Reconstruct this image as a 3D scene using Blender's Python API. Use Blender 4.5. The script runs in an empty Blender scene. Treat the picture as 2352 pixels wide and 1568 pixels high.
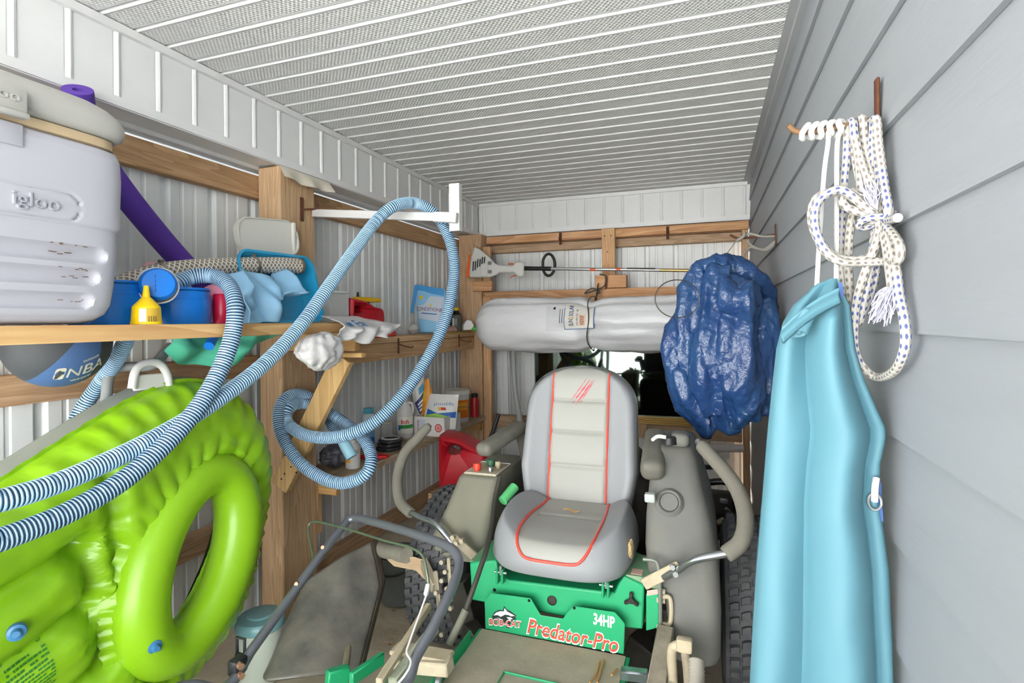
import bpy, bmesh, math, random
from math import sin, cos, pi, radians, sqrt
from mathutils import Vector, Matrix, noise
R = radians
scene = bpy.context.scene
COL = scene.collection

# ---------------- camera, world, exposure ----------------
CAMZ = 1.42
FPX, PCX, PCY = 1262.0, 1176.0, 736.0
TH, ROLL = math.atan(449 / 1262.0), 0.0087
_R = Vector((cos(TH), sin(TH), 0)); _F = Vector((-sin(TH), cos(TH), 0)); _U = Vector((0, 0, 1))
CR = _R * cos(ROLL) - _U * sin(ROLL); CU = _U * cos(ROLL) + _R * sin(ROLL)
cam_d = bpy.data.cameras.new('camera'); cam = bpy.data.objects.new('camera', cam_d); COL.objects.link(cam)
cam_d.sensor_width = 36; cam_d.lens = FPX / 2352 * 36; cam_d.shift_y = -(784 - PCY) / 2352
cam_d.clip_start = 0.02
cam.matrix_world = Matrix(((CR.x, CU.x, -_F.x, 0), (CR.y, CU.y, -_F.y, 0), (CR.z, CU.z, -_F.z, CAMZ), (0, 0, 0, 1)))
scene.camera = cam
scene.view_settings.view_transform = 'Standard'; scene.view_settings.look = 'None'
scene.view_settings.gamma = 1; scene.view_settings.use_curve_mapping = False
scene.view_settings.exposure = 0.97
w = bpy.data.worlds.new('overcast_sky'); scene.world = w; w.use_nodes = True
bg = w.node_tree.nodes['Background']; bg.inputs[0].default_value = (0.93, 0.97, 1.0, 1); bg.inputs[1].default_value = 0.9
sun_d = bpy.data.lights.new('sun', 'SUN'); sun_d.energy = 25.0; sun_d.angle = R(3); sun_d.color = (.985, .99, 1)
sun = bpy.data.objects.new('sun', sun_d); COL.objects.link(sun); sun.rotation_euler = (R(-42), R(8), 0)   # high, over the yard in front of the lean-to


def ray(x, y):
    return _F + CR * ((x - PCX) / FPX) - CU * ((y - PCY) / FPX)
def atY(x, y, Y):
    r = ray(x, y); p = r * (Y / r.y); return Vector((p.x, p.y, p.z + CAMZ))
def atX(x, y, X):
    r = ray(x, y); p = r * (X / r.x); return Vector((p.x, p.y, p.z + CAMZ))
def atZ(x, y, Z):
    r = ray(x, y); p = r * ((Z - CAMZ) / r.z); return Vector((p.x, p.y, p.z + CAMZ))

# ---------------- helpers ----------------
OFF = {}
def catmull(P, n=8, closed=False):
    P = [Vector(p) for p in P]; out = []; N = len(P)
    for i in range(N if closed else N - 1):
        if closed: a, b, c, d = P[(i - 1) % N], P[i], P[(i + 1) % N], P[(i + 2) % N]
        else:
            b, c = P[i], P[i + 1]
            a = P[i - 1] if i else b * 2 - c
            d = P[i + 2] if i + 2 < N else c * 2 - b
        for k in range(n):
            t = k / n
            out.append(0.5 * ((2 * b) + (c - a) * t + (2 * a - 5 * b + 4 * c - d) * t * t + (3 * b - a - 3 * c + d) * t ** 3))
    if not closed: out.append(P[-1])
    return out
def resample(P, step):
    L = [0.0]
    for a, b in zip(P, P[1:]): L.append(L[-1] + (b - a).length)
    n = max(2, int(L[-1] / step) + 1); out = []; j = 0
    for i in range(n):
        s = L[-1] * i / (n - 1)
        while j < len(L) - 2 and L[j + 1] < s: j += 1
        t = (s - L[j]) / max(1e-9, L[j + 1] - L[j]); out.append(P[j].lerp(P[j + 1], t))
    return out
def frames(P, closed=False):
    N = len(P); T = []
    for i in range(N):
        if closed: t = P[(i + 1) % N] - P[i - 1]
        else: t = P[min(i + 1, N - 1)] - P[max(i - 1, 0)]
        T.append(t.normalized() if t.length > 1e-9 else Vector((0, 0, 1)))
    u = T[0].orthogonal().normalized(); A = []
    for i in range(N):
        u = u - T[i] * u.dot(T[i])
        u = u.normalized() if u.length > 1e-6 else T[i].orthogonal().normalized()
        A.append((u.copy(), T[i].cross(u)))
    return A
def basis(d, up=(0, 0, 1)):
    d = Vector(d).normalized(); u = Vector(up)
    if abs(d.dot(u)) > .99: u = Vector((1, 0, 0))
    s = d.cross(u).normalized(); return s, d, s.cross(d)

class MB:
    def __init__(self): self.V = []; self.F = []; self.M = []; self.UV = []
    def add(self, V, F, m=0, uv=None):
        o = len(self.V); self.V += [Vector(v) for v in V]
        for i, f in enumerate(F):
            self.F.append([o + k for k in f]); self.M.append(m); self.UV.append(uv[i] if uv else None)
        return self
    def box(self, x0, x1, y0, y1, z0, z1, m=0):
        return self.add([(x0, y0, z0), (x1, y0, z0), (x1, y1, z0), (x0, y1, z0), (x0, y0, z1), (x1, y0, z1), (x1, y1, z1), (x0, y1, z1)],
                        [(3, 2, 1, 0), (4, 5, 6, 7), (0, 1, 5, 4), (1, 2, 6, 5), (2, 3, 7, 6), (3, 0, 4, 7)], m)
    def rbox(self, c, s, r=.004, seg=2, rot=None, m=0):
        b = bmesh.new(); bmesh.ops.create_cube(b, size=1)
        bmesh.ops.scale(b, vec=Vector(s), verts=b.verts)
        if r > 0: bmesh.ops.bevel(b, geom=list(b.edges), offset=min(r, min(s) * .49), segments=seg, affect='EDGES', profile=.5)
        M = rot if rot is not None else Matrix.Identity(3); c = Vector(c)
        b.verts.index_update(); self.add([M @ v.co + c for v in b.verts], [[v.index for v in f.verts] for f in b.faces], m); b.free(); return self
    def bar(self, p0, p1, w, h, r=.002, up=(0, 0, 1), m=0, seg=1):
        p0, p1 = Vector(p0), Vector(p1); s, d, u = basis(p1 - p0, up)
        M = Matrix((s, d, u)).transposed()
        return self.rbox((p0 + p1) / 2, (w, (p1 - p0).length, h), r, seg, M, m)
    def tube(self, P, r, n=10, caps=True, closed=False, m=0, mfun=None, uvscale=1.0):
        P = [Vector(p) for p in P]; A = frames(P, closed); N = len(P); V = []; F = []; U = []; ms = []
        L = [0.0]
        for i in range(1, N + 1): L.append(L[-1] + (P[i % N] - P[i - 1]).length)
        for i in range(N):
            rr = r[i] if hasattr(r, '__len__') else r
            for k in range(n):
                a = 2 * pi * k / n; V.append(P[i] + A[i][0] * (rr * cos(a)) + A[i][1] * (rr * sin(a)))
        for i in range(N if closed else N - 1):
            j = (i + 1) % N
            for k in range(n):
                k2 = (k + 1) % n; F.append((i * n + k, i * n + k2, j * n + k2, j * n + k))
                U.append(((k / n, L[i] * uvscale), ((k + 1) / n, L[i] * uvscale), ((k + 1) / n, L[i + 1] * uvscale), (k / n, L[i + 1] * uvscale)))
                ms.append(mfun(i) if mfun else m)
        if caps and not closed:
            F.append(list(range(n - 1, -1, -1))); F.append([(N - 1) * n + k for k in range(n)]); U += [None, None]; ms += [m, m]
        o = len(self.V); self.V += V
        for f, u, mm in zip(F, U, ms): self.F.append([o + k for k in f]); self.M.append(mm); self.UV.append(u)
        return self
    def cyl(self, p0, p1, r0, r1=None, n=20, m=0, caps=True):
        return self.tube([p0, p1], [r0, r0 if r1 is None else r1], n, caps, m=m)
    def lathe(self, o, prof, axis=(0, 0, 1), n=28, m=0, mlist=None, sx=1, sy=1):
        o = Vector(o); d = Vector(axis).normalized()
        if d.z > .999: s, u = Vector((1, 0, 0)), Vector((0, 1, 0))
        else: s = d.orthogonal().normalized(); u = d.cross(s)
        V = []; F = []; ms = []; N = len(prof)
        for r, h in prof:
            for k in range(n):
                a = 2 * pi * k / n; V.append(o + s * (max(r, 1e-5) * cos(a) * sx) + u * (max(r, 1e-5) * sin(a) * sy) + d * h)
        for i in range(N - 1):
            for k in range(n):
                k2 = (k + 1) % n; F.append((i * n + k, i * n + k2, (i + 1) * n + k2, (i + 1) * n + k)); ms.append(mlist[i] if mlist else m)
        b = len(self.V); self.V += V
        for f, mm in zip(F, ms): self.F.append([b + k for k in f]); self.M.append(mm); self.UV.append(None)
        return self
    def prism(self, poly, fa, fb, m=0):
        # poly: 2D points; fa, fb: maps 2D -> 3D for both faces
        n = len(poly); V = [fa(*p) for p in poly] + [fb(*p) for p in poly]
        F = [list(range(n))[::-1], [n + i for i in range(n)]] + [(i, (i + 1) % n, n + (i + 1) % n, n + i) for i in range(n)]
        return self.add(V, F, m)
    def grid(self, fn, nu, nv, cu=False, cv=False, m=0, mfun=None, uv=True):
        V = [fn(i / (nu if cu else nu - 1), j / (nv if cv else nv - 1)) for i in range(nu) for j in range(nv)]
        F = []; U = []; ms = []
        for i in range(nu if cu else nu - 1):
            for j in range(nv if cv else nv - 1):
                i2, j2 = (i + 1) % nu, (j + 1) % nv
                F.append((i * nv + j, i2 * nv + j, i2 * nv + j2, i * nv + j2)); ms.append(mfun(i, j) if mfun else m)
                a, b, c, d = i / nu, (i + 1) / nu, j / nv, (j + 1) / nv; U.append(((a, c), (b, c), (b, d), (a, d)))
        o = len(self.V); self.V += [Vector(v) for v in V]
        for f, u, mm in zip(F, U, ms): self.F.append([o + k for k in f]); self.M.append(mm); self.UV.append(u)
        return self
    def ball(self, c, r, nu=24, nv=14, m=0, rot=None):
        c = Vector(c); r = (r, r, r) if not hasattr(r, '__len__') else r
        def f(u, v):
            a, b = 2 * pi * u, pi * (v * .998 + .001) - pi / 2
            p = Vector((r[0] * cos(b) * cos(a), r[1] * cos(b) * sin(a), r[2] * sin(b)))
            return (rot @ p if rot else p) + c
        return self.grid(f, nu, nv, cu=True, m=m)
    def mesh(self, name, off, mats, angle=38):
        me = bpy.data.meshes.new(name); me.from_pydata([v - off for v in self.V], [], self.F)
        for mt in mats: me.materials.append(mt)
        me.polygons.foreach_set('material_index', self.M)
        if any(u for u in self.UV):
            l = me.uv_layers.new(name='UVMap'); d = []
            for f, u in zip(self.F, self.UV):
                for k in range(len(f)): d += list(u[k]) if u else [0, 0]
            l.data.foreach_set('uv', d)
        me.polygons.foreach_set('use_smooth', [True] * len(me.polygons))
        me.update(); me.set_sharp_from_angle(angle=R(angle))
        return me
    def build(self, name, mats, parent=None, loc=None, angle=38, fix=True):
        if not isinstance(mats, (list, tuple)): mats = [mats]
        if parent is not None: off = OFF[parent.name]
        elif loc is not None: off = Vector(loc)
        else:
            xs = [v.x for v in self.V]; ys = [v.y for v in self.V]; zs = [v.z for v in self.V]
            off = Vector(((min(xs) + max(xs)) / 2, (min(ys) + max(ys)) / 2, min(zs)))
        me = self.mesh(name, off, mats, angle)
        if fix:
            b = bmesh.new(); b.from_mesh(me); bmesh.ops.recalc_face_normals(b, faces=b.faces); b.to_mesh(me); b.free()
        o = bpy.data.objects.new(name, me); COL.objects.link(o)
        if parent is not None: o.parent = parent
        else: o.location = off
        OFF[o.name] = off.copy()
        return o

def tag(o, label=None, cat=None, group=None, kind=None):
    if label: o['label'] = label
    if cat: o['category'] = cat
    if group: o['group'] = group
    if kind: o['kind'] = kind
    return o
def thing(name, label, cat, loc, group=None):
    o = bpy.data.objects.new(name, None); COL.objects.link(o); o.location = loc; o.empty_display_size = .05
    OFF[o.name] = Vector(loc); return tag(o, label, cat, group)
def struct(o): o['kind'] = 'structure'; return o
def textmb(s, size, M, ext=.0006, align='CENTER', shear=0, offset=0, sx=1.0, warp=None):
    """lettering as geometry; M maps text plane (x right, y up, z out) to the world"""
    c = bpy.data.curves.new('lettering', 'FONT'); c.body = s; c.size = size; c.extrude = ext; c.align_x = align; c.align_y = 'CENTER'
    c.shear = shear; c.offset = offset; c.resolution_u = 3
    o = bpy.data.objects.new('lettering', c); COL.objects.link(o); bpy.context.view_layer.update()
    me = bpy.data.meshes.new_from_object(o.evaluated_get(bpy.context.evaluated_depsgraph_get()))
    mb = MB(); V = [Vector((v.co.x * sx, v.co.y, v.co.z)) for v in me.vertices]
    if warp: V = [warp(v) for v in V]
    else: V = [M @ v for v in V]
    mb.add(V, [list(p.vertices) for p in me.polygons])
    bpy.data.objects.remove(o); bpy.data.curves.remove(c); bpy.data.meshes.remove(me)
    return mb
def plane_M(o, right, up):
    r = Vector(right).normalized(); u = Vector(up); u = (u - r * u.dot(r)).normalized(); n = r.cross(u)
    M = Matrix((r, u, n)).transposed().to_4x4(); M.translation = Vector(o); return M

# ---------------- materials ----------------
def lin(h):
    if isinstance(h, str):
        h = h.lstrip('#'); h = [int(h[i:i + 2], 16) / 255 for i in (0, 2, 4)]
    return tuple(c / 12.92 if c <= .04045 else ((c + .055) / 1.055) ** 2.4 for c in h) + (1,)
MATS = {}
def mat(name, col, rough=.6, metal=0, bump=0, bscale=60, var=0, vscale=8, col2=None, spec=.5, trans=0, alpha=1, coat=0, stretch=None, ior=1.45, bdist=.002, sheen=0, detail=4):
    if name in MATS: return MATS[name]
    m = bpy.data.materials.new(name); m.use_nodes = True; N = m.node_tree.nodes; Lk = m.node_tree.links; P = N['Principled BSDF']
    P.inputs['Base Color'].default_value = lin(col); P.inputs['Roughness'].default_value = rough; P.inputs['Metallic'].default_value = metal
    P.inputs['Specular IOR Level'].default_value = spec; P.inputs['IOR'].default_value = ior
    P.inputs['Transmission Weight'].default_value = trans; P.inputs['Alpha'].default_value = alpha; P.inputs['Coat Weight'].default_value = coat
    if bump or var:
        tc = N.new('ShaderNodeTexCoord'); mp = N.new('ShaderNodeMapping'); Lk.new(tc.outputs['Object'], mp.inputs[0])
        if stretch: mp.inputs['Scale'].default_value = stretch
    if bump:
        nz = N.new('ShaderNodeTexNoise'); nz.inputs['Scale'].default_value = bscale; nz.inputs['Detail'].default_value = detail
        b = N.new('ShaderNodeBump'); b.inputs['Strength'].default_value = bump; b.inputs['Distance'].default_value = bdist
        Lk.new(mp.outputs[0], nz.inputs[0]); Lk.new(nz.outputs[0], b.inputs['Height']); Lk.new(b.outputs[0], P.inputs['Normal'])
    if var:
        nz = N.new('ShaderNodeTexNoise'); nz.inputs['Scale'].default_value = vscale; nz.inputs['Detail'].default_value = 6; nz.inputs['Roughness'].default_value = .65
        cr = N.new('ShaderNodeValToRGB'); c1 = lin(col); c2 = lin(col2) if col2 else tuple(c * (1 - var) for c in c1[:3]) + (1,)
        cr.color_ramp.elements[0].position = .35; cr.color_ramp.elements[1].position = .68
        cr.color_ramp.elements[0].color = c1; cr.color_ramp.elements[1].color = c2 if var >= 1 or not col2 else tuple(a * (1 - var) + b * var for a, b in zip(c1, c2))
        Lk.new(mp.outputs[0], nz.inputs[0]); Lk.new(nz.outputs[0], cr.inputs[0]); Lk.new(cr.outputs[0], P.inputs['Base Color'])
    MATS[name] = m; return m
def wood(name, light, dark, axis, scale=1.0, knots=.5):
    if name in MATS: return MATS[name]
    m = bpy.data.materials.new(name); m.use_nodes = True; N = m.node_tree.nodes; Lk = m.node_tree.links; P = N['Principled BSDF']
    P.inputs['Roughness'].default_value = .75; P.inputs['Specular IOR Level'].default_value = .25
    tc = N.new('ShaderNodeTexCoord'); geo = N.new('ShaderNodeObjectInfo')
    ad = N.new('ShaderNodeVectorMath'); ad.operation = 'ADD'; mul = N.new('ShaderNodeVectorMath'); mul.operation = 'SCALE'
    cmb = N.new('ShaderNodeCombineXYZ')
    for i in range(3): Lk.new(geo.outputs['Random'], cmb.inputs[i])
    Lk.new(cmb.outputs[0], mul.inputs[0]); mul.inputs['Scale'].default_value = 37
    Lk.new(tc.outputs['Object'], ad.inputs[0]); Lk.new(mul.outputs[0], ad.inputs[1])
    mp = N.new('ShaderNodeMapping'); s = [9 * scale] * 3; s['xyz'.index(axis)] = .55 * scale; mp.inputs['Scale'].default_value = s
    Lk.new(ad.outputs[0], mp.inputs[0])
    nz = N.new('ShaderNodeTexNoise'); nz.inputs['Scale'].default_value = 1.1; nz.inputs['Detail'].default_value = 2; nz.inputs['Distortion'].default_value = .6
    Lk.new(mp.outputs[0], nz.inputs[0])
    w1 = N.new('ShaderNodeMath'); w1.operation = 'MULTIPLY'; w1.inputs[1].default_value = 13; Lk.new(nz.outputs[0], w1.inputs[0])
    w2 = N.new('ShaderNodeMath'); w2.operation = 'FRACT'; Lk.new(w1.outputs[0], w2.inputs[0])
    fine = N.new('ShaderNodeTexNoise'); fine.inputs['Scale'].default_value = 14; fine.inputs['Detail'].default_value = 3; Lk.new(mp.outputs[0], fine.inputs[0])
    mx = N.new('ShaderNodeMath'); mx.operation = 'MULTIPLY_ADD'; mx.inputs[1].default_value = .5; Lk.new(w2.outputs[0], mx.inputs[0])
    f2 = N.new('ShaderNodeMath'); f2.operation = 'MULTIPLY'; f2.inputs[1].default_value = .7; Lk.new(fine.outputs[0], f2.inputs[0]); Lk.new(f2.outputs[0], mx.inputs[2])
    cr = N.new('ShaderNodeValToRGB'); e = cr.color_ramp.elements
    e[0].position = .25; e[0].color = lin(light); e[1].position = .95; e[1].color = lin(dark)
    Lk.new(mx.outputs[0], cr.inputs[0])
    big = N.new('ShaderNodeTexNoise'); big.inputs['Scale'].default_value = 3.0; big.inputs['Detail'].default_value = 3; Lk.new(ad.outputs[0], big.inputs[0])
    hs = N.new('ShaderNodeHueSaturation'); mr = N.new('ShaderNodeMapRange'); mr.inputs[1].default_value = .3; mr.inputs[2].default_value = .7; mr.inputs[3].default_value = .86; mr.inputs[4].default_value = 1.1
    Lk.new(big.outputs[0], mr.inputs[0]); Lk.new(mr.outputs[0], hs.inputs['Value']); Lk.new(cr.outputs[0], hs.inputs['Color']); Lk.new(hs.outputs[0], P.inputs['Base Color'])
    b = N.new('ShaderNodeBump'); b.inputs['Strength'].default_value = .25; b.inputs['Distance'].default_value = .002; Lk.new(mx.outputs[0], b.inputs['Height']); Lk.new(b.outputs[0], P.inputs['Normal'])
    MATS[name] = m; return m
def uvmat(name, build, rough=.5, spec=.5):
    """material whose colour comes from the UV map; build(N, L, u, v) returns a colour socket"""
    if name in MATS: return MATS[name]
    m = bpy.data.materials.new(name); m.use_nodes = True; N = m.node_tree.nodes; Lk = m.node_tree.links; P = N['Principled BSDF']
    P.inputs['Roughness'].default_value = rough; P.inputs['Specular IOR Level'].default_value = spec
    uv = N.new('ShaderNodeUVMap'); sp = N.new('ShaderNodeSeparateXYZ'); Lk.new(uv.outputs[0], sp.inputs[0])
    r = build(N, Lk, sp.outputs[0], sp.outputs[1]); Lk.new(r[0], P.inputs['Base Color'])
    if len(r) > 1:
        b = N.new('ShaderNodeBump'); b.inputs['Strength'].default_value = .6; b.inputs['Distance'].default_value = .002; Lk.new(r[1], b.inputs['Height']); Lk.new(b.outputs[0], P.inputs['Normal'])
    MATS[name] = m; return m
def mth(N, L, op, a, b=None):
    n = N.new('ShaderNodeMath'); n.operation = op
    for i, x in enumerate((a, b)):
        if x is None: continue
        if isinstance(x, (int, float)): n.inputs[i].default_value = x
        else: L.new(x, n.inputs[i])
    return n.outputs[0]
def mixc(N, L, f, a, b):
    n = N.new('ShaderNodeMix'); n.data_type = 'RGBA'; L.new(f, n.inputs[0])
    for i, x in ((6, a), (7, b)):
        if isinstance(x, str): n.inputs[i].default_value = lin(x)
        else: L.new(x, n.inputs[i])
    return n.outputs[2]
def h2(x, y=0.0, z=0.0): return noise.noise(Vector((x, y, z)))
# ================= THE SETTING =================
white_vinyl = mat('white_vinyl', '#e2e3e2', .55, bump=.05, bscale=40, var=.06, vscale=3)
white_steel = mat('white_painted_steel', '#e8ebeb', .42, bump=.03, bscale=25, var=.08, vscale=4)
trim_white = mat('white_trim', '#e4e4e3', .45, var=.05, vscale=5)
siding_grey = mat('grey_painted_fibre_cement', '#94989c', .62, bump=.5, bscale=60, stretch=(1, .12, 1.6), bdist=.0025, var=.08, vscale=2)
dirt = mat('dusty_floor', '#d6cbb6', .95, bump=.6, bscale=30, var=.55, vscale=9, col2='#b5a78c', spec=.1, bdist=.006)

XL_IN, XL_MET, XR, YB_IN, YB_MET, ZC = -1.92, -2.11, .315, 4.53, 4.68, 2.465
ZS = 2.175   # underside of the soffit boxes
YF = 0.25   # open front edge of the lean-to

# floor
def floor_h(x, y): return .006 * h2(x * 3, y * 3) + .004 * h2(x * 11, y * 11, 5)
mb = MB(); mb.grid(lambda u, v: (-2.15 + u * 2.5, .2 + v * 4.55, floor_h(-2.15 + u * 2.5, .2 + v * 4.55) - .008), 60, 150)
struct(mb.build('floor', dirt, loc=(0, 0, 0)))

yard_m = mat('pale_concrete_yard', '#d2d0cb', .9, var=.08, vscale=2, bump=.2, bscale=40)
mb = MB(); mb.box(-14, .315, -16, .2, -.05, -.015); mb.box(.315, 14, -16, -.9, -.05, -.015); struct(mb.build('floor_outside', yard_m))
mb = MB(); mb.box(-8, 8, -5.2, -5.0, -.02, 3.4); struct(mb.build('wall_bounce', mat('white_bounce_wall', '#ececea', .85, var=.05, vscale=1)))   # unseen pale wall across the yard, added to bounce sunlight deep into the shed
# ceiling: ribbed perforated soffit strips, each a piece of its own
def perf_mat():
    m = bpy.data.materials.new('perforated_soffit'); m.use_nodes = True; N = m.node_tree.nodes; L = m.node_tree.links; P = N['Principled BSDF']
    P.inputs['Roughness'].default_value = .5
    tc = N.new('ShaderNodeTexCoord'); sp = N.new('ShaderNodeSeparateXYZ'); L.new(tc.outputs['Object'], sp.inputs[0])
    sx = mth(N, L, 'SINE', mth(N, L, 'MULTIPLY', sp.outputs[0], pi / .0085)); sy = mth(N, L, 'SINE', mth(N, L, 'MULTIPLY', sp.outputs[1], pi / .0100))
    pr = mth(N, L, 'MULTIPLY', sx, sy)
    hole = mth(N, L, 'GREATER_THAN', pr, .72)
    g = N.new('ShaderNodeTexNoise'); g.inputs['Scale'].default_value = 2; L.new(tc.outputs['Object'], g.inputs[0])
    L.new(mixc(N, L, mth(N, L, 'MULTIPLY', hole, .38), '#e2e2e0', '#8a8b8b'), P.inputs['Base Color'])
    b = N.new('ShaderNodeBump'); b.inputs['Strength'].default_value = .5; b.inputs['Distance'].default_value = .003; L.new(pr, b.inputs['Height']); L.new(b.outputs[0], P.inputs['Normal'])
    return m
perf = perf_mat()
ceil_root = thing('ceiling', None, None, (0, 0, ZC)); struct(ceil_root)
PITCH = .1217
prof = [(0, 0), (.004, 0), (.088, 0), (.094, 0), (.0975, .006), (.102, .008), (.1055, .006), (.107, .001), (.109, -.0025), (.112, -.0035), (.115, -.002), (.1217, 0)]
def strip_mesh():
    mb = MB(); x0, x1 = XL_MET, XR + .02
    for i in range(len(prof) - 1):
        (a, za), (b, zb) = prof[i], prof[i + 1]
        mb.add([(x0, a, za), (x1, a, za), (x1, b, zb), (x0, b, zb)], [(3, 2, 1, 0)], 1 if i == 1 else 0)
    mb.add([(x0, 0, .02), (x1, 0, .02), (x1, PITCH, .02), (x0, PITCH, .02)], [(0, 1, 2, 3)], 0)
    return mb.mesh('soffit_panel', Vector((0, 0, 0)), [white_vinyl, perf], 20)
sm = strip_mesh()
n0 = int((YF - 1.449 * .966) / PITCH) - 1
y = 1.40
while y > YF + .0: y -= PITCH
y += PITCH
while y < YB_MET + .02:
    o = bpy.data.objects.new('soffit_panel', sm); COL.objects.link(o); o.parent = ceil_root; o.location = (0, y + .015, 0); y += PITCH

# soffit boxes (left beam wrap and back beam wrap): board-and-batten panels, each a piece
def soffit_box(name, horiz):
    root = thing(name, None, None, (XL_IN, 0, ZS) if not horiz else (0, YB_IN, ZS)); struct(root)
    if not horiz:
        f = lambda a, d, z: (XL_IN - d, a, z); rng = (YF, YB_IN)
    else:
        f = lambda a, d, z: (a, YB_IN + d, z); rng = (XL_IN, XR)
    def bx(a0, a1, d0, d1, z0, z1, nm, mt):
        mb = MB(); p, q = f(a0, d0, z0), f(a1, d1, z1)
        mb.box(min(p[0], q[0]), max(p[0], q[0]), min(p[1], q[1]), max(p[1], q[1]), z0, z1); return mb.build(nm, mt, root)
    ph = 1.328 if not horiz else -1.735
    k = math.floor((rng[0] - ph) / .1533); a = ph + k * .1533
    while a < rng[1]:
        a0, a1 = max(a, rng[0]), min(a + .1533, rng[1])
        if a1 - a0 > .005:
            mb = MB()   # one board with its raised rounded batten at the near side
            pr = [(0, .006), (.004, .006), (.008, 0), (.016, -.003), (.024, 0), (.028, .004), (.1533, .004)]
            for i in range(len(pr) - 1):
                (b0, d0), (b1, d1) = pr[i], pr[i + 1]
                b0, b1 = a + b0, a + b1
                if b1 <= rng[0] or b0 >= rng[1]: continue
                b0, b1 = max(b0, rng[0]), min(b1, rng[1])
                mb.add([f(b0, d0 + .004, ZS + .03), f(b1, d1 + .004, ZS + .03), f(b1, d1 + .004, ZC - .02), f(b0, d0 + .004, ZC - .02)], [(0, 1, 2, 3)])
            mb.add([f(a0, .03, ZS + .03), f(a1, .03, ZS + .03), f(a1, .03, ZC - .02), f(a0, .03, ZC - .02)], [(3, 2, 1, 0)])
            mb.build('vinyl_board', white_vinyl, root, fix=False, angle=25)
        a += .1533
    bx(*rng, -.012, .03, ZC - .032, ZC - .004, 'top_trim', trim_white)
    bx(*rng, -.006, .03, ZS, ZS + .032, 'bottom_trim', trim_white)
    bx(*rng, 0, .02, ZS - .004, ZS, 'trim_lip', trim_white)
    if not horiz:
        bx(*rng, .02, .15, ZS + .004, ZS + .012, 'underside_panel', white_steel)
        bx(*rng, .135, .15, ZS - .012, ZS + .01, 'underside_lip', trim_white)
    else: bx(*rng, .02, .15, ZS + .004, ZS + .012, 'underside_panel', white_steel)
soffit_box('trim_1', False); soffit_box('trim_2', True)

# right ceiling trim
mb = MB(); mb.box(XR - .022, XR + .01, YF, YB_IN, ZC - .028, ZC - .002); mb.box(XR - .05, XR, YF, YB_IN, ZC - .006, ZC - .001)
struct(mb.build('trim_3', mat('grey_trim', '#adafb1', .5)))

# ribbed steel sheets
def sheet_profile(w):
    out = []; a = 0
    while a < w - 1e-6:
        for b, d in ((0, 0), (.018, 0), (.030, .016), (.052, .016), (.064, 0), (.105, 0), (.110, .004), (.122, .004), (.127, 0), (.166, 0), (.171, .004), (.183, .004), (.188, 0)):
            if a + b <= w: out.append((a + b, d))
        a += .2286
    out.append((w, 0)); return out
def steel_wall(name, f, a0, a1, z0, z1):
    root = thing(name, None, None, f(a0, 0, 0)); struct(root)
    a = a0
    while a < a1 - .01:
        w_ = min(.9144, a1 - a); mb = MB(); pr = sheet_profile(w_)
        for (b0, d0), (b1, d1) in zip(pr, pr[1:]):
            mb.add([f(a + b0, d0, z0), f(a + b1, d1, z0), f(a + b1, d1, z1), f(a + b0, d0, z1)], [(0, 1, 2, 3)])
        mb.add([f(a, .03, z0), f(a + w_, .03, z0), f(a + w_, .03, z1), f(a, .03, z1)], [(3, 2, 1, 0)])
        sh = mb.build('steel_sheet', white_steel, root, fix=False, angle=20)
        a += .9144
    return root
steel_wall('wall_left', lambda a, d, z: (XL_MET - d, a, z), YF, YB_MET, -.01, 2.145)
steel_wall('wall_back', lambda a, d, z: (a, YB_MET + d, z), XL_MET, .285, -.01, 2.16)
# beam faces above the light gap
mb = MB(); mb.box(XL_MET - .03, XL_MET - .005, YF, YB_MET, 2.163, ZC); struct(mb.build('trim_4', white_steel))
mb = MB(); mb.box(XL_MET, XR + .01, YB_MET + .005, YB_MET + .03, 2.16, ZC); struct(mb.build('trim_5', white_steel))

# right wall: lap siding planks
wr = thing('wall_right', None, None, (XR, 0, 0)); struct(wr)
EXPO = .1845
for k in range(-8, 7):
    z0 = 1.394 + k * EXPO; z1 = min(z0 + EXPO + .012, ZC + .01)
    if z0 > ZC: break
    mb = MB(); y0, y1 = -.9, YB_MET + .05
    n = 1
    mb.add([(XR - .0095, y0, z0), (XR - .0095, y1, z0), (XR + .0015, y1, z1), (XR + .0015, y0, z1), (XR + .0, y0, z0), (XR + .0, y1, z0), (XR + .012, y1, z1), (XR + .012, y0, z1)],
           [(0, 3, 2, 1), (4, 5, 6, 7), (0, 1, 5, 4), (3, 7, 6, 2), (0, 4, 7, 3), (1, 2, 6, 5)])
    mb.build('siding_plank', siding_grey, wr)
mb = MB(); mb.box(XR + .013, XR + .03, -.9, YB_MET + .05, 0, ZC); mb.build('sheathing', siding_grey, wr)
# ================= FRAMING LUMBER (pieces of the walls) =================
WL = bpy.data.objects['wall_left']; WB = bpy.data.objects['wall_back']
wz_old = wood('treated_post_pine', '#d6b58f', '#b08f6b', 'z')
wz_old2 = wood('corner_post_pine', '#d2b08d', '#ac8a69', 'z')
wy_old = wood('treated_girt_pine', '#cfa980', '#a8835d', 'y')
wx_old = wood('back_girt_pine', '#c9ad8e', '#a1876b', 'x')
wx_new = wood('back_rail_pine', '#dcb088', '#b9865a', 'x', .8)
wz_new = wood('stud_pine', '#dfb88e', '#be9165', 'z', .8)
wy_new = wood('shelf_pine', '#dcb883', '#c0905c', 'y', .7)
wy_ledge = wood('ledge_pine', '#e2c096', '#c09a6e', 'y', .8)
w_brace = wood('brace_pine', '#d6b680', '#bb9460', 'z', .7)
wy_dirty = wood('dusty_shelf_pine', '#c4b298', '#a08b6e', 'y', .8)
rust = mat('rusted_iron', '#5a3a2a', .85, .3, bump=.5, bscale=90, var=.5, vscale=30, col2='#7b4a2c')
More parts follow.
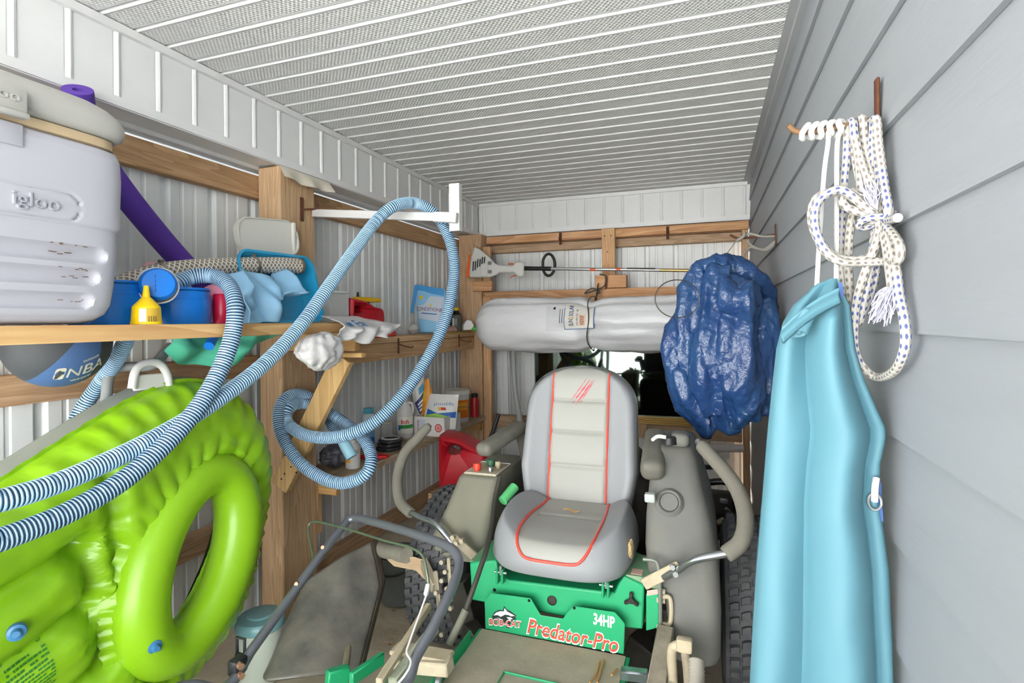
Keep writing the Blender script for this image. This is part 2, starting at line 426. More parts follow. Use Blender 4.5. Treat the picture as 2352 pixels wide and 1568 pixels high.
dark_hole = mat('nail_hole_dark', '#3a2c22', .9)
def board(name, x0, x1, y0, y1, z0, z1, mt, parent=None, r=.003):
    mb = MB(); mb.rbox(((x0 + x1) / 2, (y0 + y1) / 2, (z0 + z1) / 2), (x1 - x0, y1 - y0, z1 - z0), r, 1); return mb.build(name, mt, parent)
board('post', -2.05, -1.915, 2.10, 2.345, -.01, ZS - .003, wz_old, WL, .006)
board('furring_strip', -1.955, -1.917, 2.347, 2.385, .32, .60, wz_new, WL)
board('girt', -2.108, -2.055, YF, YB_MET - .03, 2.025, 2.135, wy_old, WL)
board('girt', -2.108, -2.055, YF, 2.098, 1.165, 1.262, wood('low_girt_pine', '#d0ad8b', '#a88564', 'y'), WL)
board('girt', -2.108, -2.055, YF, 2.098, .425, .52, MATS['low_girt_pine'], WL)
board('girt', -2.108, -2.055, 2.35, YB_MET - .03, .0, .10, MATS['low_girt_pine'], WL)
# corner post and its stud
board('corner_post', -2.05, -1.835, 4.38, 4.50, -.01, ZS - .004, wz_old2, WB, .005)
board('stud', -1.832, -1.76, 4.40, 4.44, .0, 1.62, wz_new, WB)
board('stud', -1.832, -1.76, 4.40, 4.44, 1.68, 2.06, wz_new, WB)
board('top_plate', -1.84, .30, 4.50, 4.60, 2.095, 2.16, wx_new, WB)
board('girt', -2.04, .28, 4.605, 4.672, 2.025, 2.093, wx_old, WB)
board('rail', -1.845, .28, 4.42, 4.458, 1.565, 1.672, wx_new, WB)
board('stud', -.806, -.70, 4.46, 4.498, 1.30, 2.16, wz_new, WB)
board('stud', .25, .296, 4.50, 4.60, .0, 2.093, wz_old2, WB)
board('girt', -1.83, .245, 4.575, 4.66, .465, .575, wx_old, WB)
board('block', -.55, -.47, 4.54, 4.573, .46, .60, MATS['treated_post_pine'], WB)
board('block', -1.90, -1.72, 4.33, 4.378, 1.675, 1.76, wx_new, WB)
board('block', -.845, -.765, 4.36, 4.418, 1.665, 1.775, wx_new, WB)
board('block', -.75, -.60, 4.38, 4.456, 1.675, 1.775, wx_new, WB)
# nails
mb = MB()
for (x, z) in ((-1.825, 1.59), (-1.825, 1.645), (-.78, 2.10), (-.73, 2.10), (-.76, 1.97), (-.74, 1.60)):
    mb = MB(); mb.cyl((x, 4.415 if z < 1.7 else 4.455, z), (x, 4.4195 if z < 1.7 else 4.4595, z), .005, n=8); mb.build('nail_head', dark_hole, WB)

# ---- rusty hooks
def hook(label, base, tip_dir, plate_dir, L=.17, plate=.11, group=None):
    r = thing('wall_hook', label, 'hook', base, group); b = Vector(base); d = Vector(tip_dir).normalized(); pu = Vector(plate_dir)
    mb = MB(); s = d.cross(pu).normalized(); M = Matrix((s, d, pu)).transposed()
    mb.rbox(b + d * .004, (.022, .005, plate), .002, 1, M); mb.build('plate', rust, r)
    P = catmull([b + d * .004, b + d * L * .4 - pu * .004, b + d * L * .8 - pu * .006, b + d * L + pu * .012], 6)
    mb = MB(); mb.tube(P, .0055, 8); mb.build('hook_arm', rust, r)
    return r
hook('rusty iron hook on the big wooden post above the white bracket', (-1.911, 2.24, 1.985), (1, -.15, 0), (0, 0, 1), .12, .12)
hook('small rusty hook on the top plate left of the centre stud', (-1.16, 4.496, 2.105), (0, -1, -.1), (0, 0, 1), .05, .1)
hook('small rusty hook on the top plate right of the centre stud', (-.29, 4.496, 2.10), (0, -1, -.1), (0, 0, 1), .05, .1)

# white vinyl scrap stapled over the post top
vinyl_old = mat('yellowed_vinyl_strip', '#dcd6c6', .5, var=.25, vscale=14, col2='#b9a88a')
def fl(u, v):
    x = -1.905 + .012 * sin(u * 14) * v + .03 * v; y = 2.085 + u * .36
    return (x, y, 2.165 - v * .055 + u * v * .0 - .012 * sin(u * 3.1) * v)
mb = MB(); mb.grid(fl, 24, 6); mb.grid(lambda u, v: Vector(fl(u, v)) + Vector((.003, 0, .001)), 24, 6)
o = mb.build('vinyl_strip', vinyl_old, fix=False); tag(o, 'yellowed white vinyl strip stapled over the top of the post', 'vinyl strip')

# ================= LEFT SHELF =================
sh = thing('wooden_shelf', 'long pine shelf rails under the white cooler, ending past the post', 'shelf', (-1.75, 1.2, 1.372))
board('front_rail', -1.60, -1.50, .27, 2.335, 1.374, 1.418, wy_new, sh)
board('back_rail', -2.05, -1.90, .27, 2.095, 1.374, 1.418, wy_new, sh)
board('cross_cleat', -1.905, -1.502, 2.10, 2.138, 1.285, 1.372, wood('cleat_pine', '#d3ac75', '#ad834f', 'x', .7), sh)
board('end_board', -1.905, -1.605, 2.10, 2.335, 1.374, 1.418, wy_new, sh)
board('cross_cleat', -1.66, -1.44, 2.06, 2.098, 1.262, 1.283, MATS['cleat_pine'], sh)
board('block', -1.80, -1.70, 2.14, 2.20, 1.20, 1.26, MATS['treated_post_pine'], sh)
# diagonal brace, nailed to the post's near face
pb, pt = Vector((-1.905, 2.079, .645)), Vector((-1.545, 2.079, 1.262))
mb = MB(); mb.bar(pb, pt, .036, .098, .003, up=(1, 0, 0)); br = mb.build('brace', w_brace, sh)
mb = MB()
for (x, y) in ((655, 1045), (668, 1072), (653, 1088), (680, 1085), (646, 1100)):
    p = atY(x, y, 2.0595); mb = MB(); mb.cyl(p, p + Vector((0, .003, 0)), .0045, n=8); mb.build('nail_hole', dark_hole, br)

ledge = thing('wall_ledge', 'pine ledge of two boards between the post and the corner post', 'ledge', (-2.0, 3.3, 1.18))
board('top_board', -2.108, -1.90, 2.347, 4.378, 1.287, 1.325, wy_ledge, ledge)
board('face_board', -1.945, -1.907, 2.347, 4.378, 1.18, 1.285, wood('face_pine', '#dcb78c', '#ba9066', 'y', .8), ledge)
for (x, y, lab) in ((915, 790, 'thin rusty hook nailed to the ledge near the plastic bags'), (1054, 772, 'thin rusty hook nailed to the ledge near the corner post')):
    p = atX(x, y, -1.898); hk = thing('wall_hook', lab, 'hook', (-1.898, p.y, p.z))
    mb = MB(); mb.rbox((-1.897, p.y, 1.262), (.006, .014, .10), .002, 1); mb.build('plate', rust, hk)
    mb = MB(); mb.tube(catmull([(-1.895, p.y, 1.275), (-1.86, p.y - .0, 1.262), (-1.80, p.y, 1.252), (-1.79, p.y, 1.262)], 5), .004, 8); mb.build('hook_arm', rust, hk)

ls = thing('wall_shelf', 'dusty lower board shelf holding pool chemicals beside the post', 'shelf', (-1.95, 3.3, .59))
board('shelf_board', -2.108, -1.80, 2.347, 4.36, .572, .610, wy_dirty, ls)
board('cleat', -2.05, -1.80, 2.347, 2.385, .53, .571, MATS['cleat_pine'], ls)
board('cleat', -2.05, -1.84, 4.335, 4.376, .48, .571, MATS['cleat_pine'], ls)

# ================= COOLER =================
cool_m = mat('white_cooler_plastic', '#b4b4bd', .42, bump=.12, bscale=350, bdist=.0006)
cool_lid = mat('aged_cooler_lid', '#aeada7', .42, bump=.1, bscale=300, bdist=.0006)
gasket = mat('yellowed_gasket', '#cdb694', .6, var=.2, vscale=10)
grime = mat('dark_grime', '#6d5540', .9)
ck = thing('cooler', 'tall white plastic cooler with a grey lid on the shelf', 'cooler', (-1.72, .65, 1.42))
CX0, CX1, CY0, CY1 = -1.995, -1.462, .30, 1.045
def sup(a, n): # superellipse
    c, s = cos(a), sin(a); return (math.copysign(abs(c) ** (2 / n), c), math.copysign(abs(s) ** (2 / n), s))
def cooler_xy(a, dx, dy, n=11):
    c, s = sup(a, n); cx, cy = (CX0 + CX1) / 2, (CY0 + CY1) / 2
    return Vector((cx + c * ((CX1 - CX0) / 2 + dx), cy + s * ((CY1 - CY0) / 2 + dy), 0))
prof = [(1.42, -.09), (1.4225, -.06), (1.43, -.04), (1.445, -.022), (1.47, -.012), (1.52, -.006), (1.60, -.001), (1.662, .0), (1.665, .004), (1.668, .006), (1.72, .006), (1.80, .008), (1.85, .006), (1.868, .0), (1.874, -.012)]
NA = 420
_cr = [Vector((c * (CX1 - CX0) / 2, s * (CY1 - CY0) / 2, 0)) for c, s in (sup(2 * pi * k / 4000, 11) for k in range(4001))]
_cr = resample(_cr, sum((b - a).length for a, b in zip(_cr, _cr[1:])) / NA)[:NA]
NA = len(_cr)
mb = MB()
def cring(z, d):
    fx_, fy_ = 1 + d / ((CX1 - CX0) / 2), 1 + d / ((CY1 - CY0) / 2)
    return [Vector(((CX0 + CX1) / 2 + p.x * fx_, (CY0 + CY1) / 2 + p.y * fy_, z)) for p in _cr]
# finer profile with grooves on the front side
zs = []
for (z0, d0), (z1, d1) in zip(prof, prof[1:]):
    n = max(1, int((z1 - z0) / .004)); zs += [(z0 + (z1 - z0) * i / n, d0 + (d1 - d0) * i / n) for i in range(n)]
zs.append(prof[-1]); rings = []
def groove(y, z):
    g = 0
    for zc, yend in ((1.594, .965), (1.537, .948), (1.478, .935)):     # three moulded grooves low on the front
        e = 0 if y < yend else (y - yend) / .028
        dz = (z - zc) / .020; q = dz * dz + e * e
        if q < 1: g = max(g, .017 * sqrt(1 - q))
    # raised oblong name plate
    ey = max(0, abs(y - .79) - .10) / .034; dz = abs(z - 1.704) / .034; q = ey * ey + dz * dz
    if .78 < q < 1.15: g = max(g, .006 * (1 - abs(q - .96) / .19))
    return g
for z, d in zs:
    ring = cring(z, d)
    for i, p in enumerate(ring):
        if p.x > -1.56 and p.y < CY1 - .05: p.x -= groove(p.y, z)
    rings.append(ring)
V = [p for r_ in rings for p in r_]; F = []
for i in range(len(rings) - 1):
    for k in range(NA): k2 = (k + 1) % NA; F.append((i * NA + k, i * NA + k2, (i + 1) * NA + k2, (i + 1) * NA + k))
F.append(list(range(NA))[::-1]); F.append([(len(rings) - 1) * NA + k for k in range(NA)])
mb.add(V, F); mb.build('body', cool_m, ck, angle=50)
mb = MB(); V = []; F = []
pl = [(1.8745, -.015), (1.878, -.006), (1.90, -.006), (1.902, -.014)]
for z, d in pl: V += cring(z, d)
for i in range(3):
    for k in range(NA): k2 = (k + 1) % NA; F.append((i * NA + k, i * NA + k2, (i + 1) * NA + k2, (i + 1) * NA + k))
F += [list(range(NA))[::-1], [3 * NA + k for k in range(NA)]]; mb.add(V, F); mb.build('gasket', gasket, ck)
mb = MB(); V = []; F = []
pl = [(1.9025, -.02), (1.9035, .002), (1.908, .010), (1.916, .014), (1.928, .016), (1.945, .013), (1.962, .004), (1.980, -.012), (1.996, -.035), (2.008, -.065), (2.016, -.11), (2.02, -.18)]
for z, d in pl: V += cring(z, d)
n = len(pl)
for i in range(n - 1):
    for k in range(NA): k2 = (k + 1) % NA; F.append((i * NA + k, i * NA + k2, (i + 1) * NA + k2, (i + 1) * NA + k))
F += [list(range(NA))[::-1], [(n - 1) * NA + k for k in range(NA)]]; mb.add(V, F); lid = mb.build('lid', cool_lid, ck, angle=50)
fx = lambda y, z, dx=0: Vector((CX1 + dx, y, z))
MF = lambda y, z, dx: plane_M((CX1 + dx, y, z), (0, 1, 0), (0, 0, 1))
tm = textmb('igloo', .046, MF(.826, 1.704, .0085), .003, sx=1.08, offset=-.0002); tm.build('lettering', mat('cooler_raised_lettering', '#a6a6b0', .4), ck)
mb = MB(); mb.rbox((CX1 + .022, .748, 1.913), (.02, .10, .062), .004, 2); mb.rbox((CX1 + .03, .748, 1.884), (.02, .10, .012), .003, 2); lt = mb.build('latch', cool_lid, ck)
textmb('igloo', .032, MF(.745, 1.922, .0335), .0015, sx=1.2).build('lettering', cool_lid, lt)
mb = MB(); mb.rbox((CX1 + .009, .745, 1.845), (.006, .11, .05), .003, 2); mb.build('latch_plate', cool_m, ck)
mb = MB(); rnd = random.Random(3)
for zc in (1.613, 1.594, 1.556, 1.537, 1.478):
    for k in range(5):
        y = .86 + rnd.random() * .09; mb = MB(); mb.rbox((CX1 - .0135 + (.0135 if zc in (1.613, 1.556) else 0), y, zc + rnd.uniform(-.003, .003)), (.004, rnd.uniform(.003, .012), .0016), .0003, 1); mb.build('grime_mark', grime, ck)

# ================= POOL NOODLE =================
purple = mat('purple_foam', '#5b3aa0', .75, bump=.5, bscale=60, bdist=.003, var=.12, vscale=12)
Pn = catmull([(-1.865, 1.175, 2.16), (-1.93, 1.24, 2.05), (-1.94, 1.33, 1.93), (-1.94, 1.46, 1.79), (-1.93, 1.60, 1.65), (-1.90, 1.70, 1.555)], 6)
nd = thing('pool_noodle', 'thick purple foam pool noodle leaning behind the cooler', 'pool noodle', (-1.93, 1.55, 1.52))
mb = MB(); mb.tube(Pn, .042, 24, caps=False); mb.tube([Pn[0], Pn[1]], .014, 16, caps=False)
A = frames(Pn)[0]; V = []
for rr in (.042, .014): V += [Pn[0] + (A[0] * cos(2 * pi * k / 24) + A[1] * sin(2 * pi * k / 24)) * rr for k in range(24)]
mb.add(V, [(k, (k + 1) % 24, 24 + (k + 1) % 24, 24 + k) for k in range(24)])
mb.build('foam_body', purple, nd, fix=False)
mb = MB(); mb.cyl(Pn[0] + (Pn[1] - Pn[0]).normalized() * .02, Pn[1], .0138, n=16); mb.build('bore', mat('dark_purple_bore', '#33207a', .8), nd)

# ================= THINGS ON THE SHELF =================
ZT = 1.4185
blue_tape = mat('blue_vinyl_sheet', '#1579dc', .28, bump=.25, bscale=220, bdist=.0012, var=.1, vscale=6)
# two blue tubs: round low tubs wrapped in blue sheet
def tub(label, c, r, h, name='wrapped_tub'):
    t = thing(name, label, 'tub', (c[0], c[1], ZT), 'blue tubs on the shelf')
    mb = MB(); mb.lathe((c[0], c[1], ZT), [(0, 0), (r * .99, 0), (r, .004), (r * 1.005, h * .75), (r * .985, h * .76), (r * .97, h), (r * .94, h + .003), (0, h + .003)], n=40); mb.build('side_wall', blue_tape, t)
    mb = MB(); mb.lathe((c[0], c[1], ZT), [(r * .97, h + .004), (r * .985, h + .007), (r * .97, h + .012), (0, h + .012)], n=40); mb.build('cover', blue_tape, t)
    return t
tub('low round blue tub right beside the white cooler', (-1.70, 1.155, 0), .10, .118)
tub('low round blue tub between the yellow funnel bottle and pink ball', (-1.70, 1.372, 0), .108, .108)
# blue capped hose end
he = thing('hose_end_cap', 'blue sheet tied over a round hose end above the tubs', 'hose cap', (-1.60, 1.21, 1.48))
c0, d = Vector((-1.575, 1.215, 1.538)), Vector((.80, -.55, .12)).normalized()
mb = MB(); mb.lathe(c0, [(0, .03), (.022, .0295), (.042, .026), (.049, .018), (.051, .005), (.048, -.02), (.038, -.05)], axis=d, n=32); mb.build('sheet', blue_tape, he)
mb = MB(); mb.lathe(c0, [(.038, -.052), (.048, -.03), (.052, -.018), (.053, -.01), (.049, -.012), (.03, -.014)], axis=d, n=32); mb.build('cork_rim', mat('brown_cork_rim', '#b98e62', .8, var=.4, vscale=60), he)
s_, d_, u_ = basis(d); mb = MB(); mb.tube([c0 - d * (.012 + .004 * sin(k * 1.1)) + (s_ * cos(2 * pi * k / 30) + u_ * sin(2 * pi * k / 30)) * .055 for k in range(30)], .0028, 6, closed=True); mb.build('white_string', mat('white_cord', '#e6e6e2', .8), he)
mb = MB(); nl = random.Random(9)
for k in range(4): mb.rbox(c0 + d * .0302 + u_ * (.02 - k * .014) + s_ * .008, (.002, .010, .001), .0002, 1, Matrix((s_, u_, d)).transposed())
mb.build('print', mat('dark_blue_print', '#0a3f86', .5), he)
mb = MB(); mb.cyl(c0 - d * .05, c0 - d * .012, .03, n=20); mb.build('hose_stub', blue_tape, he)

# yellow funnel bottle
yel = mat('yellow_plastic', '#f2ca12', .38)
fb = thing('funnel_bottle', 'yellow bottle with a cone spout and barcode label on shelf edge', 'bottle', (-1.545, 1.155, ZT))
o_ = (-1.545, 1.155, ZT)
mb = MB(); mb.lathe(o_, [(0, 0), (.0405, 0), (.0405, .006), (.039, .008), (.036, .05), (.035, .052), (.015, .075), (.0105, .079), (.0065, .112), (.0055, .113), (0, .113)], n=40); fbo = mb.build('body', yel, fb)
lab_m = mat('white_label', '#e9e6dc', .5)
def cyl_patch(o, r, a0, a1, z0, z1, n=10, e=.0006, r1=None):
    mb = MB(); o = Vector(o); r1 = r if r1 is None else r1
    f = lambda u, v: o + Vector(((r + (r1 - r) * v + e) * cos(a0 + (a1 - a0) * u), (r + (r1 - r) * v + e) * sin(a0 + (a1 - a0) * u), z0 + (z1 - z0) * v))
    mb.grid(f, n, 2); return mb
cyl_patch(o_, .0388, R(-65), R(-38), .006, .045, r1=.0362).build('label', lab_m, fb, fix=False)
mb = cyl_patch(o_, .0388, R(-36), R(18), .004, .046, r1=.0362); mb.build('label', mat('ochre_label', '#c9a53c', .5), fb, fix=False)
mb = MB()
for k in range(12):
    if k % 3 != 2: cb = cyl_patch(o_, .0386, R(-30 + k * 3), R(-28.4 + k * 3), .006, .024, 2, .0012, .0372); mb.add(cb.V, cb.F)
mb.build('barcode', mat('black_print', '#2a2622', .5), fb, fix=False)

# clear braided hose lying over the tubs
def braid(N, L, u, v):
    a = mth(N, L, 'SINE', mth(N, L, 'MULTIPLY', mth(N, L, 'ADD', mth(N, L, 'MULTIPLY', u, 18.0), mth(N, L, 'MULTIPLY', v, 100)), 2 * pi / 2))
    b = mth(N, L, 'SINE', mth(N, L, 'MULTIPLY', mth(N, L, 'SUBTRACT', mth(N, L, 'MULTIPLY', u, 18.0), mth(N, L, 'MULTIPLY', v, 100)), 2 * pi / 2))
    p = mth(N, L, 'MAXIMUM', a, b); return (mixc(N, L, mth(N, L, 'GREATER_THAN', p, .55), '#8b8171', '#e2ddd2'), p)
braid_m = uvmat('clear_braided_hose', braid, .18)
P = catmull([atX(245, 680, -1.82), atX(300, 648, -1.82), atX(400, 622, -1.81), atX(540, 611, -1.80), atX(640, 609, -1.78), atX(687, 611, -1.77)], 8)
bh = thing('braided_hose', 'clear braided reinforced hose lying across the shelf clutter', 'hose', (P[20].x, P[20].y, P[20].z - .03))
mb = MB(); mb.tube(P, .036, 28); bho = mb.build('tube', braid_m, bh, fix=False)
for t in (14, 27):
    mb = MB(); dd = (P[t + 1] - P[t]).normalized(); mb.cyl(P[t] - dd * .006, P[t] + dd * .008, .0378, n=24); mb.rbox(P[t] + Vector((0, 0, .042)), (.012, .02, .012), .003, 2); mb.build('hose_clamp', mat('steel_clamp', '#9a928a', .35, .8), bh)
mb = MB(); dd = (P[-1] - P[-2]).normalized(); mb.cyl(P[-1] - dd * .012, P[-1] + dd * .002, .0372, n=24); mb.build('rusty_end', mat('brown_end', '#8b7660', .5, .3, var=.4, vscale=60), bh)

# pink ball, small pink balloon, red tin
pink = mat('pink_rubber', '#f29abb', .4, bump=.05, bscale=30)
mb = MB(); mb.ball((-1.71, 1.56, ZT + .075), (.075, .075, .075)); tag(mb.build('play_ball', pink), 'glossy pink ball tucked behind the striped hose on the shelf', 'ball')
mb = MB(); mb.ball(atX(347, 612, -1.90), (.018, .028, .018)); o = mb.build('balloon', mat('faded_pink', '#dba7ae', .5, bump=.4, bscale=40)); tag(o, 'small faded pink balloon under the braided hose against the wall', 'balloon')
mb = MB(); mb.lathe((-1.63, 1.5, ZT), [(0, 0), (.028, 0), (.03, .004), (.03, .10), (.027, .105), (0, .105)], n=24); tag(mb.build('tin', mat('crimson_tin', '#b3123c', .35)), 'narrow crimson tin squeezed between blue tub and pink ball', 'tin')

# turquoise tray standing on edge
turq = mat('turquoise_plastic', '#2aa3d4', .25, spec=.6)
tr = thing('plastic_tray', 'turquoise plastic tray standing tilted on its long edge', 'tray', (-1.74, 1.85, ZT))
# local frame: a along Y (length), b up, n toward the room; leaning back
TB = Vector((-1.655, 1.645, ZT + .004)); ta = Vector((.0, 1, .02)).normalized(); tbv = Vector((-.42, .25, .9)).normalized(); tn = ta.cross(tbv).normalized()
if tn.x < 0: tn = -tn
def tray_pt(a, b, n): return TB + ta * a + tbv * b + tn * n
La, Lb, dep = .43, .33, .07
def rr_loop(x0, x1, y0, y1, r, n=6):
    out = []
    for cx, cy, a0 in ((x1 - r, y1 - r, 0), (x0 + r, y1 - r, 90), (x0 + r, y0 + r, 180), (x1 - r, y0 + r, 270)):
        for k in range(n + 1): a = R(a0 + 90 * k / n); out.append((cx + r * cos(a), cy + r * sin(a)))
    return out
loops = []
for ins, n_ in ((-.012, .0), (-.012, .006), (0, .006), (.012, -.045), (.028, -.062), (.06, -.066)):
    loops.append([tray_pt(p[0], p[1], n_) for p in rr_loop(ins, La - ins, ins, Lb - ins, max(.02, .05 - ins))])
mb = MB(); n = len(loops[0]); V = [p for l in loops for p in l]
F = [(i * n + k, i * n + (k + 1) % n, (i + 1) * n + (k + 1) % n, (i + 1) * n + k) for i in range(len(loops) - 1) for k in range(n)] + [[(len(loops) - 1) * n + k for k in range(n)]]
mb.add(V, F); o = mb.build('tray_shell', turq, tr); md = o.modifiers.new('thickness', 'SOLIDIFY'); md.thickness = .004
mb = MB()
for k in range(4):
    p = tray_pt(.10 + k * .028, .02, .008); mb = MB(); mb.rbox(p + tbv * .018, (.006, .006, .04), .002, 1); mb.build('rib', turq, tr)

# light blue cloth bundled in the tray
bluecloth = mat('light_blue_vinyl_cloth', '#8fc0e2', .5, bump=.2, bscale=30)
def cl(u, v):
    y = 1.585 + .36 * u; z = 1.64 - .20 * v - .03 * (1 - u) + .02 * sin(u * 7) * (1 - v)
    if u < .45: z -= .02 * (.45 - u)
    x = -1.70 + .055 * sin(v * 2.4) + .028 * sin(u * 13 + v * 3) + .02 * sin(u * 27 - v * 5) * (1 - u) + .018 * h2(u * 5, v * 4) - .05 * u * (1 - v) + .03 * v
    if v > .5 and u > .45: z += (v - .5) * .23 * min(1, (u - .45) * 5)
    return (x, y, max(z, ZT + .004))
mb = MB(); mb.grid(cl, 60, 40); o = mb.build('vinyl_cloth', bluecloth, fix=False); md = o.modifiers.new('thickness', 'SOLIDIFY'); md.thickness = .004
tag(o, 'crumpled light blue vinyl cloth spilling out of the turquoise tray', 'cloth')

# white lid leaning on the post
lidm = mat('milky_plastic', '#d7d5cc', .35)
lt = thing('container_lid', 'milky white rounded lid leaning against the wooden post', 'lid', (-1.95, 2.02, 1.70))
LO = Vector((-1.880, 1.985, 1.808)); lr = Vector((.05, 1, .10)).normalized(); lu = Vector((-.12, 0, 1)).normalized(); lnv = lr.cross(lu).normalized(); lu = lnv.cross(lr)
def lid_loop(s, e): return [LO + lr * p[0] + lu * p[1] + lnv * e for p in rr_loop(-.175 * s, .175 * s, -.085 * s, .085 * s, .07 * s, 8)]
mb = MB(); lp = [lid_loop(.8, .004), lid_loop(.93, .004), lid_loop(.95, .012), lid_loop(1, .012), lid_loop(1, -.012)]; n = len(lp[0])
V = [p for l in lp for p in l]; F = [[k for k in range(n)]] + [(i * n + k, (i + 1) * n + k, (i + 1) * n + (k + 1) % n, i * n + (k + 1) % n) for i in range(4) for k in range(n)] + [[4 * n + k for k in range(n)][::-1]]
mb.add(V, F); mb.build('lid_panel', lidm, lt)
mb = MB(); mb.rbox(LO + lr * .148 + lnv * .008 + lu * .0, (.016, .02, .15), .006, 2); mb.build('rim_grip', lidm, lt)

# clear storage box behind the hose
clearp = mat('clear_plastic', '#dfe3e3', .15, trans=.0, alpha=.45)
bx_ = thing('storage_box', 'clear plastic storage box behind the striped hose next to tray', 'box', (-1.80, 2.17, ZT))
def open_box(mb, x0, x1, y0, y1, z0, z1, t=.003):
    mb.box(x0, x1, y0, y1, z0, z0 + t); mb.box(x0, x0 + t, y0, y1, z0 + t, z1); mb.box(x1 - t, x1, y0, y1, z0 + t, z1); mb.box(x0 + t, x1 - t, y0, y0 + t, z0 + t, z1); mb.box(x0 + t, x1 - t, y1 - t, y1, z0 + t, z1)
mb = MB(); open_box(mb, -1.89, -1.70, 2.18, 2.33, ZT, 1.56); mb.build('box_body', clearp, bx_)
mb = MB(); mb.rbox((-1.795, 2.255, 1.5665), (.205, .165, .012), .004, 2); mb.build('box_lid', mat('cloudy_plastic', '#cfd3d3', .3), bx_)

# red gas can with yellow spout
redp = mat('red_can_plastic', '#c01e2c', .42, bump=.08, bscale=100, var=.1, vscale=6)
blackp = mat('black_plastic', '#1e1e20', .45)
def gascan(label, c, L, W, H, ang, spout):
    g = thing('fuel_can', label, 'fuel can', c, None); c = Vector(c); M = Matrix.Rotation(ang, 3, 'Z')
    prof = [(-L / 2, 0), (L / 2, 0), (L / 2, H * .62), (L * .42, H * .80), (L * .1, H * .9), (-L * .05, H * .98), (-L * .5, H)]
    # body with a handle hole: outer loop and inner loop bridged
    outer = catmull([Vector((x, 0, z)) for x, z in [(-L * .46, .0), (L * .44, 0), (L * .5, H * .06), (L * .5, H * .55), (L * .44, H * .74), (L * .2, H * .80), (-L * .05, H * .92), (-L * .42, H * .98), (-L * .5, H * .9), (-L * .5, H * .06)]], 5, True)
    hc = Vector((-L * .2, 0, H * .72)); n = len(outer)
    inner = []
    for p in outer:
        a = math.atan2(p.z - hc.z, p.x - hc.x); inner.append(hc + Vector((L * .17 * cos(a), 0, H * .09 * sin(a))))
    mb = MB(); rows = [(outer, W * .30, .93), (outer, W * .44, .97), (outer, W * .5, 1.0)]
    cen = Vector((0, 0, H * .45))
    def ring(l, y, s): return [M @ (Vector((cen.x + (p.x - cen.x) * s, y, cen.z + (p.z - cen.z) * s))) + c for p in l]
    seq = [ring(inner, -W * .32, 1), ring(outer, -W * .5, .86), ring(outer, -W * .46, .96), ring(outer, -W * .36, 1), ring(outer, W * .36, 1), ring(outer, W * .46, .96), ring(outer, W * .5, .86), ring(inner, W * .32, 1)]
    V = [p for r_ in seq for p in r_]; m = len(seq)
    mb.add(V, [(i * n + k, i * n + (k + 1) % n, ((i + 1) % m) * n + (k + 1) % n, ((i + 1) % m) * n + k) for i in range(m) for k in range(n)])
    zmin = min(v.z for v in mb.V)
    for v in mb.V: v.z += c.z - zmin
    mb.build('can_body', redp, g, angle=50)
    spout(g, c, M); return g
def spout_small(g, c, M):
    p = c + M @ Vector((.065, 0, .185))
    mb = MB(); mb.lathe(p, [(0, -.03), (.027, -.03), (.027, .0), (.022, .002), (.022, .018), (0, .018)], n=20); mb.build('collar', blackp, g)
    mb = MB(); q = p + Vector((0, 0, .03)); a = M @ Vector((1, 0, 0)); mb.bar(q - a * .085, q + a * .06, .042, .028, .008, seg=2); mb.cyl(q + a * .055, q + a * .115, .014, .011, n=16)
    mb.bar(q - a * .08 + Vector((0, 0, .0)), q - a * .045 + Vector((0, 0, .0)), .05, .02, .004); mb.build('spout', mat('yellow_spout', '#e0b50e', .4), g)
    mb = MB(); mb.cyl(q - a * .06 + Vector((0, 0, .012)), q - a * .06 + Vector((0, 0, .04)), .008, .005, n=10); mb.build('vent_cap', blackp, g)
gascan('red fuel can with a yellow spout standing at the shelf end', (-1.77, 2.50, 1.3255), .26, .17, .215, R(82), spout_small)

# plastic shopping bags
bagm = mat('white_bag_plastic', '#cfcdcd', .3, bump=.3, bscale=35, bdist=.004)
def blob(c, rx, ry, rz, seed, k=9, amp=.25, droop=0, nu=60, nv=36, fold=None):
    mb = MB(); c = Vector(c)
    def f(u, v):
        a, b = 2 * pi * u, pi * (v * .996 + .002) - pi / 2
        d = Vector((cos(b) * cos(a), cos(b) * sin(a), sin(b)))
        r_ = 1 + amp * (.55 * h2(d.x * 2 + seed, d.y * 2, d.z * 2) - .55 * abs(h2(d.x * 3.4 + seed, d.y * 3.4, d.z * 3.4)) + (.20 * sin(a * k + 2.5 * h2(d.z * 2 + seed, cos(a), sin(a))) * cos(b)))
        p = Vector((d.x * rx * r_, d.y * ry * r_, d.z * rz * r_))
        return p + c
    mb.grid(f, nu, nv, cu=True); return mb
b2 = blob(atX(737, 805, -1.47), .060, .125, .075, 2.2, 11, .27); b2.build; o = b2.build('shopping_bag', bagm, angle=70); tag(o, 'knotted white plastic bag bulging below the shelf rail', 'plastic bag')
sb = thing('shopping_bag', 'white printed plastic bag draped over the shelf end', 'plastic bag', atX(825, 800, -1.45))
def bagf(u, v):  # drapes over the rail end
    y = 1.93 + .43 * u + .05 * v * (u - .3); e = abs(2 * u - 1)
    top = Vector((-1.56 + .0 * u, y, 1.449 + .018 * sin(u * 9) - .035 * max(0, u - .55)))
    z = 1.445 - v * (.135 - .05 * e ** 2 - .05 * u) + .012 * sin(u * 17 + v * 4) * v - .05 * max(0, u - .55)
    x = -1.55 + .115 * sin(min(1, v * 1.6) * pi / 2) - .03 * max(0, v - .6) * 2 + .016 * sin(u * 23 + 4 * v) * v + .018 * h2(u * 6, v * 5, 3)
    return (x, y, z)
mb = MB(); mb.grid(bagf, 60, 36); o = mb.build('film', bagm, sb, fix=False, angle=80); md = o.modifiers.new('thickness', 'SOLIDIFY'); md.thickness = .003
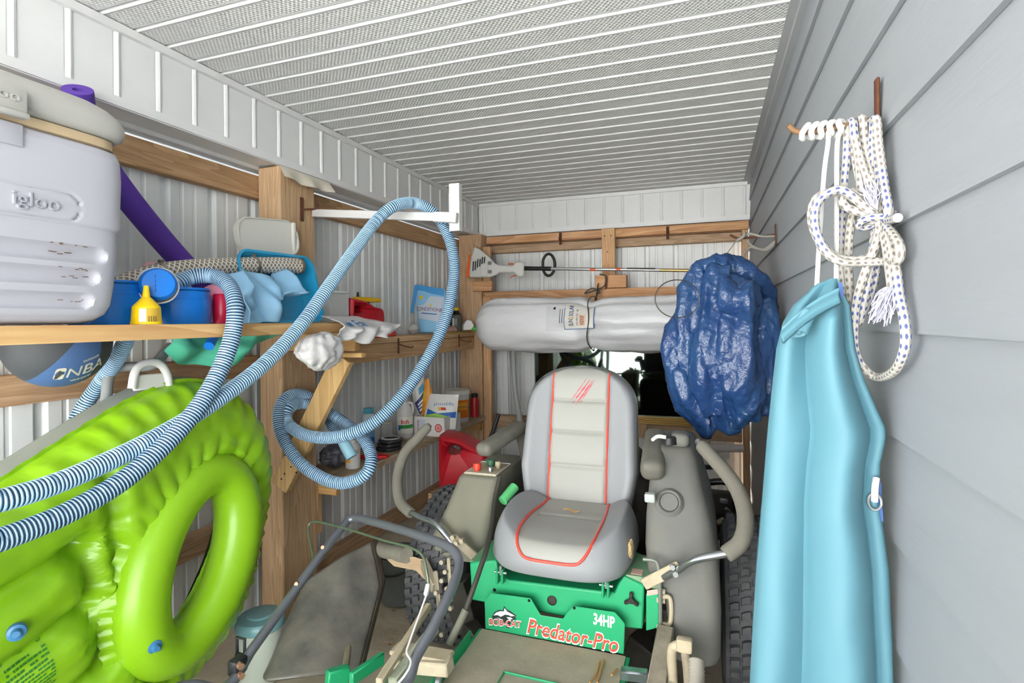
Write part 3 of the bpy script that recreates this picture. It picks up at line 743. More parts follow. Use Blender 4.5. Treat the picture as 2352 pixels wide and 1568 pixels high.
mb = blob((-1.52, 2.17, 1.395), .035, .17, .038, 7.7, 11, .3); mb.build('stuffed_part', bagm, sb, angle=80)
def bagwarp(v):
    u, vv = .36 + v.x / .43, .34 - v.y / .15; p = Vector(bagf(u, max(.02, min(.98, vv)))); return p + Vector((.006 + v.z, 0, .004))
bm_blue = mat('blue_bag_print', '#3f7fb4', .5)
textmb('Fav', .06, None, .0004, warp=bagwarp).build('print', bm_blue, sb)
mb = MB(); mb.grid(lambda u, v: bagwarp(Vector((-.078 + .025 * u, -.008 + .02 * v, 0))), 4, 4); mb.build('print', bm_blue, sb, fix=False)

# basketball wedged between the rails
ballk = thing('basketball', 'black and blue rubber basketball wedged under the shelf rail', 'ball', (-1.735, 1.035, 1.245))
BC, BR = Vector((-1.735, 1.035, 1.372)), .128
def ballmat():
    m = bpy.data.materials.new('black_blue_rubber_ball'); m.use_nodes = True; N = m.node_tree.nodes; L = m.node_tree.links; P = N['Principled BSDF']; P.inputs['Roughness'].default_value = .65
    tc = N.new('ShaderNodeTexCoord'); sp = N.new('ShaderNodeSeparateXYZ'); mp = N.new('ShaderNodeMapping'); mp.inputs['Rotation'].default_value = (R(20), R(-55), R(25)); L.new(tc.outputs['Object'], mp.inputs[0])
    ad = N.new('ShaderNodeVectorMath'); ad.operation = 'SUBTRACT'; ad.inputs[1].default_value = BC - Vector((-1.735, 1.035, 1.245)); L.new(tc.outputs['Object'], ad.inputs[0]); L.new(ad.outputs[0], mp.inputs[0]); L.new(mp.outputs[0], sp.inputs[0])
    a = mth(N, L, 'ARCTAN2', sp.outputs[1], sp.outputs[0]); s = mth(N, L, 'SINE', mth(N, L, 'MULTIPLY', a, 3))
    L.new(mixc(N, L, mth(N, L, 'GREATER_THAN', s, .25), '#34383c', '#3c5a86'), P.inputs['Base Color'])
    n = N.new('ShaderNodeTexVoronoi'); n.inputs['Scale'].default_value = 380; L.new(tc.outputs['Object'], n.inputs[0]); b = N.new('ShaderNodeBump'); b.inputs['Strength'].default_value = .25; b.inputs['Distance'].default_value = .001; L.new(n.outputs[0], b.inputs['Height']); L.new(b.outputs[0], P.inputs['Normal'])
    return m
mb = MB(); mb.ball(BC, BR, 48, 40)
for v in mb.V: v.z = min(v.z, 1.412)
mb.build('rubber_shell', ballmat(), ballk)
def ballwarp(center_dir, right, k=1.0):
    n = Vector(center_dir).normalized(); r_ = Vector(right); r_ = (r_ - n * r_.dot(n)).normalized(); u_ = n.cross(r_)
    def wv(v):
        d = (n + r_ * (v.x / BR) + u_ * (v.y / BR)).normalized(); return BC + d * (BR + .0006 + v.z)
    return wv
sil = mat('silver_print', '#b9b6a4', .45)
cd = (atX(196, 848, BC.x + .10) - BC)
dirr = Vector((.12, 1, .38))
textmb('NBA', .050, None, .0004, shear=.25, warp=ballwarp(cd, dirr)).build('print', sil, ballk)
textmb('VARSITY', .014, None, .0003, shear=.25, warp=lambda v: ballwarp(cd, dirr)(v + Vector((-.012, -.036, 0)))).build('print', sil, ballk)
textmb('OUTDOOR', .009, None, .0003, shear=.25, warp=lambda v: ballwarp(cd, dirr)(v + Vector((.018, .032, 0)))).build('print', sil, ballk)
mb = MB(); wv = ballwarp(cd, dirr)
lg = rr_loop(-.078, -.050, -.022, .026, .008, 4); mb.prism([(p[0] + p[1] * .25, p[1]) for p in lg], lambda a, b: wv(Vector((a, b, .0002))), lambda a, b: wv(Vector((a, b, .0005))))
mb.build('print', sil, ballk)
mb = MB(); fig = [(-.074, -.02), (-.066, -.018), (-.062, -.006), (-.056, .004), (-.058, .012), (-.062, .01), (-.064, .018), (-.070, .016), (-.069, .006), (-.074, -.004)]
mb.prism([(p[0] + p[1] * .25, p[1]) for p in fig], lambda a, b: wv(Vector((a, b, .0008))), lambda a, b: wv(Vector((a, b, .0012)))); mb.build('print', mat('dark_print', '#3b3f42', .6), ballk)

# mint cloth hanging through the gap
mint = mat('mint_green_cloth', '#58c0a0', .7, bump=.15, bscale=40)
def mintf(u, v):
    y = 1.36 + .52 * u; sag = sin(pi * u) ** .5
    z = 1.418 - v * (.05 + .115 * sin(pi * min(1, max(0, u * .9 + .12))) ) + .01 * sin(u * 15 + v * 3)
    x = -1.76 + .05 * sin(v * pi) + .025 * sin(u * 11 + 2 * v) + .02 * h2(u * 5, v * 4, 9)
    return (x, y, z)
mb = MB(); mb.grid(mintf, 50, 26); mb.grid(lambda u, v: Vector(mintf(u, v)) + Vector((-.07 * sin(pi * u) * (1 - v * .9), 0, .0)), 50, 26); o = mb.build('cloth_bag', mint, fix=False, angle=70)
tag(o, 'mint green cloth bag drooping below the shelf behind the hoses', 'cloth bag')
mb = MB(); mb.cyl(atX(480, 795, -1.66), atX(496, 765, -1.70), .017, n=16); tag(mb.build('pipe_stub', blue_tape), 'short blue pipe stub poking down in front of mint cloth', 'pipe')

# white plastic handle and grey tube under the shelf
wp = mat('white_plastic', '#d4d3d1', .35)
hd = thing('skimmer_handle', 'white plastic loop handle on a grey tube above the green float', 'handle', atX(340, 880, -1.74))
P = catmull([atX(x, y, -1.74) for x, y in ((303, 892), (310, 855), (325, 838), (350, 832), (372, 840), (384, 862), (388, 885))], 6)
mb = MB(); mb.tube(P, [.013] * len(P), 12); mb.build('loop', wp, hd)
mb = MB(); P2 = [atX(305, 880, -1.745), atX(390, 872, -1.745)]; mb.bar(P2[0], P2[1], .01, .05, .004); mb.build('web', wp, hd)
greyt = mat('grey_tube', '#8d9190', .45)
mb = MB(); mb.tube(catmull([atX(392, 795, -1.80), atX(355, 835, -1.77), atX(330, 842, -1.80), atX(280, 843, -1.84), atX(252, 860, -1.85), atX(245, 905, -1.84), atX(243, 930, -1.82)], 6), .016, 12); mb.build('tube', greyt, hd)

# ================= STRIPED POOL HOSE =================
h_light = mat('hose_light_blue', '#a9cdea', .42); h_dark = mat('hose_navy', '#27425f', .5); h_cuff = mat('hose_cuff_blue', '#9fd3e6', .45)
def striped(P, name, parent, r=.0265, pitch=.0092):
    Q = resample(P, pitch / 2); mb = MB()
    # each half pitch is a ring; light ridges stand proud of the navy grooves
    rr = []; PP = []
    for i, p in enumerate(Q[:-1]):
        q = Q[i + 1]; big = i % 2 == 0; a = r if big else r - .0016
        PP += [p.lerp(q, .04), p.lerp(q, .96)]; rr += [a, a]
    mb.tube(PP, rr, 16, mfun=lambda i: 0 if (i % 4) in (0, 3) else 1)
    return mb.build(name, [h_light, h_dark], parent, fix=False, angle=85)
ph = thing('pool_hose', 'long blue striped pool hose draped from shelf over the white bracket', 'hose', (-1.5, 1.6, .95))
A_ = [atX(405, 652, -1.66), atX(440, 636, -1.65), atX(490, 634, -1.60), atX(525, 655, -1.52), atX(540, 700, -1.463), atX(534, 770, -1.455), atX(505, 850, -1.455), atX(455, 935, -1.45), atX(380, 1020, -1.45), atX(280, 1105, -1.45), atX(150, 1180, -1.45), atX(0, 1240, -1.45), atX(-170, 1300, -1.45)]
lowL = [Vector((-1.50, .42, .62)), Vector((-1.56, .30, .62)), Vector((-1.60, .36, .74))]
B_ = [atX(-170, 1190, -1.52), atX(0, 1150, -1.49), atX(150, 1102, -1.49), atX(330, 1020, -1.49), atX(470, 938, -1.47), atX(600, 842, -1.46), atX(690, 748, -1.445), atX(750, 665, -1.425), atX(810, 580, -1.42), atX(862, 510, -1.40), atX(905, 474, -1.345)]
C_ = [atY(950, 466, 2.30), atY(992, 485, 2.36), atY(1024, 530, 2.395), atY(1042, 590, 2.39), atY(1040, 660, 2.35), atY(1019, 745, 2.29), atY(982, 822, 2.22), atY(930, 900, 2.13), atY(870, 962, 2.05), atY(805, 996, 2.0), atY(745, 1005, 1.99), atY(695, 996, 1.99), atY(660, 970, 2.02), atY(664, 938, 2.045), atY(695, 926, 2.135), atY(740, 940, 2.17), atY(790, 970, 2.16), atY(835, 1008, 2.1), atY(853, 1055, 2.04), atY(832, 1095, 2.0), atY(770, 1108, 1.98), atY(695, 1068, 1.97), atY(650, 1005, 1.98), atY(640, 950, 2.0), atY(655, 915, 2.05), atY(690, 905, 2.14), atY(735, 930, 2.215), atY(768, 985, 2.235), atY(790, 1015, 2.23)]
striped(catmull(A_ + lowL + B_ + C_, 10), 'ribbed_tube', ph)
e0, e1 = atY(788, 1012, 2.23), atY(808, 1050, 2.23); mb = MB(); mb.cyl(e0, e1, .028, n=24); mb.build('cuff', h_cuff, ph)
hp = thing('pool_hose', 'short dark striped hose end hanging behind the shelf rail', 'hose', atX(200, 1000, -1.8))
striped(catmull([atX(292, 775, -1.72), atX(268, 825, -1.80), atX(230, 880, -1.90), atX(195, 930, -1.95), atX(165, 985, -1.96), atX(125, 1070, -1.96)], 10), 'ribbed_tube', hp, .024, .0095)

# white bracket
wb = thing('hose_bracket', 'white channel bracket arm on the post holding the pool hose', 'bracket', (-1.9, 2.2, 1.85))
b0, b1 = Vector((-1.908, 2.325, 1.982)), atY(1050, 500, 2.325)
mb = MB(); mb.bar(b0, b1, .026, .040, .003); arm = mb.build('arm', wp, wb)
mb = MB(); dd = (b1 - b0).normalized(); mb.bar(b1 - dd * .12, b1, .032, .047, .003); mb.build('sleeve', wp, arm)
vt, vb = atY(1046, 421, 2.345), atY(1044, 530, 2.345)
mb = MB(); mb.box(vb.x - .026, vb.x + .026, 2.343, 2.348, vb.z, vt.z); mb.box(vb.x + .021, vb.x + .026, 2.348, 2.375, vb.z, vt.z); mb.box(vb.x - .026, vb.x - .021, 2.348, 2.375, vb.z, vt.z); mb.build('upright', wp, wb)
# ================= LIME FLOAT =================
lime = mat('lime_vinyl', '#8abd1e', .30, spec=.5, var=.08, vscale=3, col2='#7cb014')
greyv = mat('smoky_clear_vinyl', '#8e958c', .25, spec=.6, var=.2, vscale=4)
lime_w = mat('lime_vinyl_wrinkled', '#8abd1e', .26, spec=.5, var=.08, vscale=3, col2='#7cb014', bump=.55, bscale=7, bdist=.03, detail=2, stretch=(1, 1, 1.6))
valve = mat('blue_valve', '#3f79a8', .3)
fo = thing('pool_float', 'big lime green inflatable pool lounge standing against the wall', 'pool float', (-1.72, 1.0, .03))
RC = (1.385, .63)       # centre of the ring hole in (Y, z)
XS = -1.74              # seam plane
outl = catmull([Vector((y, z, 0)) for y, z in ((1.785, .69), (1.79, .88), (1.735, 1.05), (1.61, 1.165), (1.43, 1.215), (1.25, 1.175), (1.05, 1.085), (.82, .97), (.62, .87), (.44, .74), (.34, .54), (.30, .32), (.36, .14), (.50, .045), (.70, .035), (1.0, .06), (1.25, .13), (1.45, .19), (1.60, .28), (1.71, .44))], 12, True)
def out_at(a):
    best = None; c = Vector((RC[0], RC[1], 0)); d = Vector((cos(a), sin(a), 0)); n_ = Vector((-sin(a), cos(a), 0)); bt = 0
    for i in range(len(outl)):
        p, q = outl[i] - c, outl[(i + 1) % len(outl)] - c; s0, s1 = p.dot(n_), q.dot(n_)
        if s0 * s1 <= 0 and s0 != s1:
            t = s0 / (s0 - s1); pt = p.lerp(q, t); k = pt.dot(d)
            if k > bt: bt = k
    return bt
NPH = 220; OUT = [out_at(2 * pi * i / NPH) for i in range(NPH)]
RHO = R(26); HA, HB = .085, .200
def hole_r(a): return 1 / sqrt((cos(a + RHO) / HA) ** 2 + (sin(a + RHO) / HB) ** 2)
def rot_r(v): return Vector((v.x, v.y * cos(RHO) + v.z * sin(RHO), -v.y * sin(RHO) + v.z * cos(RHO)))
def body(front):
    NR = 46; mb = MB()
    def f(u, v):
        i = int(round(u * NPH)) % NPH; a = 2 * pi * i / NPH; r0, r1 = hole_r(a) * (1.25 if front else 2.1), OUT[i]
        r_ = r0 + (r1 - r0) * v; y, z = RC[0] + r_ * cos(a), RC[1] + r_ * sin(a)
        edge = (1 - v) * (r1 - r0)               # metres from the seam
        inn = v * (r1 - r0)
        t = .115 * min(1, sqrt(max(0, 1 - (1 - min(1, edge / .16)) ** 2)))
        t *= min(1, .35 + .65 * min(1, inn / .12))
        if front:
            # gathered puckers along the seam, folds running out from the ring
            t += .012 * sin(a * 46 + 3 * h2(a * 3, 1)) * math.exp(-edge / .05) * (edge > .002)
            t += .012 * abs(h2(a * 5.5, v * 2.2, 4)) * min(1, edge / .1) + .020 * h2(y * 4, z * 4 , 2) * min(1, edge / .12)
            # welded creases of the pillow segments
            for (ya, za, yb, zb, dep, wd) in ((1.05, .80, .30, .62, .055, .045), (1.05, .62, .30, .40, .06, .05), (1.10, .45, .55, .22, .045, .04), (1.10, 1.0, 1.16, .62, .045, .035), (1.05, .80, 1.10, .45, .05, .05)):
                ax, az = yb - ya, zb - za; L2 = ax * ax + az * az; s = max(0, min(1, ((y - ya) * ax + (z - za) * az) / L2))
                d2 = (y - ya - ax * s) ** 2 + (z - za - az * s) ** 2; t -= dep * math.exp(-d2 / (wd * wd * .5)) * min(1, edge / .08)
            t += .016 * (abs(sin(a * 17 + 2 * h2(a * 2, 3))) ** .5 - .6) * math.exp(-((inn - .10) / .07) ** 2)
            # sharp vinyl wrinkles fanning from the weld corner
            for (yc, zc) in ((1.05, .80), (1.08, .52), (1.20, .33)):
                rr = sqrt((y - yc) ** 2 + (z - zc) ** 2); an = math.atan2(z - zc, y - yc)
                t += .013 * math.exp(-rr / .16) * (abs(sin(an * 5 + yc * 7)) ** .6 - .5) * min(1, edge / .08) * min(1, rr / .03)
        else:
            t += .02 * h2(y * 6, z * 6, 8) * min(1, edge / .1)
            bl_ = .060 * max(0, sin(pi * min(1, edge / .10))) * max(0, min(1, .6 + .7 * sin(a - .3)))
            y += bl_ * cos(a); z += bl_ * sin(a)
        w_ = .006 * sin(a * 40) if v > .985 else 0
        return (XS + (max(t, .0) if front else -max(t, 0)), y, z)
    mb.grid(f, NPH, NR, cu=True); return mb
body(True).build('lime_chamber', lime_w, fo, fix=False, angle=60)
body(False).build('smoky_back', greyv, fo, fix=True, angle=60)
# seam flange
mb = MB()
def fl2(u, v):
    i = int(round(u * NPH)) % NPH; a = 2 * pi * i / NPH; r_ = OUT[i] - .004 + .016 * v
    return (XS + .004 * sin(a * 60) * v, RC[0] + r_ * cos(a), RC[1] + r_ * sin(a))
mb.grid(fl2, NPH, 2, cu=True); mb.build('seam', lime, fo, fix=False)
# the ring chamber
mb = MB(); rc = Vector((-1.640, 1.385, .63)); TA, TBr, TR = .165, .277, .079
def tor(u, v):
    a, b = 2 * pi * u, 2 * pi * v
    c = rot_r(Vector((0, TA * cos(a), TBr * sin(a)))); n_ = rot_r(Vector((0, cos(a) * TBr, sin(a) * TA)).normalized())
    tr_ = TR * (1 + .04 * sin(a * 2 + 1))
    return rc + c + n_ * (tr_ * cos(b)) + Vector((tr_ * 1.0 * sin(b) * (1 + .0), 0, 0)) + Vector((-.02 * sin(a - .4), 0, 0))
mb.grid(tor, 120, 32, cu=True, cv=True); mb.build('ring_chamber', lime, fo, angle=70)
mb = MB()
def pucker(u, v):
    a = 2 * pi * u; n_ = rot_r(Vector((0, cos(a) * TBr, sin(a) * TA)).normalized()); rr = TR * .90 + .035 * v
    return rc + Vector((.012 - .035 * v + .007 * sin(a * 44 + 3 * sin(a * 5)) * (.3 + v * .7), 0, 0)) + rot_r(Vector((0, TA * cos(a), TBr * sin(a)))) + n_ * rr
mb.grid(pucker, 240, 6, cu=True); mb.build('ring_weld', lime, fo, fix=False, angle=70)
for (px, py, x, nrm) in ((38, 1453, -1.595, (.8, -.5, .1)), (356, 1485, -1.555, (.9, -.3, -.1))):
    p = atX(px, py, x); mb = MB(); mb.lathe(p, [(0, .016), (.008, .016), (.011, .010), (.012, .004), (.019, .002), (.021, -.012)], axis=nrm, n=20); mb.ball(p + Vector(nrm).normalized() * .012 + Vector((0, .008, -.006)), .006, 10, 8); mb.build('valve', valve, fo)
# printed safety text block, small rows following the surface
from mathutils.bvhtree import BVHTree
chm = [o for o in COL.objects if o.name == 'lime_chamber'][0]
bvh = BVHTree.FromPolygons([v.co + Vector((-1.72, 1.0, .03)) for v in chm.data.vertices], [list(p.vertices) for p in chm.data.polygons])
prn = mat('dark_green_print', '#2f7a2a', .5)
def onfloat(y, z, e=.0015):
    h = bvh.ray_cast(Vector((-1.2, y, z)), Vector((-1, 0, 0)))
    return (h[0] + h[1] * e * (1 if h[1].x > 0 else -1)) if h[0] else Vector((-1.65, y, z))
mb = MB(); rnd = random.Random(5)
pA, pB = atX(125, 1475, -1.62), atX(0, 1525, -1.62)
for row in range(16):
    s0 = 0
    for k in range(26):
        ln = rnd.uniform(.004, .011); y0 = pA.y + .002 - s0; z0 = pA.z - .012 - row * .0085 - s0 * .28
        if rnd.random() < .88 and y0 - ln > .70:
            q = [(y0, z0), (y0 - ln, z0 - ln * .28), (y0 - ln, z0 - ln * .28 - .0045), (y0, z0 - .0045)]
            mb.add([onfloat(*c) for c in q], [(0, 1, 2, 3)])
        s0 += ln + .002
mb.build('print', prn, fo, fix=False)
mb = MB()
for k in range(3):
    y0, z0 = pA.y - .01 - k * .04, pA.z + .004 - k * .011
    for j in range(14):
        a, b = 2 * pi * j / 14, 2 * pi * (j + 1) / 14
        mb.add([onfloat(y0 + .005 * cos(a), z0 + .006 * sin(a)), onfloat(y0 + .005 * cos(b), z0 + .006 * sin(b)), onfloat(y0 + .003 * cos(b), z0 + .004 * sin(b)), onfloat(y0 + .003 * cos(a), z0 + .004 * sin(a))], [(0, 1, 2, 3)])
mb.build('print', prn, fo, fix=False)
# ================= BACK WALL THINGS =================
steel = mat('bright_steel', '#b9bbbd', .3, .9); chrome = mat('chrome_tube', '#a9adb2', .22, .9, var=.15, vscale=12)
# ---- string trimmer lying on the blocks
gry = mat('light_grey_housing', '#cfcfca', .45); orange_p = mat('orange_plastic', '#e8601e', .4)
ty = 4.29
st = thing('string_trimmer', 'string trimmer with grey and orange motor lying on wall blocks', 'string trimmer', atY(1110, 640, ty))
def tp(x, y, dy=0): return atY(x, y, ty + dy)
def prism_px(pts, d0, d1, mid=None):
    mb = MB(); mb.prism(pts, lambda a, b: tp(a, b, d0), lambda a, b: tp(a, b, d1)); return mb
def soft(o, w_=.008, seg=3):
    md = o.modifiers.new('bevel', 'BEVEL'); md.width = w_; md.segments = seg; md.limit_method = 'ANGLE'; md.angle_limit = R(35); return o
o = prism_px([(1090, 567), (1102, 572), (1122, 588), (1136, 604), (1147, 609), (1178, 610), (1184, 602), (1198, 601), (1204, 608), (1204, 632), (1196, 637), (1188, 633), (1180, 626), (1148, 626), (1138, 632), (1125, 637), (1078, 637), (1078, 620), (1082, 590)], -.055, .055).build('housing', gry, st); soft(o, .012)
soft(prism_px([(1071, 636), (1071, 625), (1077, 585), (1082, 583), (1080, 600), (1079, 637)], -.05, .05).build('rear_cover', orange_p, st), .004)
soft(prism_px([(1104, 606), (1120, 606), (1118, 634), (1104, 634)], -.062, -.05).build('side_panel', gry, st), .003)
vent = mat('vent_black', '#22221f', .7)
for k in range(6):
    mb = MB(); a, b = 1086 + k * 5.2, 600 - k * 2.5 + (k % 2) * 2; mb.prism([(a, b), (a + 2.8, b), (a + 1.4, b + 22 - k * 1.5), (a - 1.2, b + 22 - k * 1.5)], lambda p, q: tp(p, q, -.0625), lambda p, q: tp(p, q, -.045)); mb.build('vent_slot', vent, st)
for y0 in (600, 620):
    for k in range(3):
        mb = MB(); mb.prism([(1121 + k * 3, y0), (1122.6 + k * 3, y0), (1122.6 + k * 3, y0 + 8), (1121 + k * 3, y0 + 8)], lambda p, q: tp(p, q, -.0625), lambda p, q: tp(p, q, -.045)); mb.build('vent_slot', vent, st)
mb = MB(); mb.cyl(tp(1203, 616), tp(1266, 617), .0175, n=18); mb.build('grip', blackp, st)
lc = tp(1259, 609); mb = MB(); P = []
for k in range(25):
    a = R(-70 + 320 * k / 24 - 90); P.append(lc + Vector((.052 * cos(a), .015, .098 * sin(a) * .9 + .005)))
mb.tube(P, .0115, 10, closed=True); mb.build('loop_handle', blackp, st)
mb = MB(); mb.cyl(tp(1264, 617), tp(1515, 620), .0125, n=16); sft = mb.build('shaft', steel, st)
mb = MB(); mb.cyl(tp(1515, 620), tp(1645, 622), .0127, n=16); mb.build('shaft', mat('brass_shaft', '#b59a63', .3, .8), st)
for (a, b, m_) in ((1355, 1368, orange_p), (1415, 1426, orange_p), (1440, 1505, mat('black_lettering_band', '#54534e', .5))):
    mb = MB(); mb.cyl(tp(a, 618.3), tp(b, 618.8), .0129, n=16); mb.build('decal', m_, sft)
mb = MB(); mb.bar(tp(1168, 606, -.01), tp(1180, 606, -.01), .012, .012, .003); mb.build('trigger', orange_p, st)
mb = MB(); mb.tube(catmull([tp(1186, 632), tp(1178, 634), tp(1172, 638)], 4), .004, 8); mb.build('trigger', orange_p, st)

# ---- rolled solar cover
rollm = mat('silver_grey_film', '#e6e7e9', .3, bump=.7, bscale=9, bdist=.02, var=.08, vscale=3, stretch=(.5, 1, 1))
sr = thing('rolled_cover', 'fat roll of pool cover in silvery plastic tied with string', 'rolled cover', (-.95, 4.19, 1.18))
RC0 = Vector((0, 4.11, 1.392)); xa, xb = -1.745, -.02; xp = -.815
def rollf(u, v):
    x = xa + (xb - xa) * u; a = 2 * pi * v
    e = min(1, (u) / .10, (1 - u) / .06); rad = .208 * (1 - (1 - e) ** 2.2 * .55)
    rad *= 1 - .16 * math.exp(-((x - xp) / .06) ** 2) - .03 * (x > xp)
    rad += .012 * sin(a * 11 + 2 * h2(x * 3, 7)) * math.exp(-abs(x - xp) / .22) - .026 * abs(h2(x * 1.3 + .7, cos(a) * 3.2, sin(a) * 3.2)) + .008 + .016 * h2(x * 3, cos(a) * 1.5, sin(a) * 1.5) - .010 * abs(h2(x * 5 + 3, cos(a) * 5, sin(a) * 5)) + .012 * sin(a * 5 + 3 * h2(x * 2.5, 1)) * (.25 + math.exp(-((x - xp) / .2) ** 2))
    if e < .02: rad *= .25
    return Vector((x, RC0.y + rad * cos(a), RC0.z - .008 * sin(pi * u) + rad * sin(a) * (1.0 if sin(a) > 0 else 1.02)))
mb = MB(); mb.grid(rollf, 110, 56, cv=True)
mb.F.append(list(range(56))); mb.M.append(0); mb.UV.append(None); mb.F.append([109 * 56 + k for k in range(56)]); mb.M.append(0); mb.UV.append(None)
mb.build('film', rollm, sr, angle=60)
def roll_patch(x0, x1, z0, z1, e, nx=8, nz=8):
    def f(u, v):
        x = x0 + (x1 - x0) * u; z = z0 + (z1 - z0) * v; s = max(-.98, min(.98, (z - RC0.z) / .213)); a = pi + math.asin(s) * -1
        p = rollf((x - xa) / (xb - xa), (math.atan2(s, -sqrt(1 - s * s)) / (2 * pi)) % 1.0); return Vector((x, min(p.y, RC0.y - .2 * sqrt(1 - s * s)) - e, p.z))
    return f
lx0, lx1 = atY(1296, 730, 3.91).x, atY(1364, 730, 3.91).x
zz0, zz1 = atY(1330, 755, 3.91).z, atY(1330, 690, 3.91).z
bdr = mat('blue_label_border', '#5a7fae', .5)
mb = MB(); mb.grid(roll_patch(lx0, lx1, zz0, zz1, .004), 8, 8); mb.build('label', bdr, sr, fix=False)
mb = MB(); mb.grid(roll_patch(lx0 + .006, lx1 - .006, zz0 + .006, zz1 - .005, .006), 8, 8); lb = mb.build('label', mat('cream_label', '#e6e3da', .45), sr, fix=False)
mb = MB(); mb.grid(roll_patch(lx0 - .14, lx0 - .005, zz0 - .01, zz1 - .03, .004), 8, 8); mb.build('label', mat('pale_label', '#dadbdd', .3), sr, fix=False)
def rollwarp(cx, cz, e):   # text turned 90 degrees: reads upward
    def wv(v):
        x, z = cx - v.y, cz + v.x; f = roll_patch(x, x, z, z, e + v.z); return f(0, 0)
    return wv
cxm = (lx0 + lx1) / 2; czm = (zz0 + zz1) / 2
textmb('SUN   SOLAR', .045, None, .0005, sx=.56, offset=.0006, warp=rollwarp(lx0 + .055, czm, .008)).build('print', mat('navy_print', '#1d4f86', .5), lb)
textmb('2', .046, None, .0005, sx=.6, offset=.001, warp=rollwarp(lx0 + .055, czm - .016, .009)).build('print', mat('gold_print', '#e3a83a', .5), lb)
textmb('SOLAR COVER', .018, None, .0004, sx=1, warp=rollwarp(lx0 + .098, czm - .01, .008)).build('print', MATS['black_print'], lb)
mb = MB(); mb.grid(roll_patch(lx0 + .112, lx0 + .152, zz0 + .03, zz0 + .115, .008), 4, 6); mb.build('print', mat('orange_sticker', '#e9b79a', .5), lb, fix=False)
textmb('0213', .033, None, .0004, warp=rollwarp(lx0 + .133, zz0 + .072, .0105)).build('print', MATS['black_print'], lb)
for k, yy in enumerate((lx0 - .012, lx0 - .03)):
    mb = MB(); mb.grid(roll_patch(yy - .004, yy, zz0 + .05, zz0 + .15, .007), 2, 6); mb.build('print', MATS['black_print'], sr, fix=False)
mb = MB(); mb.grid(roll_patch(lx0 - .085, lx0 - .068, zz1 - .055, zz1 - .038, .007), 3, 3); mb.build('print', MATS['black_print'], sr, fix=False)
# string around the roll up to the block
strm = mat('grey_string', '#55504a', .9)
P = [Vector((xp, 4.322, 1.70))] + [Vector((xp + .01 * sin(k), RC0.y + .205 * cos(R(60 + k * 14)), RC0.z + .205 * sin(R(60 + k * 14)))) for k in range(0, 25)] + [Vector((xp + .004, 4.322, 1.71))]
mb = MB(); mb.tube(catmull(P, 3), .0045, 7); mb.build('tie_string', strm, sr)
mb = MB(); mb.tube(catmull([(-.80, 4.324, 1.78), (-.75, 4.322, 1.76), (-.76, 4.32, 1.69), (-.82, 4.322, 1.66), (-.92, 4.32, 1.63), (-.86, 4.32, 1.67), (-.80, 4.322, 1.64), (-.83, 4.32, 1.62)], 5), .006, 7); mb.build('knot', strm, sr)

# ---- framed mirror standing on the lower girt
mir = bpy.data.materials.new('mirror_glass'); mir.use_nodes = True; Pm = mir.node_tree.nodes['Principled BSDF']; Pm.inputs['Metallic'].default_value = 1; Pm.inputs['Roughness'].default_value = .03; Pm.inputs['Base Color'].default_value = lin('#667069')
gold = mat('gold_wood_frame', '#bf9a55', .4, .2)
mr = thing('framed_mirror', 'large mirror with a gold wood frame behind the mower seat', 'mirror', (-.78, 4.55, .58))
mx0, mx1 = -1.41, -.135
mb = MB(); mb.box(mx0, mx1, 4.548, 4.554, .635, 1.30); mb.build('glass', mir, mr)
for k in range(4):
    mb = MB(); mb.rbox(((mx0 + mx1) / 2, 4.540 - .003 * (k % 2), .586 + k * .016), (mx1 - mx0 + .02, .05, .0145), .004, 2); mb.build('frame_moulding', gold, mr)
mb = MB(); mb.rbox((mx1 + .006, 4.545, .96), (.012, .03, .69), .003, 1); mb.build('frame_side', mat('dark_frame', '#5a5043', .5), mr)
mb = MB(); mb.rbox((mx0 - .004, 4.548, .97), (.008, .012, .67), .002, 1); mb.build('frame_side', mat('pale_edge', '#b9c0b8', .4), mr)

# ---- grey vacuum hose and wand hanging at the back
vh = thing('vacuum_hose', 'grey ribbed vacuum hose hanging beside the mirror', 'hose', atY(1190, 985, 4.36))
P = catmull([atY(1178, 790, 4.40), atY(1180, 850, 4.38), atY(1184, 900, 4.38), atY(1192, 950, 4.38)], 12); Q = resample(P, .006)
vgrey = mat('grey_hose_rubber', '#b0b5b4', .55)
mb = MB(); mb.tube(Q, [.021 if i % 2 else .0185 for i in range(len(Q))], 14); mb.build('ribbed_tube', vgrey, vh, angle=85)
mb = MB(); mb.cyl(atY(1192, 948, 4.38), atY(1196, 982, 4.38), .025, n=18); mb.build('cuff', vgrey, vh)
mb = MB(); mb.cyl(atY(1168, 790, 4.47), atY(1172, 950, 4.47), .013, n=14); tag(mb.build('vacuum_wand', mat('pale_grey_pipe', '#b6bbbc', .4)), 'slim grey pipe standing behind the ribbed vacuum hose', 'pipe')

# ---- white pipe low on the back wall
pv = thing('plastic_pipe', 'white plastic pipe tied level along the back wall by the corner', 'pipe', (-.1, 4.53, .40))
mb = MB(); a, b = atY(1490, 1031, 4.53), atY(1708, 1029, 4.53); mb.cyl(a, b, .030, n=22); mb.build('pipe_body', mat('pvc_white', '#d4cfd2', .4), pv)
q = a.lerp(b, .82); mb = MB(); mb.cyl(q - Vector((.012, 0, 0)), q + Vector((.012, 0, 0)), .0325, n=22); mb.rbox(q + Vector((0, -.02, -.05)), (.05, .006, .05), .002, 1); mb.build('tie', wp, pv)

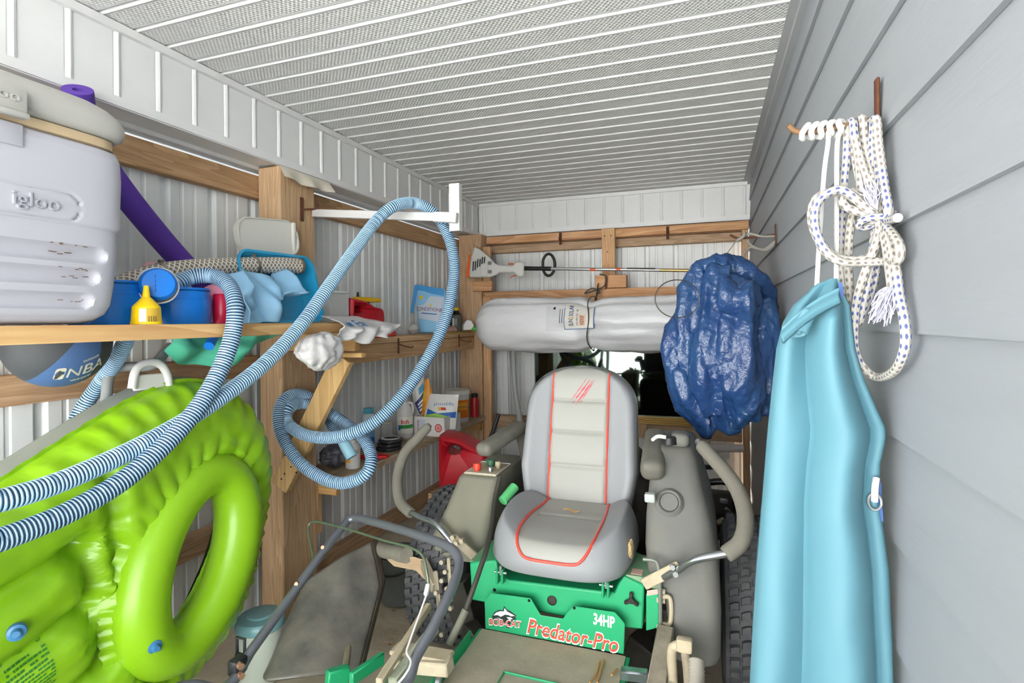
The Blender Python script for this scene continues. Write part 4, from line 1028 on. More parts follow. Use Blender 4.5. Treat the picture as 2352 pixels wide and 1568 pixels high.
# ================= TARP =================
tarpm = mat('blue_tarp', '#243f70', .2, bump=.75, bscale=42, bdist=.010, var=.5, vscale=5, col2='#2f5a80', spec=.7, detail=6)
def px_tube(mb, pts, r0):
    P = catmull([atY(x, y, Y) for x, y, Y in pts], 6); n = len(P); mb.tube(P, [r0 * (.8 + .2 * sin(pi * i / (n - 1))) for i in range(n)], 14)
mb = MB()
for pts, r_ in (
    ([(1604, 622, 2.56), (1588, 700, 2.50), (1585, 800, 2.50), (1600, 900, 2.52), (1640, 975, 2.55)], .062),
    ([(1650, 622, 2.54), (1630, 740, 2.46), (1640, 850, 2.45), (1668, 980, 2.52)], .068),
    ([(1700, 660, 2.50), (1690, 780, 2.42), (1700, 880, 2.44), (1715, 965, 2.50)], .082),
    ([(1745, 690, 2.56), (1750, 780, 2.52), (1745, 880, 2.52), (1740, 940, 2.55)], .070),
    ([(1770, 700, 2.62), (1780, 760, 2.62), (1765, 850, 2.62)], .058),
    ([(1596, 625, 2.55), (1625, 612, 2.55), (1680, 616, 2.58), (1730, 640, 2.62), (1765, 690, 2.66)], .045),
    ([(1660, 660, 2.44), (1700, 690, 2.40), (1720, 720, 2.42)], .075),
    ([(1572, 720, 2.52), (1545, 790, 2.50), (1548, 830, 2.50), (1560, 870, 2.50)], .046),
    ([(1560, 850, 2.48), (1575, 910, 2.48), (1605, 960, 2.50), (1640, 985, 2.52)], .052),
    ([(1600, 760, 2.44), (1612, 860, 2.42), (1640, 950, 2.46)], .045)): px_tube(mb, pts, r_)
tmp = mb.build('tarp_base', tarpm); rm = tmp.modifiers.new('rm', 'REMESH'); rm.mode = 'VOXEL'; rm.voxel_size = .007
sm_ = tmp.modifiers.new('sm', 'SMOOTH'); sm_.iterations = 2
bpy.context.view_layer.update(); me = bpy.data.meshes.new_from_object(tmp.evaluated_get(bpy.context.evaluated_depsgraph_get()))
off = tmp.location.copy(); nv = [v.normal.copy() for v in me.vertices]
for v, n_ in zip(me.vertices, nv):
    p = v.co; a = abs(h2(p.x * 16, p.y * 16, p.z * 4.5)); b = abs(h2(p.x * 30 + 9, p.y * 30, p.z * 12 + 3)); c = abs(h2(p.x * 60 + 2, p.y * 60, p.z * 45))
    d_ = abs(h2(p.x * 11 + 5, p.y * 9, p.z * 1.6)); q_ = p + n_ * (.060 * (.25 - d_) + .018 * (.32 - a) + .010 * (.3 - b) + .004 * (.3 - c)); q_.x = min(q_.x, .288 - off.x); v.co = q_
bpy.data.objects.remove(tmp)
me.materials.clear(); me.materials.append(tarpm)
me.polygons.foreach_set('use_smooth', [True] * len(me.polygons)); me.set_sharp_from_angle(angle=R(60)); me.name = 'tarp'
tarp = bpy.data.objects.new('tarp', me); COL.objects.link(tarp); tarp.location = off
tag(tarp, 'crumpled shiny dark blue tarp hanging on the grey siding', 'tarp')
# hook with cable knots, cable, wire ring
hook('rusty hook with cord knots on the siding above the tarp', (.303, 2.80, 1.805), (-1, 0, 0), (0, 0, 1), .2, .1)
cordm = mat('frayed_grey_cord', '#8b8780', .85, bump=.4, bscale=200)
cd_ = thing('cord', 'frayed grey cord looped around the hook above the blue tarp', 'cord', (.2, 2.8, 1.55))
P = [Vector((.295, 2.80, 1.80)), Vector((.24, 2.79, 1.80)), Vector((.19, 2.79, 1.815)), Vector((.15, 2.80, 1.80)), Vector((.13, 2.79, 1.785)), Vector((.16, 2.775, 1.80)), Vector((.17, 2.79, 1.82)), Vector((.18, 2.81, 1.79)), Vector((.20, 2.78, 1.755)), Vector((.26, 2.79, 1.735)), Vector((.295, 2.80, 1.775)), Vector((.25, 2.79, 1.74)), Vector((.19, 2.78, 1.75)), Vector((.165, 2.77, 1.72)), Vector((.16, 2.76, 1.66)), Vector((.165, 2.75, 1.60))]
mb = MB(); mb.tube(catmull(P, 6), .006, 8); mb.build('strand', cordm, cd_)
mb = MB(); mb.tube(catmull([Vector((.14, 2.79, 1.80)), Vector((.10, 2.75, 1.74)), Vector((.05, 2.70, 1.67))], 5), .0025, 6); mb.build('thin_strand', cordm, cd_)
cbl = MB(); cbl.tube(catmull([atY(1724, 392, 4.3), atY(1730, 430, 4.3), atY(1739, 475, 4.3), atY(1735, 520, 4.3), atY(1738, 560, 4.3), atY(1740, 640, 4.3), atY(1742, 760, 4.35)], 6), .007, 8)
tag(cbl.build('wall_cable', mat('grey_cable', '#7b7d7e', .6)), 'thin grey cable running down the far corner beside the siding', 'cable')
c_ = atY(1556, 686, 2.36); mb = MB(); P = [c_ + Vector((.085 * cos(2 * pi * k / 40), .05 * cos(2 * pi * k / 40), .078 * sin(2 * pi * k / 40))) for k in range(40)]; mb.tube(P, .0022, 6, closed=True)
tag(mb.build('wire_ring', mat('thin_wire', '#5b564e', .5, .6)), 'thin wire ring hanging against the left side of the tarp', 'wire ring')

# ================= RIGHT WALL: HOOK, ROPE, COVER =================
HB_ = Vector((.303, 1.19, 1.79))
hk = thing('wall_hook', 'long rusty hook on the siding carrying the coiled rope', 'hook', HB_)
mb = MB(); mb.rbox(HB_ + Vector((-.002, .004, .025)), (.006, .02, .10), .002, 1); mb.build('plate', rust, hk)
mb = MB(); mb.tube(catmull([HB_ + Vector((-.003, 0, .0)), HB_ + Vector((-.05, 0, -.008)), HB_ + Vector((-.11, 0, -.012)), HB_ + Vector((-.138, 0, -.008)), HB_ + Vector((-.152, -.005, .004))], 6), .0055, 10); mb.build('hook_arm', mat('worn_brown_hook', '#8a6a4c', .6, .3), hk)
def ropec(N, L, u, v):
    k = 2 * pi; a = mth(N, L, 'MULTIPLY', mth(N, L, 'ADD', mth(N, L, 'MULTIPLY', u, 6.0), mth(N, L, 'MULTIPLY', v, 70)), pi); b = mth(N, L, 'MULTIPLY', mth(N, L, 'SUBTRACT', mth(N, L, 'MULTIPLY', u, 6.0), mth(N, L, 'MULTIPLY', v, 70)), pi)
    p = mth(N, L, 'MULTIPLY', mth(N, L, 'SINE', a), mth(N, L, 'SINE', b))
    n = N.new('ShaderNodeTexNoise'); n.noise_dimensions = '1D'; L.new(mth(N, L, 'MULTIPLY', v, 3.1), n.inputs['W']); n.inputs['Scale'].default_value = 1
    dk = mixc(N, L, mth(N, L, 'GREATER_THAN', n.outputs[0], .52), '#857b75', '#596194')
    return (mixc(N, L, mth(N, L, 'GREATER_THAN', p, .42), '#b9b6ae', dk), mth(N, L, 'ABSOLUTE', p))
ropem = uvmat('braided_rope', ropec, .8, .2)
def rp(x, y, Y=1.165, xm=.288):
    p = atY(x, y, Y)
    if p.x > xm: p = atX(x, y, xm)
    return p
rope = thing('braided_rope', 'coiled white braided rope with blue flecks hanging on the siding', 'rope', (.26, 1.15, 1.25))
path = [(2062, 500, 1.12), (2030, 507, 1.11), (1995, 505, 1.13), (2010, 495, 1.15), (2040, 492, 1.15),
        (2030, 420, 1.16), (2018, 330, 1.17), (2014, 278, 1.18), (2008, 280, 1.20), (2004, 340, 1.19), (2010, 420, 1.18), (2020, 495, 1.16), (1988, 478, 1.14), (1935, 440, 1.12), (1888, 448, 1.12), (1867, 492, 1.12), (1878, 545, 1.12), (1918, 588, 1.12), (1970, 597, 1.12), (2008, 580, 1.13), (2022, 520, 1.13),
        (2020, 440, 1.15), (1996, 380, 1.17), (1985, 320, 1.18), (1982, 276, 1.18), (1976, 277, 1.20), (1970, 330, 1.18), (1985, 390, 1.16), (2002, 430, 1.15), (2020, 500, 1.14), (2010, 560, 1.13), (1995, 640, 1.14), (1978, 720, 1.15), (1968, 740, 1.16), (1955, 690, 1.17), (1948, 600, 1.17), (1955, 510, 1.17), (1975, 440, 1.17), (1972, 360, 1.17), (1962, 310, 1.17), (1960, 282, 1.18), (1953, 280, 1.20), (1945, 300, 1.19), (1944, 350, 1.18), (1936, 450, 1.18), (1930, 560, 1.18), (1935, 640, 1.18), (1955, 715, 1.18), (1972, 735, 1.17), (1990, 700, 1.16), (2008, 640, 1.15), (2018, 560, 1.14), (2022, 505, 1.13),
        (1990, 470, 1.13), (1955, 440, 1.13), (1936, 455, 1.13), (1945, 475, 1.13), (1985, 490, 1.12), (2022, 508, 1.12), (2045, 530, 1.12), (2066, 565, 1.11), (2062, 598, 1.11), (2035, 600, 1.12), (1990, 602, 1.12), (1930, 600, 1.11), (1890, 565, 1.11), (1872, 515, 1.11), (1880, 462, 1.11), (1930, 435, 1.11), (1980, 470, 1.11), (2018, 505, 1.11),
        (2015, 550, 1.12), (1985, 630, 1.13), (1966, 700, 1.14), (1962, 790, 1.14), (1980, 840, 1.14), (2015, 866, 1.14), (2055, 850, 1.13), (2078, 800, 1.13), (2078, 740, 1.13), (2066, 680, 1.13), (2058, 620, 1.13), (2045, 560, 1.13), (2030, 510, 1.13), (2036, 560, 1.11), (2044, 610, 1.11), (2048, 655, 1.11)]
path += [(2040 - 5, 560, 1.12), (2022, 505, 1.12)] + [(x - 8 + (i % 3) * 4, y + 3, Y + .012) for i, (x, y, Y) in enumerate(path[5:52])]
RPt = catmull([rp(*p) for p in path], 7); mb = MB(); mb.tube(RPt, .0074, 12); mb.build('strands', ropem, rope, fix=False)
mb = MB(); rnd = random.Random(11); kc = rp(2026, 505, 1.125)
P = [kc + Vector((.034 * cos(a) * .95, -.018 * cos(a) + .02 * sin(a) - .008, .006 * sin(a * 2) + .012 * cos(a) * .3)) for a in [2 * pi * k / 24 for k in range(24)]]
mb.tube(P, .0068, 10, closed=True); mb.build('binding_turn', ropem, rope, fix=False)
fray = mat('frayed_fibre', '#c6c4d6', .9)
for (bx2, by2, dx2, dy2, n_) in ((2048, 655, -28, 90, 70), (2008, 480, -12, -70, 45)):
    mb = MB()
    for k in range(n_):
        a = rp(bx2 + rnd.uniform(-8, 8), by2 + rnd.uniform(-6, 6), 1.11); s = rnd.uniform(.45, 1)
        e = rp(bx2 + dx2 * s + rnd.uniform(-32, 26), by2 + dy2 * s + rnd.uniform(-14, 10), 1.10 + rnd.uniform(-.02, .03)); m2 = a.lerp(e, .5) + Vector((rnd.uniform(-.008, .008), rnd.uniform(-.008, .008), rnd.uniform(-.004, .008)))
        mb.tube(catmull([a, m2, e], 4), .0009, 4)
    o = mb.build('frayed_end', fray, rope, fix=False); o['kind'] = 'stuff'
# white cord: turns around the hook and two legs down to the cover
wcord = mat('white_nylon_cord', '#d4d4d2', .7, bump=.4, bscale=260)
P = []
for k in range(60):
    a = 2 * pi * k / 12; x = HB_.x - .058 - .072 * (k / 59); P.append(Vector((x + .004 * sin(k), HB_.y + .0125 * cos(a), HB_.z - .011 + .0125 * sin(a))))
wcs = thing('white_cord', 'white nylon cord wound on the rusty hook holding the turquoise sheet', 'cord', (.2, 1.17, 1.5))
legs = [HB_ + Vector((-.062, -.012, -.010)), rp(1924, 325, 1.175), rp(1922, 400, 1.165), rp(1922, 560, 1.15), rp(1921, 655, 1.135)]
legs2 = [rp(1876, 662, 1.135), rp(1882, 560, 1.15), rp(1893, 400, 1.165), rp(1902, 330, 1.172), HB_ + Vector((-.085, -.010, -.018))]
mb = MB(); mb.tube(catmull(P, 3) , .0055, 8); mb.build('hook_turns', wcord, wcs)
for lg_ in (legs, legs2): mb = MB(); mb.tube(catmull(lg_, 6), .0042, 8); mb.build('hanging_leg', wcord, wcs)

# turquoise folded sheet
covm = mat('turquoise_vinyl_sheet', '#588694', .6, bump=.06, bscale=8, bdist=.006, var=.10, vscale=3, col2='#4c7d8f')
navyb = mat('navy_lining', '#41609f', .55)
cv = thing('folded_vinyl_sheet', 'long turquoise vinyl sheet hung folded from white cord', 'vinyl sheet', (.19, 1.13, .42))
Lx = [(640, 1905), (655, 1870), (675, 1850), (700, 1822), (740, 1798), (800, 1783), (900, 1772), (1000, 1762), (1150, 1750), (1300, 1737), (1450, 1728), (1568, 1722), (1900, 1716)]
Rx = [(640, 1922), (655, 1932), (675, 1938), (700, 1952), (740, 1958), (800, 1965), (870, 1985), (940, 2015), (985, 2036), (1010, 2034), (1060, 2022), (1150, 2016), (1200, 2026), (1300, 2040), (1450, 2050), (1568, 2056), (1900, 2066)]
def ip(T, y):
    for (a, b), (c, d) in zip(T, T[1:]):
        if y <= c: t = (y - a) / (c - a); t = max(0, t); return b + (d - b) * t
    return T[-1][1]
YC = 1.13
def cov(s, py, back):
    xl, xr = ip(Lx, py), ip(Rx, py); px = xl + (xr - xl) * s; g = .36
    t = min(1, (py - 640) / 90)
    if s < g: bul = .030 * sin(pi * (s / g) ** .7)
    elif s < .86: q = (s - g) / (.86 - g); bul = .075 * sin(pi * q) ** .7
    else: bul = .010 * sin(pi * (s - .86) / .14)
    vv = (py - 640) / 930
    bul += .006 * h2(s * 4, py * .006, 4) + .004 * sin(s * 9 + py * .004)
    edge = min(1, s / .03, (1 - s) / .02)
    p = atY(px, py, YC)
    yo = (-bul * t * (.75 + .25 * vv) - .008 * edge) if not back else (.016 * edge)
    q = Vector((p.x, YC + yo, p.z))
    if not back: # slide along the view ray so the outline stays where it hangs
        pass
    q.x = min(q.x, .298); return q
rows = [640 + 6 * k for k in range(20)] + [760 + 20 * k for k in range(42)] + [1580 + 40 * k for k in range(7)]
NS = 64; mb = MB(); V = []; F = []
for py in rows:
    V += [cov(k / (NS - 1), py, False) for k in range(NS)] + [cov(1 - k / (NS - 1), py, True) for k in range(NS)]
n = 2 * NS
for i in range(len(rows) - 1):
    for k in range(n): F.append((i * n + k, i * n + (k + 1) % n, (i + 1) * n + (k + 1) % n, (i + 1) * n + k))
F.append(list(range(n))); F.append([(len(rows) - 1) * n + k for k in range(n)])
mb.add(V, F); mb.build('sheet', covm, cv, angle=60)
# rolled top fold and pleat opening
def fold(u, v):
    px = 1796 + (1928 - 1796) * u; py = 752 - 92 * u + 34 * v - 10 * sin(pi * u) ; p = atY(px, py, 1.075 + .01 * sin(v * 5) - .014 * v * (1 - v) * 4); return p
mb = MB(); mb.grid(fold, 30, 10); o = mb.build('top_fold', covm, cv, fix=False); md = o.modifiers.new('thickness', 'SOLIDIFY'); md.thickness = .004
def scroll(u, v):
    a = 2.6 * pi * v; r_ = .004 + .009 * v; c = atY(1850 - 26 * u, 728 + 40 * u, 1.070)
    return c + Vector((r_ * cos(a) * (1 + .6 * u), -r_ * .4 * sin(a), r_ * sin(a) * (1.2 - .6 * u)))
mb = MB(); mb.grid(scroll, 14, 26); o = mb.build('scroll_fold', covm, cv, fix=False); md = o.modifiers.new('thickness', 'SOLIDIFY'); md.thickness = .003
mb = MB(); pts = [(2012, 1085), (2024, 1110), (2029, 1200), (2020, 1190), (2010, 1150)]; mb.prism(pts, lambda a, b: atY(a, b, 1.118), lambda a, b: atY(a, b, 1.122)); mb.build('navy_edge', navyb, cv)
mb = MB(); mb.prism([(1925, 650), (1934, 648), (1938, 676), (1932, 686)], lambda a, b: atY(a, b, 1.10), lambda a, b: atY(a, b, 1.104)); mb.build('navy_edge', navyb, cv)
gq = atY(2009, 1152, 1.108); mb = MB(); mb.tube([gq + Vector((.010 * cos(2 * pi * k / 20), 0, .014 * sin(2 * pi * k / 20))) for k in range(20)], .0025, 8, closed=True); mb.build('grommet', steel, cv)
mb = MB(); mb.tube(catmull([atY(2013, 1098, 1.108), atY(2010, 1120, 1.10), atY(2009, 1150, 1.106)], 5), .0055, 8); mb.build('cord_end', wcord, cv)
# ================= LEDGE AND LOWER SHELF GOODS =================
LZ, SZ = 1.3255, .6105
def LX(x, y, X=-1.985): return atX(x, y, X)
def dist(p): return (p - Vector((0, 0, CAMZ))).dot(_F)
def mpp(p): return dist(p) / FPX           # metres per pixel at p
def atZs(x, y, z): return atZ(x, y, z)
def face_M(p, dirx=(.8, .6, 0)): return plane_M(p, dirx, (0, 0, 1))
CAMR = Vector((CR.x, CR.y, 0)).normalized()
def pouch(name, label, pts_px, depth_fn, thick, front_mat, cat='bag', bulge=1.0, nu=14, nv=14, group=None, base=None):
    """filled bag from four outline corners (tl, tr, br, bl) given as 3D points, swelling in the middle"""
    tl, tr, br_, bl = pts_px
    nrm = (tr - tl).cross(bl - tl).normalized()
    if nrm.dot(tl - Vector((0, 0, CAMZ))) > 0: nrm = -nrm
    t = thing(name, label, cat, (bl + br_) / 2 if base is None else base, group)
    def f(sgn):
        def g(u, v):
            p = tl.lerp(tr, u).lerp(bl.lerp(br_, u), v)
            b = (1 - (2 * u - 1) ** 4) * (1 - (1 - min(1, v * 1.3)) ** 2) * (1 if v < .9 else .8)
            return p + nrm * (sgn * thick * .5 * b * bulge + .003 * h2(u * 6, v * 6, sgn))
        return g
    mb = MB(); mb.grid(f(1), nu, nv); mb.grid(f(-1), nu, nv)
    mb.build('film', front_mat, t, fix=False, angle=70)
    def surf(u, v, e=.001): p = f(1)(u, v); return p + nrm * e
    return t, surf
def band(surf, poly, m_, parent, e=.0012, name='print'):
    # polygon in (u,v) laid on the pouch, fan-subdivided along u
    mb = MB(); (u0, u1) = (min(p[0] for p in poly), max(p[0] for p in poly))
    def span(u):
        ys = []
        for (a, b), (c, d) in zip(poly, poly[1:] + poly[:1]):
            if (a - u) * (c - u) <= 0 and a != c: ys.append(b + (d - b) * (u - a) / (c - a))
        return (min(ys), max(ys)) if ys else (0, 0)
    N_ = 14
    def g(s, t):
        u = u0 + (u1 - u0) * (.0005 + .999 * s); lo, hi = span(u); return surf(u, lo + (hi - lo) * t, e)
    mb.grid(g, N_, 6); return mb.build(name, m_, parent, fix=False)
def ptext(s, surf, u, v, size_u, m_, parent, shear=0, offset=0, e=.0022, aspect=1.0):
    def wv(q): return surf(u + q.x, v - q.y * aspect, e + q.z)
    return textmb(s, size_u, None, .0003, shear=shear, offset=offset, warp=wv).build('print', m_, parent)

# conditioner bag on the ledge
ltb = mat('light_blue_film', '#8cc3e6', .25, bump=.15, bscale=25); skyb = mat('sky_blue_film', '#4a9ad6', .3); silverf = mat('silver_film', '#c3cfdc', .25)
purp = mat('purple_print', '#7a2463', .5); wht = mat('white_print', '#f0f0ee', .45); yp = mat('yellow_print', '#e9c51c', .5); greenp = mat('green_print', '#2f8f3e', .5); bluep = mat('blue_print', '#2360b0', .5); redpr = mat('red_print', '#c9302c', .5); limep = mat('lime_print', '#9bd045', .5)
Yc = 3.60
cb, cs = pouch('chemical_bag', 'light blue silver bag with purple lettering standing on the ledge', [atY(954, 653, Yc + .02), atY(1022, 664, Yc + .06), atY(1022, 763, Yc), atY(962, 764, Yc - .04)], None, .07, ltb, 'bag')
cb.location.z = cb.location.z
band(cs, [(.02, .0), (.98, .0), (.98, .17), (.55, .16), (.3, .12), (.02, .12)], skyb, cb)
band(cs, [(.05, .45), (.3, .42), (.5, .22), (.98, .2), (.98, .8), (.05, .72)], silverf, cb)
ptext('CONDITIONER', cs, .50, .52, .155, purp, cb, aspect=.72)
mb = MB()
for k in range(7): a = 2 * pi * k / 7; q = [(.2 + .10 * cos(a) , .27 + .06 * sin(a)), (.2 + .05 * cos(a + .4), .27 + .03 * sin(a + .4)), (.2 + .05 * cos(a - .4), .27 + .03 * sin(a - .4))]; mb.add([cs(u, v, .0025) for u, v in q], [(0, 1, 2)])
mb.add([cs(.2 + .06 * cos(2 * pi * k / 12), .27 + .036 * sin(2 * pi * k / 12), .0028) for k in range(12)], [list(range(12))]); mb.build('print', yp, cb, fix=False)
band(cs, [(.5, .40), (.56, .40), (.56, .45), (.5, .45)], yp, cb, .003); band(cs, [(.2, .60), (.75, .61), (.75, .63), (.2, .62)], bluep, cb, .003)
mb = MB(); a, b = atY(956, 655, Yc), atY(946, 718, Yc - .01); mb.bar(a, b, .004, .028, .001, up=(1, 0, 0)); mb.build('torn_strip', skyb, cb)
# float ball, small jar with red base
p = LX(949, 745); rr = 13 * mpp(p); mb = MB(); mb.ball((p.x, p.y, LZ + rr), rr); bt = thing('foam_ball', 'small grey white ball resting against the light blue bag', 'ball', (p.x, p.y, LZ)); mb.build('shell', mat('grey_white_ball', '#b9b8b4', .5), bt)
mb = MB(); mb.tube([Vector((p.x, p.y, LZ + rr)) + Vector((rr * 1.004 * cos(2 * pi * k / 40), rr * 1.004 * sin(2 * pi * k / 40) * .97, rr * .24 * sin(2 * pi * k / 40))) for k in range(40)], .0009, 5, closed=True); mb.build('seam', mat('dark_seam', '#6d6a66', .6), bt)
p = LX(895, 757, -1.95); rr = 12 * mpp(p); jr = thing('dome_jar', 'little red based clear dome container on the ledge by the bags', 'jar', (p.x, p.y, LZ))
mb = MB(); mb.rbox((p.x, p.y, LZ + .016), (rr * 1.9, rr * 1.9, .032), .006, 2); mb.build('base', mat('coral_red', '#e0483a', .45), jr)
mb = MB(); mb.lathe((p.x, p.y, LZ + .0325), [(rr * .95, 0), (rr * .95, .01), (rr * .7, .026), (0, .034)], n=20); mb.build('dome', clearp, jr)
# clear bottle, yellow cap
p = LX(1067, 752, -1.975); p.y = min(p.y, 4.16); rr = 14.5 * mpp(p); gb = thing('bottle', 'clear dark necked bottle with a yellow cap on the ledge', 'bottle', (p.x, p.y, LZ))
glass = mat('smoky_clear_bottle', '#6f706a', .12, alpha=.75)
mb = MB(); mb.lathe((p.x, p.y, LZ), [(0, 0), (rr * .95, 0), (rr, .006), (rr, .125), (rr * .9, .145)], n=24); mb.build('body', glass, gb)
mb = MB(); mb.lathe((p.x, p.y, LZ), [(rr * .9, .145), (rr * .6, .165), (rr * .42, .172), (rr * .42, .188)], n=24); mb.build('neck', blackp, gb)
mb = MB(); mb.lathe((p.x, p.y, LZ), [(rr * .48, .182), (rr * .5, .184), (rr * .5, .206), (rr * .45, .208), (0, .208)], n=24); mb.build('cap', yel, gb)
cyl_patch((p.x, p.y, LZ), rr, R(-100), R(-80), .04, .12, e=.0008).build('label', lab_m, gb, fix=False)
# pink pouch, white rag with green cap, yellow ruler
p = LX(1035, 750, -1.955); mb = blob((p.x, p.y, LZ + .028), .05, .065, .027, 5.5, 5, .3, nu=28, nv=18); tag(mb.build('plastic_pouch', mat('pinkish_film', '#c9a29a', .25), angle=70), 'crumpled pinkish plastic pouch lying on the ledge', 'pouch')
p = Vector((-1.93, 4.285, 1.37)); mb = blob((p.x + .01, p.y, LZ + .058), .05, .05, .06, 8.8, 4, .45, nu=30, nv=20); rg = thing('spray_nozzle', 'white trigger nozzle with bright green tip on the ledge corner', 'nozzle', (p.x, p.y, LZ)); 
mb = MB(); c = Vector((p.x, p.y, LZ)); mb.prism([(-.07, .02), (-.04, .012), (.03, .02), (.055, .055), (.03, .10), (-.01, .105), (-.045, .055)], lambda a, b: c + CAMR * a + Vector((0, 0, b)) + Vector((.015, -.02, 0)), lambda a, b: c + CAMR * a + Vector((0, 0, b)) + Vector((-.015, .02, 0))); soft(mb.build('nozzle_body', wp, rg), .006)
mb = MB(); mb.cyl(c + CAMR * .05 + Vector((0, 0, .035)), c + CAMR * .085 + Vector((0, 0, .020)), .018, n=16); mb.build('tip', mat('bright_green_tip', '#3fce3a', .4), rg)
a, b = atX(1050, 756, -1.915), atX(1110, 755, -1.905); mb = MB(); mb.rbox((-1.935, 4.06, LZ + .004), (.045, .56, .007), .0015, 1); tag(mb.build('yellow_strip', mat('yellow_stick', '#d9c23c', .5)), 'flat yellow stick lying along the ledge front', 'stick')

# ---- lower shelf
# white tray box
c1, c2, c3 = atZ(949.6, 999, SZ), atZ(1022, 1004, SZ), atZ(1066, 985, SZ)
bh_ = .135; xd = (c2 - c1); yd = (c3 - c2); xd = Vector((-.02 - 0, 0, 0)) + xd
wbx = thing('cardboard_tray', 'white cardboard tray box with red octagon mark on lower shelf', 'box', (c1 + c3) / 2)
card = mat('white_card', '#e3e1de', .6)
ux = (c2 - c1).normalized(); uy = Vector((-ux.y, ux.x, 0)); Lx_, Ly_ = (c2 - c1).length, .30
if uy.dot(c3 - c2) < 0: uy = -uy
def bp(a, b, z): return c1 + ux * a + uy * b + Vector((0, 0, z))
def panel(a0, b0, a1, b1, z0, z1, t=.004):
    d = (bp(a1, b1, 0) - bp(a0, b0, 0)).normalized(); n_ = Vector((-d.y, d.x, 0)) * t
    mb = MB(); A0, B0 = bp(a0, b0, z0), bp(a1, b1, z0)
    V = [A0, B0, B0 + n_, A0 + n_]; up = Vector((0, 0, z1 - z0)); mb.add(V + [v + up for v in V], [(3, 2, 1, 0), (4, 5, 6, 7), (0, 1, 5, 4), (1, 2, 6, 5), (2, 3, 7, 6), (3, 0, 4, 7)]); return mb
Ly_ = min(Ly_, .26)
panel(0, 0, Lx_, 0, 0, bh_).build('front_panel', card, wbx); panel(Lx_, 0, Lx_, Ly_, 0, bh_).build('side_panel', card, wbx); panel(0, Ly_, 0, 0, 0, bh_).build('side_panel', card, wbx); panel(Lx_, Ly_, 0, Ly_, 0, bh_).build('back_panel', card, wbx)
mb = MB(); mb.add([bp(0, 0, .002), bp(Lx_, 0, .002), bp(Lx_, Ly_, .002), bp(0, Ly_, .002)], [(0, 1, 2, 3)]); mb.build('bottom_panel', card, wbx)
fn = ux.cross(Vector((0, 0, 1))); fn = fn if fn.dot(c1) < 0 else -fn
def onf(a, z, e=.001): return bp(a, 0, z) + fn * e
mb = MB(); oc = (Lx_ * .80, bh_ * .45); mb.add([onf(oc[0] + .03 * cos(R(22.5 + 45 * k)), oc[1] + .032 * sin(R(22.5 + 45 * k)), .0015) for k in range(8)], [list(range(8))]); mb.build('print', mat('red_octagon', '#d9706a', .5), wbx, fix=False)
mb = MB(); mb.tube([onf(oc[0] + .015 * cos(2 * pi * k / 16), oc[1] + .016 * sin(2 * pi * k / 16), .002) for k in range(16)], .002, 5, closed=True); mb.build('print', wht, wbx)
mb = MB(); mb.add([onf(Lx_ * .12, .03), onf(Lx_ * .38, .03), onf(Lx_ * .38, .115), onf(Lx_ * .12, .115)], [(0, 1, 2, 3)]); mb.build('print', mat('pale_blue_panel', '#c8d6e2', .5), wbx, fix=False)
for k in range(7):
    mb = MB(); mb.add([onf(Lx_ * .13, .022 + k * .013, .002), onf(Lx_ * .18, .022 + k * .013, .002), onf(Lx_ * .18, .030 + k * .013, .002), onf(Lx_ * .13, .030 + k * .013, .002)], [(0, 1, 2, 3)]); mb.build('print', mat('coral_print', '#d98078', .5), wbx, fix=False)
# bags standing in the tray
film_w = mat('white_film', '#e0dfda', .3, bump=.2, bscale=30)
yb = bp(Lx_ * .5, Ly_ * .35, 0).y
def q3(x, y, a, b, z=None): # pixel on the vertical plane through tray point (a,b) facing the camera
    o = bp(a, b, 0); n_ = Vector((_F.x, _F.y, 0)); r_ = ray(x, y); t = n_.dot(o) / n_.dot(r_); p = r_ * t; return Vector((p.x, p.y, p.z + CAMZ))
pl_, s1 = pouch('chemical_bag', 'white bag with blue and lime waves standing in the white tray', [q3(989, 904, Lx_ * .6, .10), q3(1054, 906, Lx_ * .6, .10), q3(1046, 985, Lx_ * .6, .06), q3(966, 985, Lx_ * .6, .06)], None, .05, film_w, 'bag')
pl_.location.z = SZ + .003 if pl_.location.z < SZ else pl_.location.z
ptext('poolife', s1, .55, .28, .24, bluep, pl_, offset=-.002, aspect=.6)
band(s1, [(.05, .42), (.4, .55), (.97, .50), (.97, .68), (.05, .62)], bluep, pl_); band(s1, [(.03, .60), (.35, .55), (.75, .64), (.75, .74), (.03, .72)], limep, pl_, .002); band(s1, [(.38, .38), (.62, .38), (.66, .46), (.42, .46)], redpr, pl_, .002); band(s1, [(.36, .38), (.46, .38), (.50, .45), (.40, .45)], yp, pl_, .003)
g2, s2 = pouch('chemical_bag', 'tall white bag with navy panel leaning behind the bleach jug', [q3(948, 880, Lx_ * .3, .16), q3(972, 858, Lx_ * .3, .19), q3(985, 975, Lx_ * .3, .19), q3(948, 975, Lx_ * .3, .19)], None, .05, film_w, 'bag')
band(s2, [(.1, .48), (.95, .30), (.95, .85), (.4, .75)], mat('navy_panel', '#27357f', .4), g2); band(s2, [(.45, .2), (.9, .15), (.9, .3), (.45, .34)], mat('teal_print', '#3fa3cc', .4), g2, .002)
for k in range(3): band(s2, [(.28 + k * .06, .52 + k * .07), (.75, .44 + k * .07), (.75, .48 + k * .07), (.3 + k * .06, .56 + k * .07)], wht, g2, .003)
g3, s3 = pouch('chemical_bag', 'bright orange bag standing tilted behind the white blue bag', [q3(976, 872, Lx_ * .75, .22), q3(984, 868, Lx_ * .75, .22), q3(1012, 975, Lx_ * .75, .2), q3(962, 975, Lx_ * .75, .2)], None, .04, mat('orange_film', '#ec9a24', .3, bump=.2, bscale=30), 'bag')
band(s3, [(.08, .22), (.35, .30), (.3, .5), (.02, .45)], yp, g3)
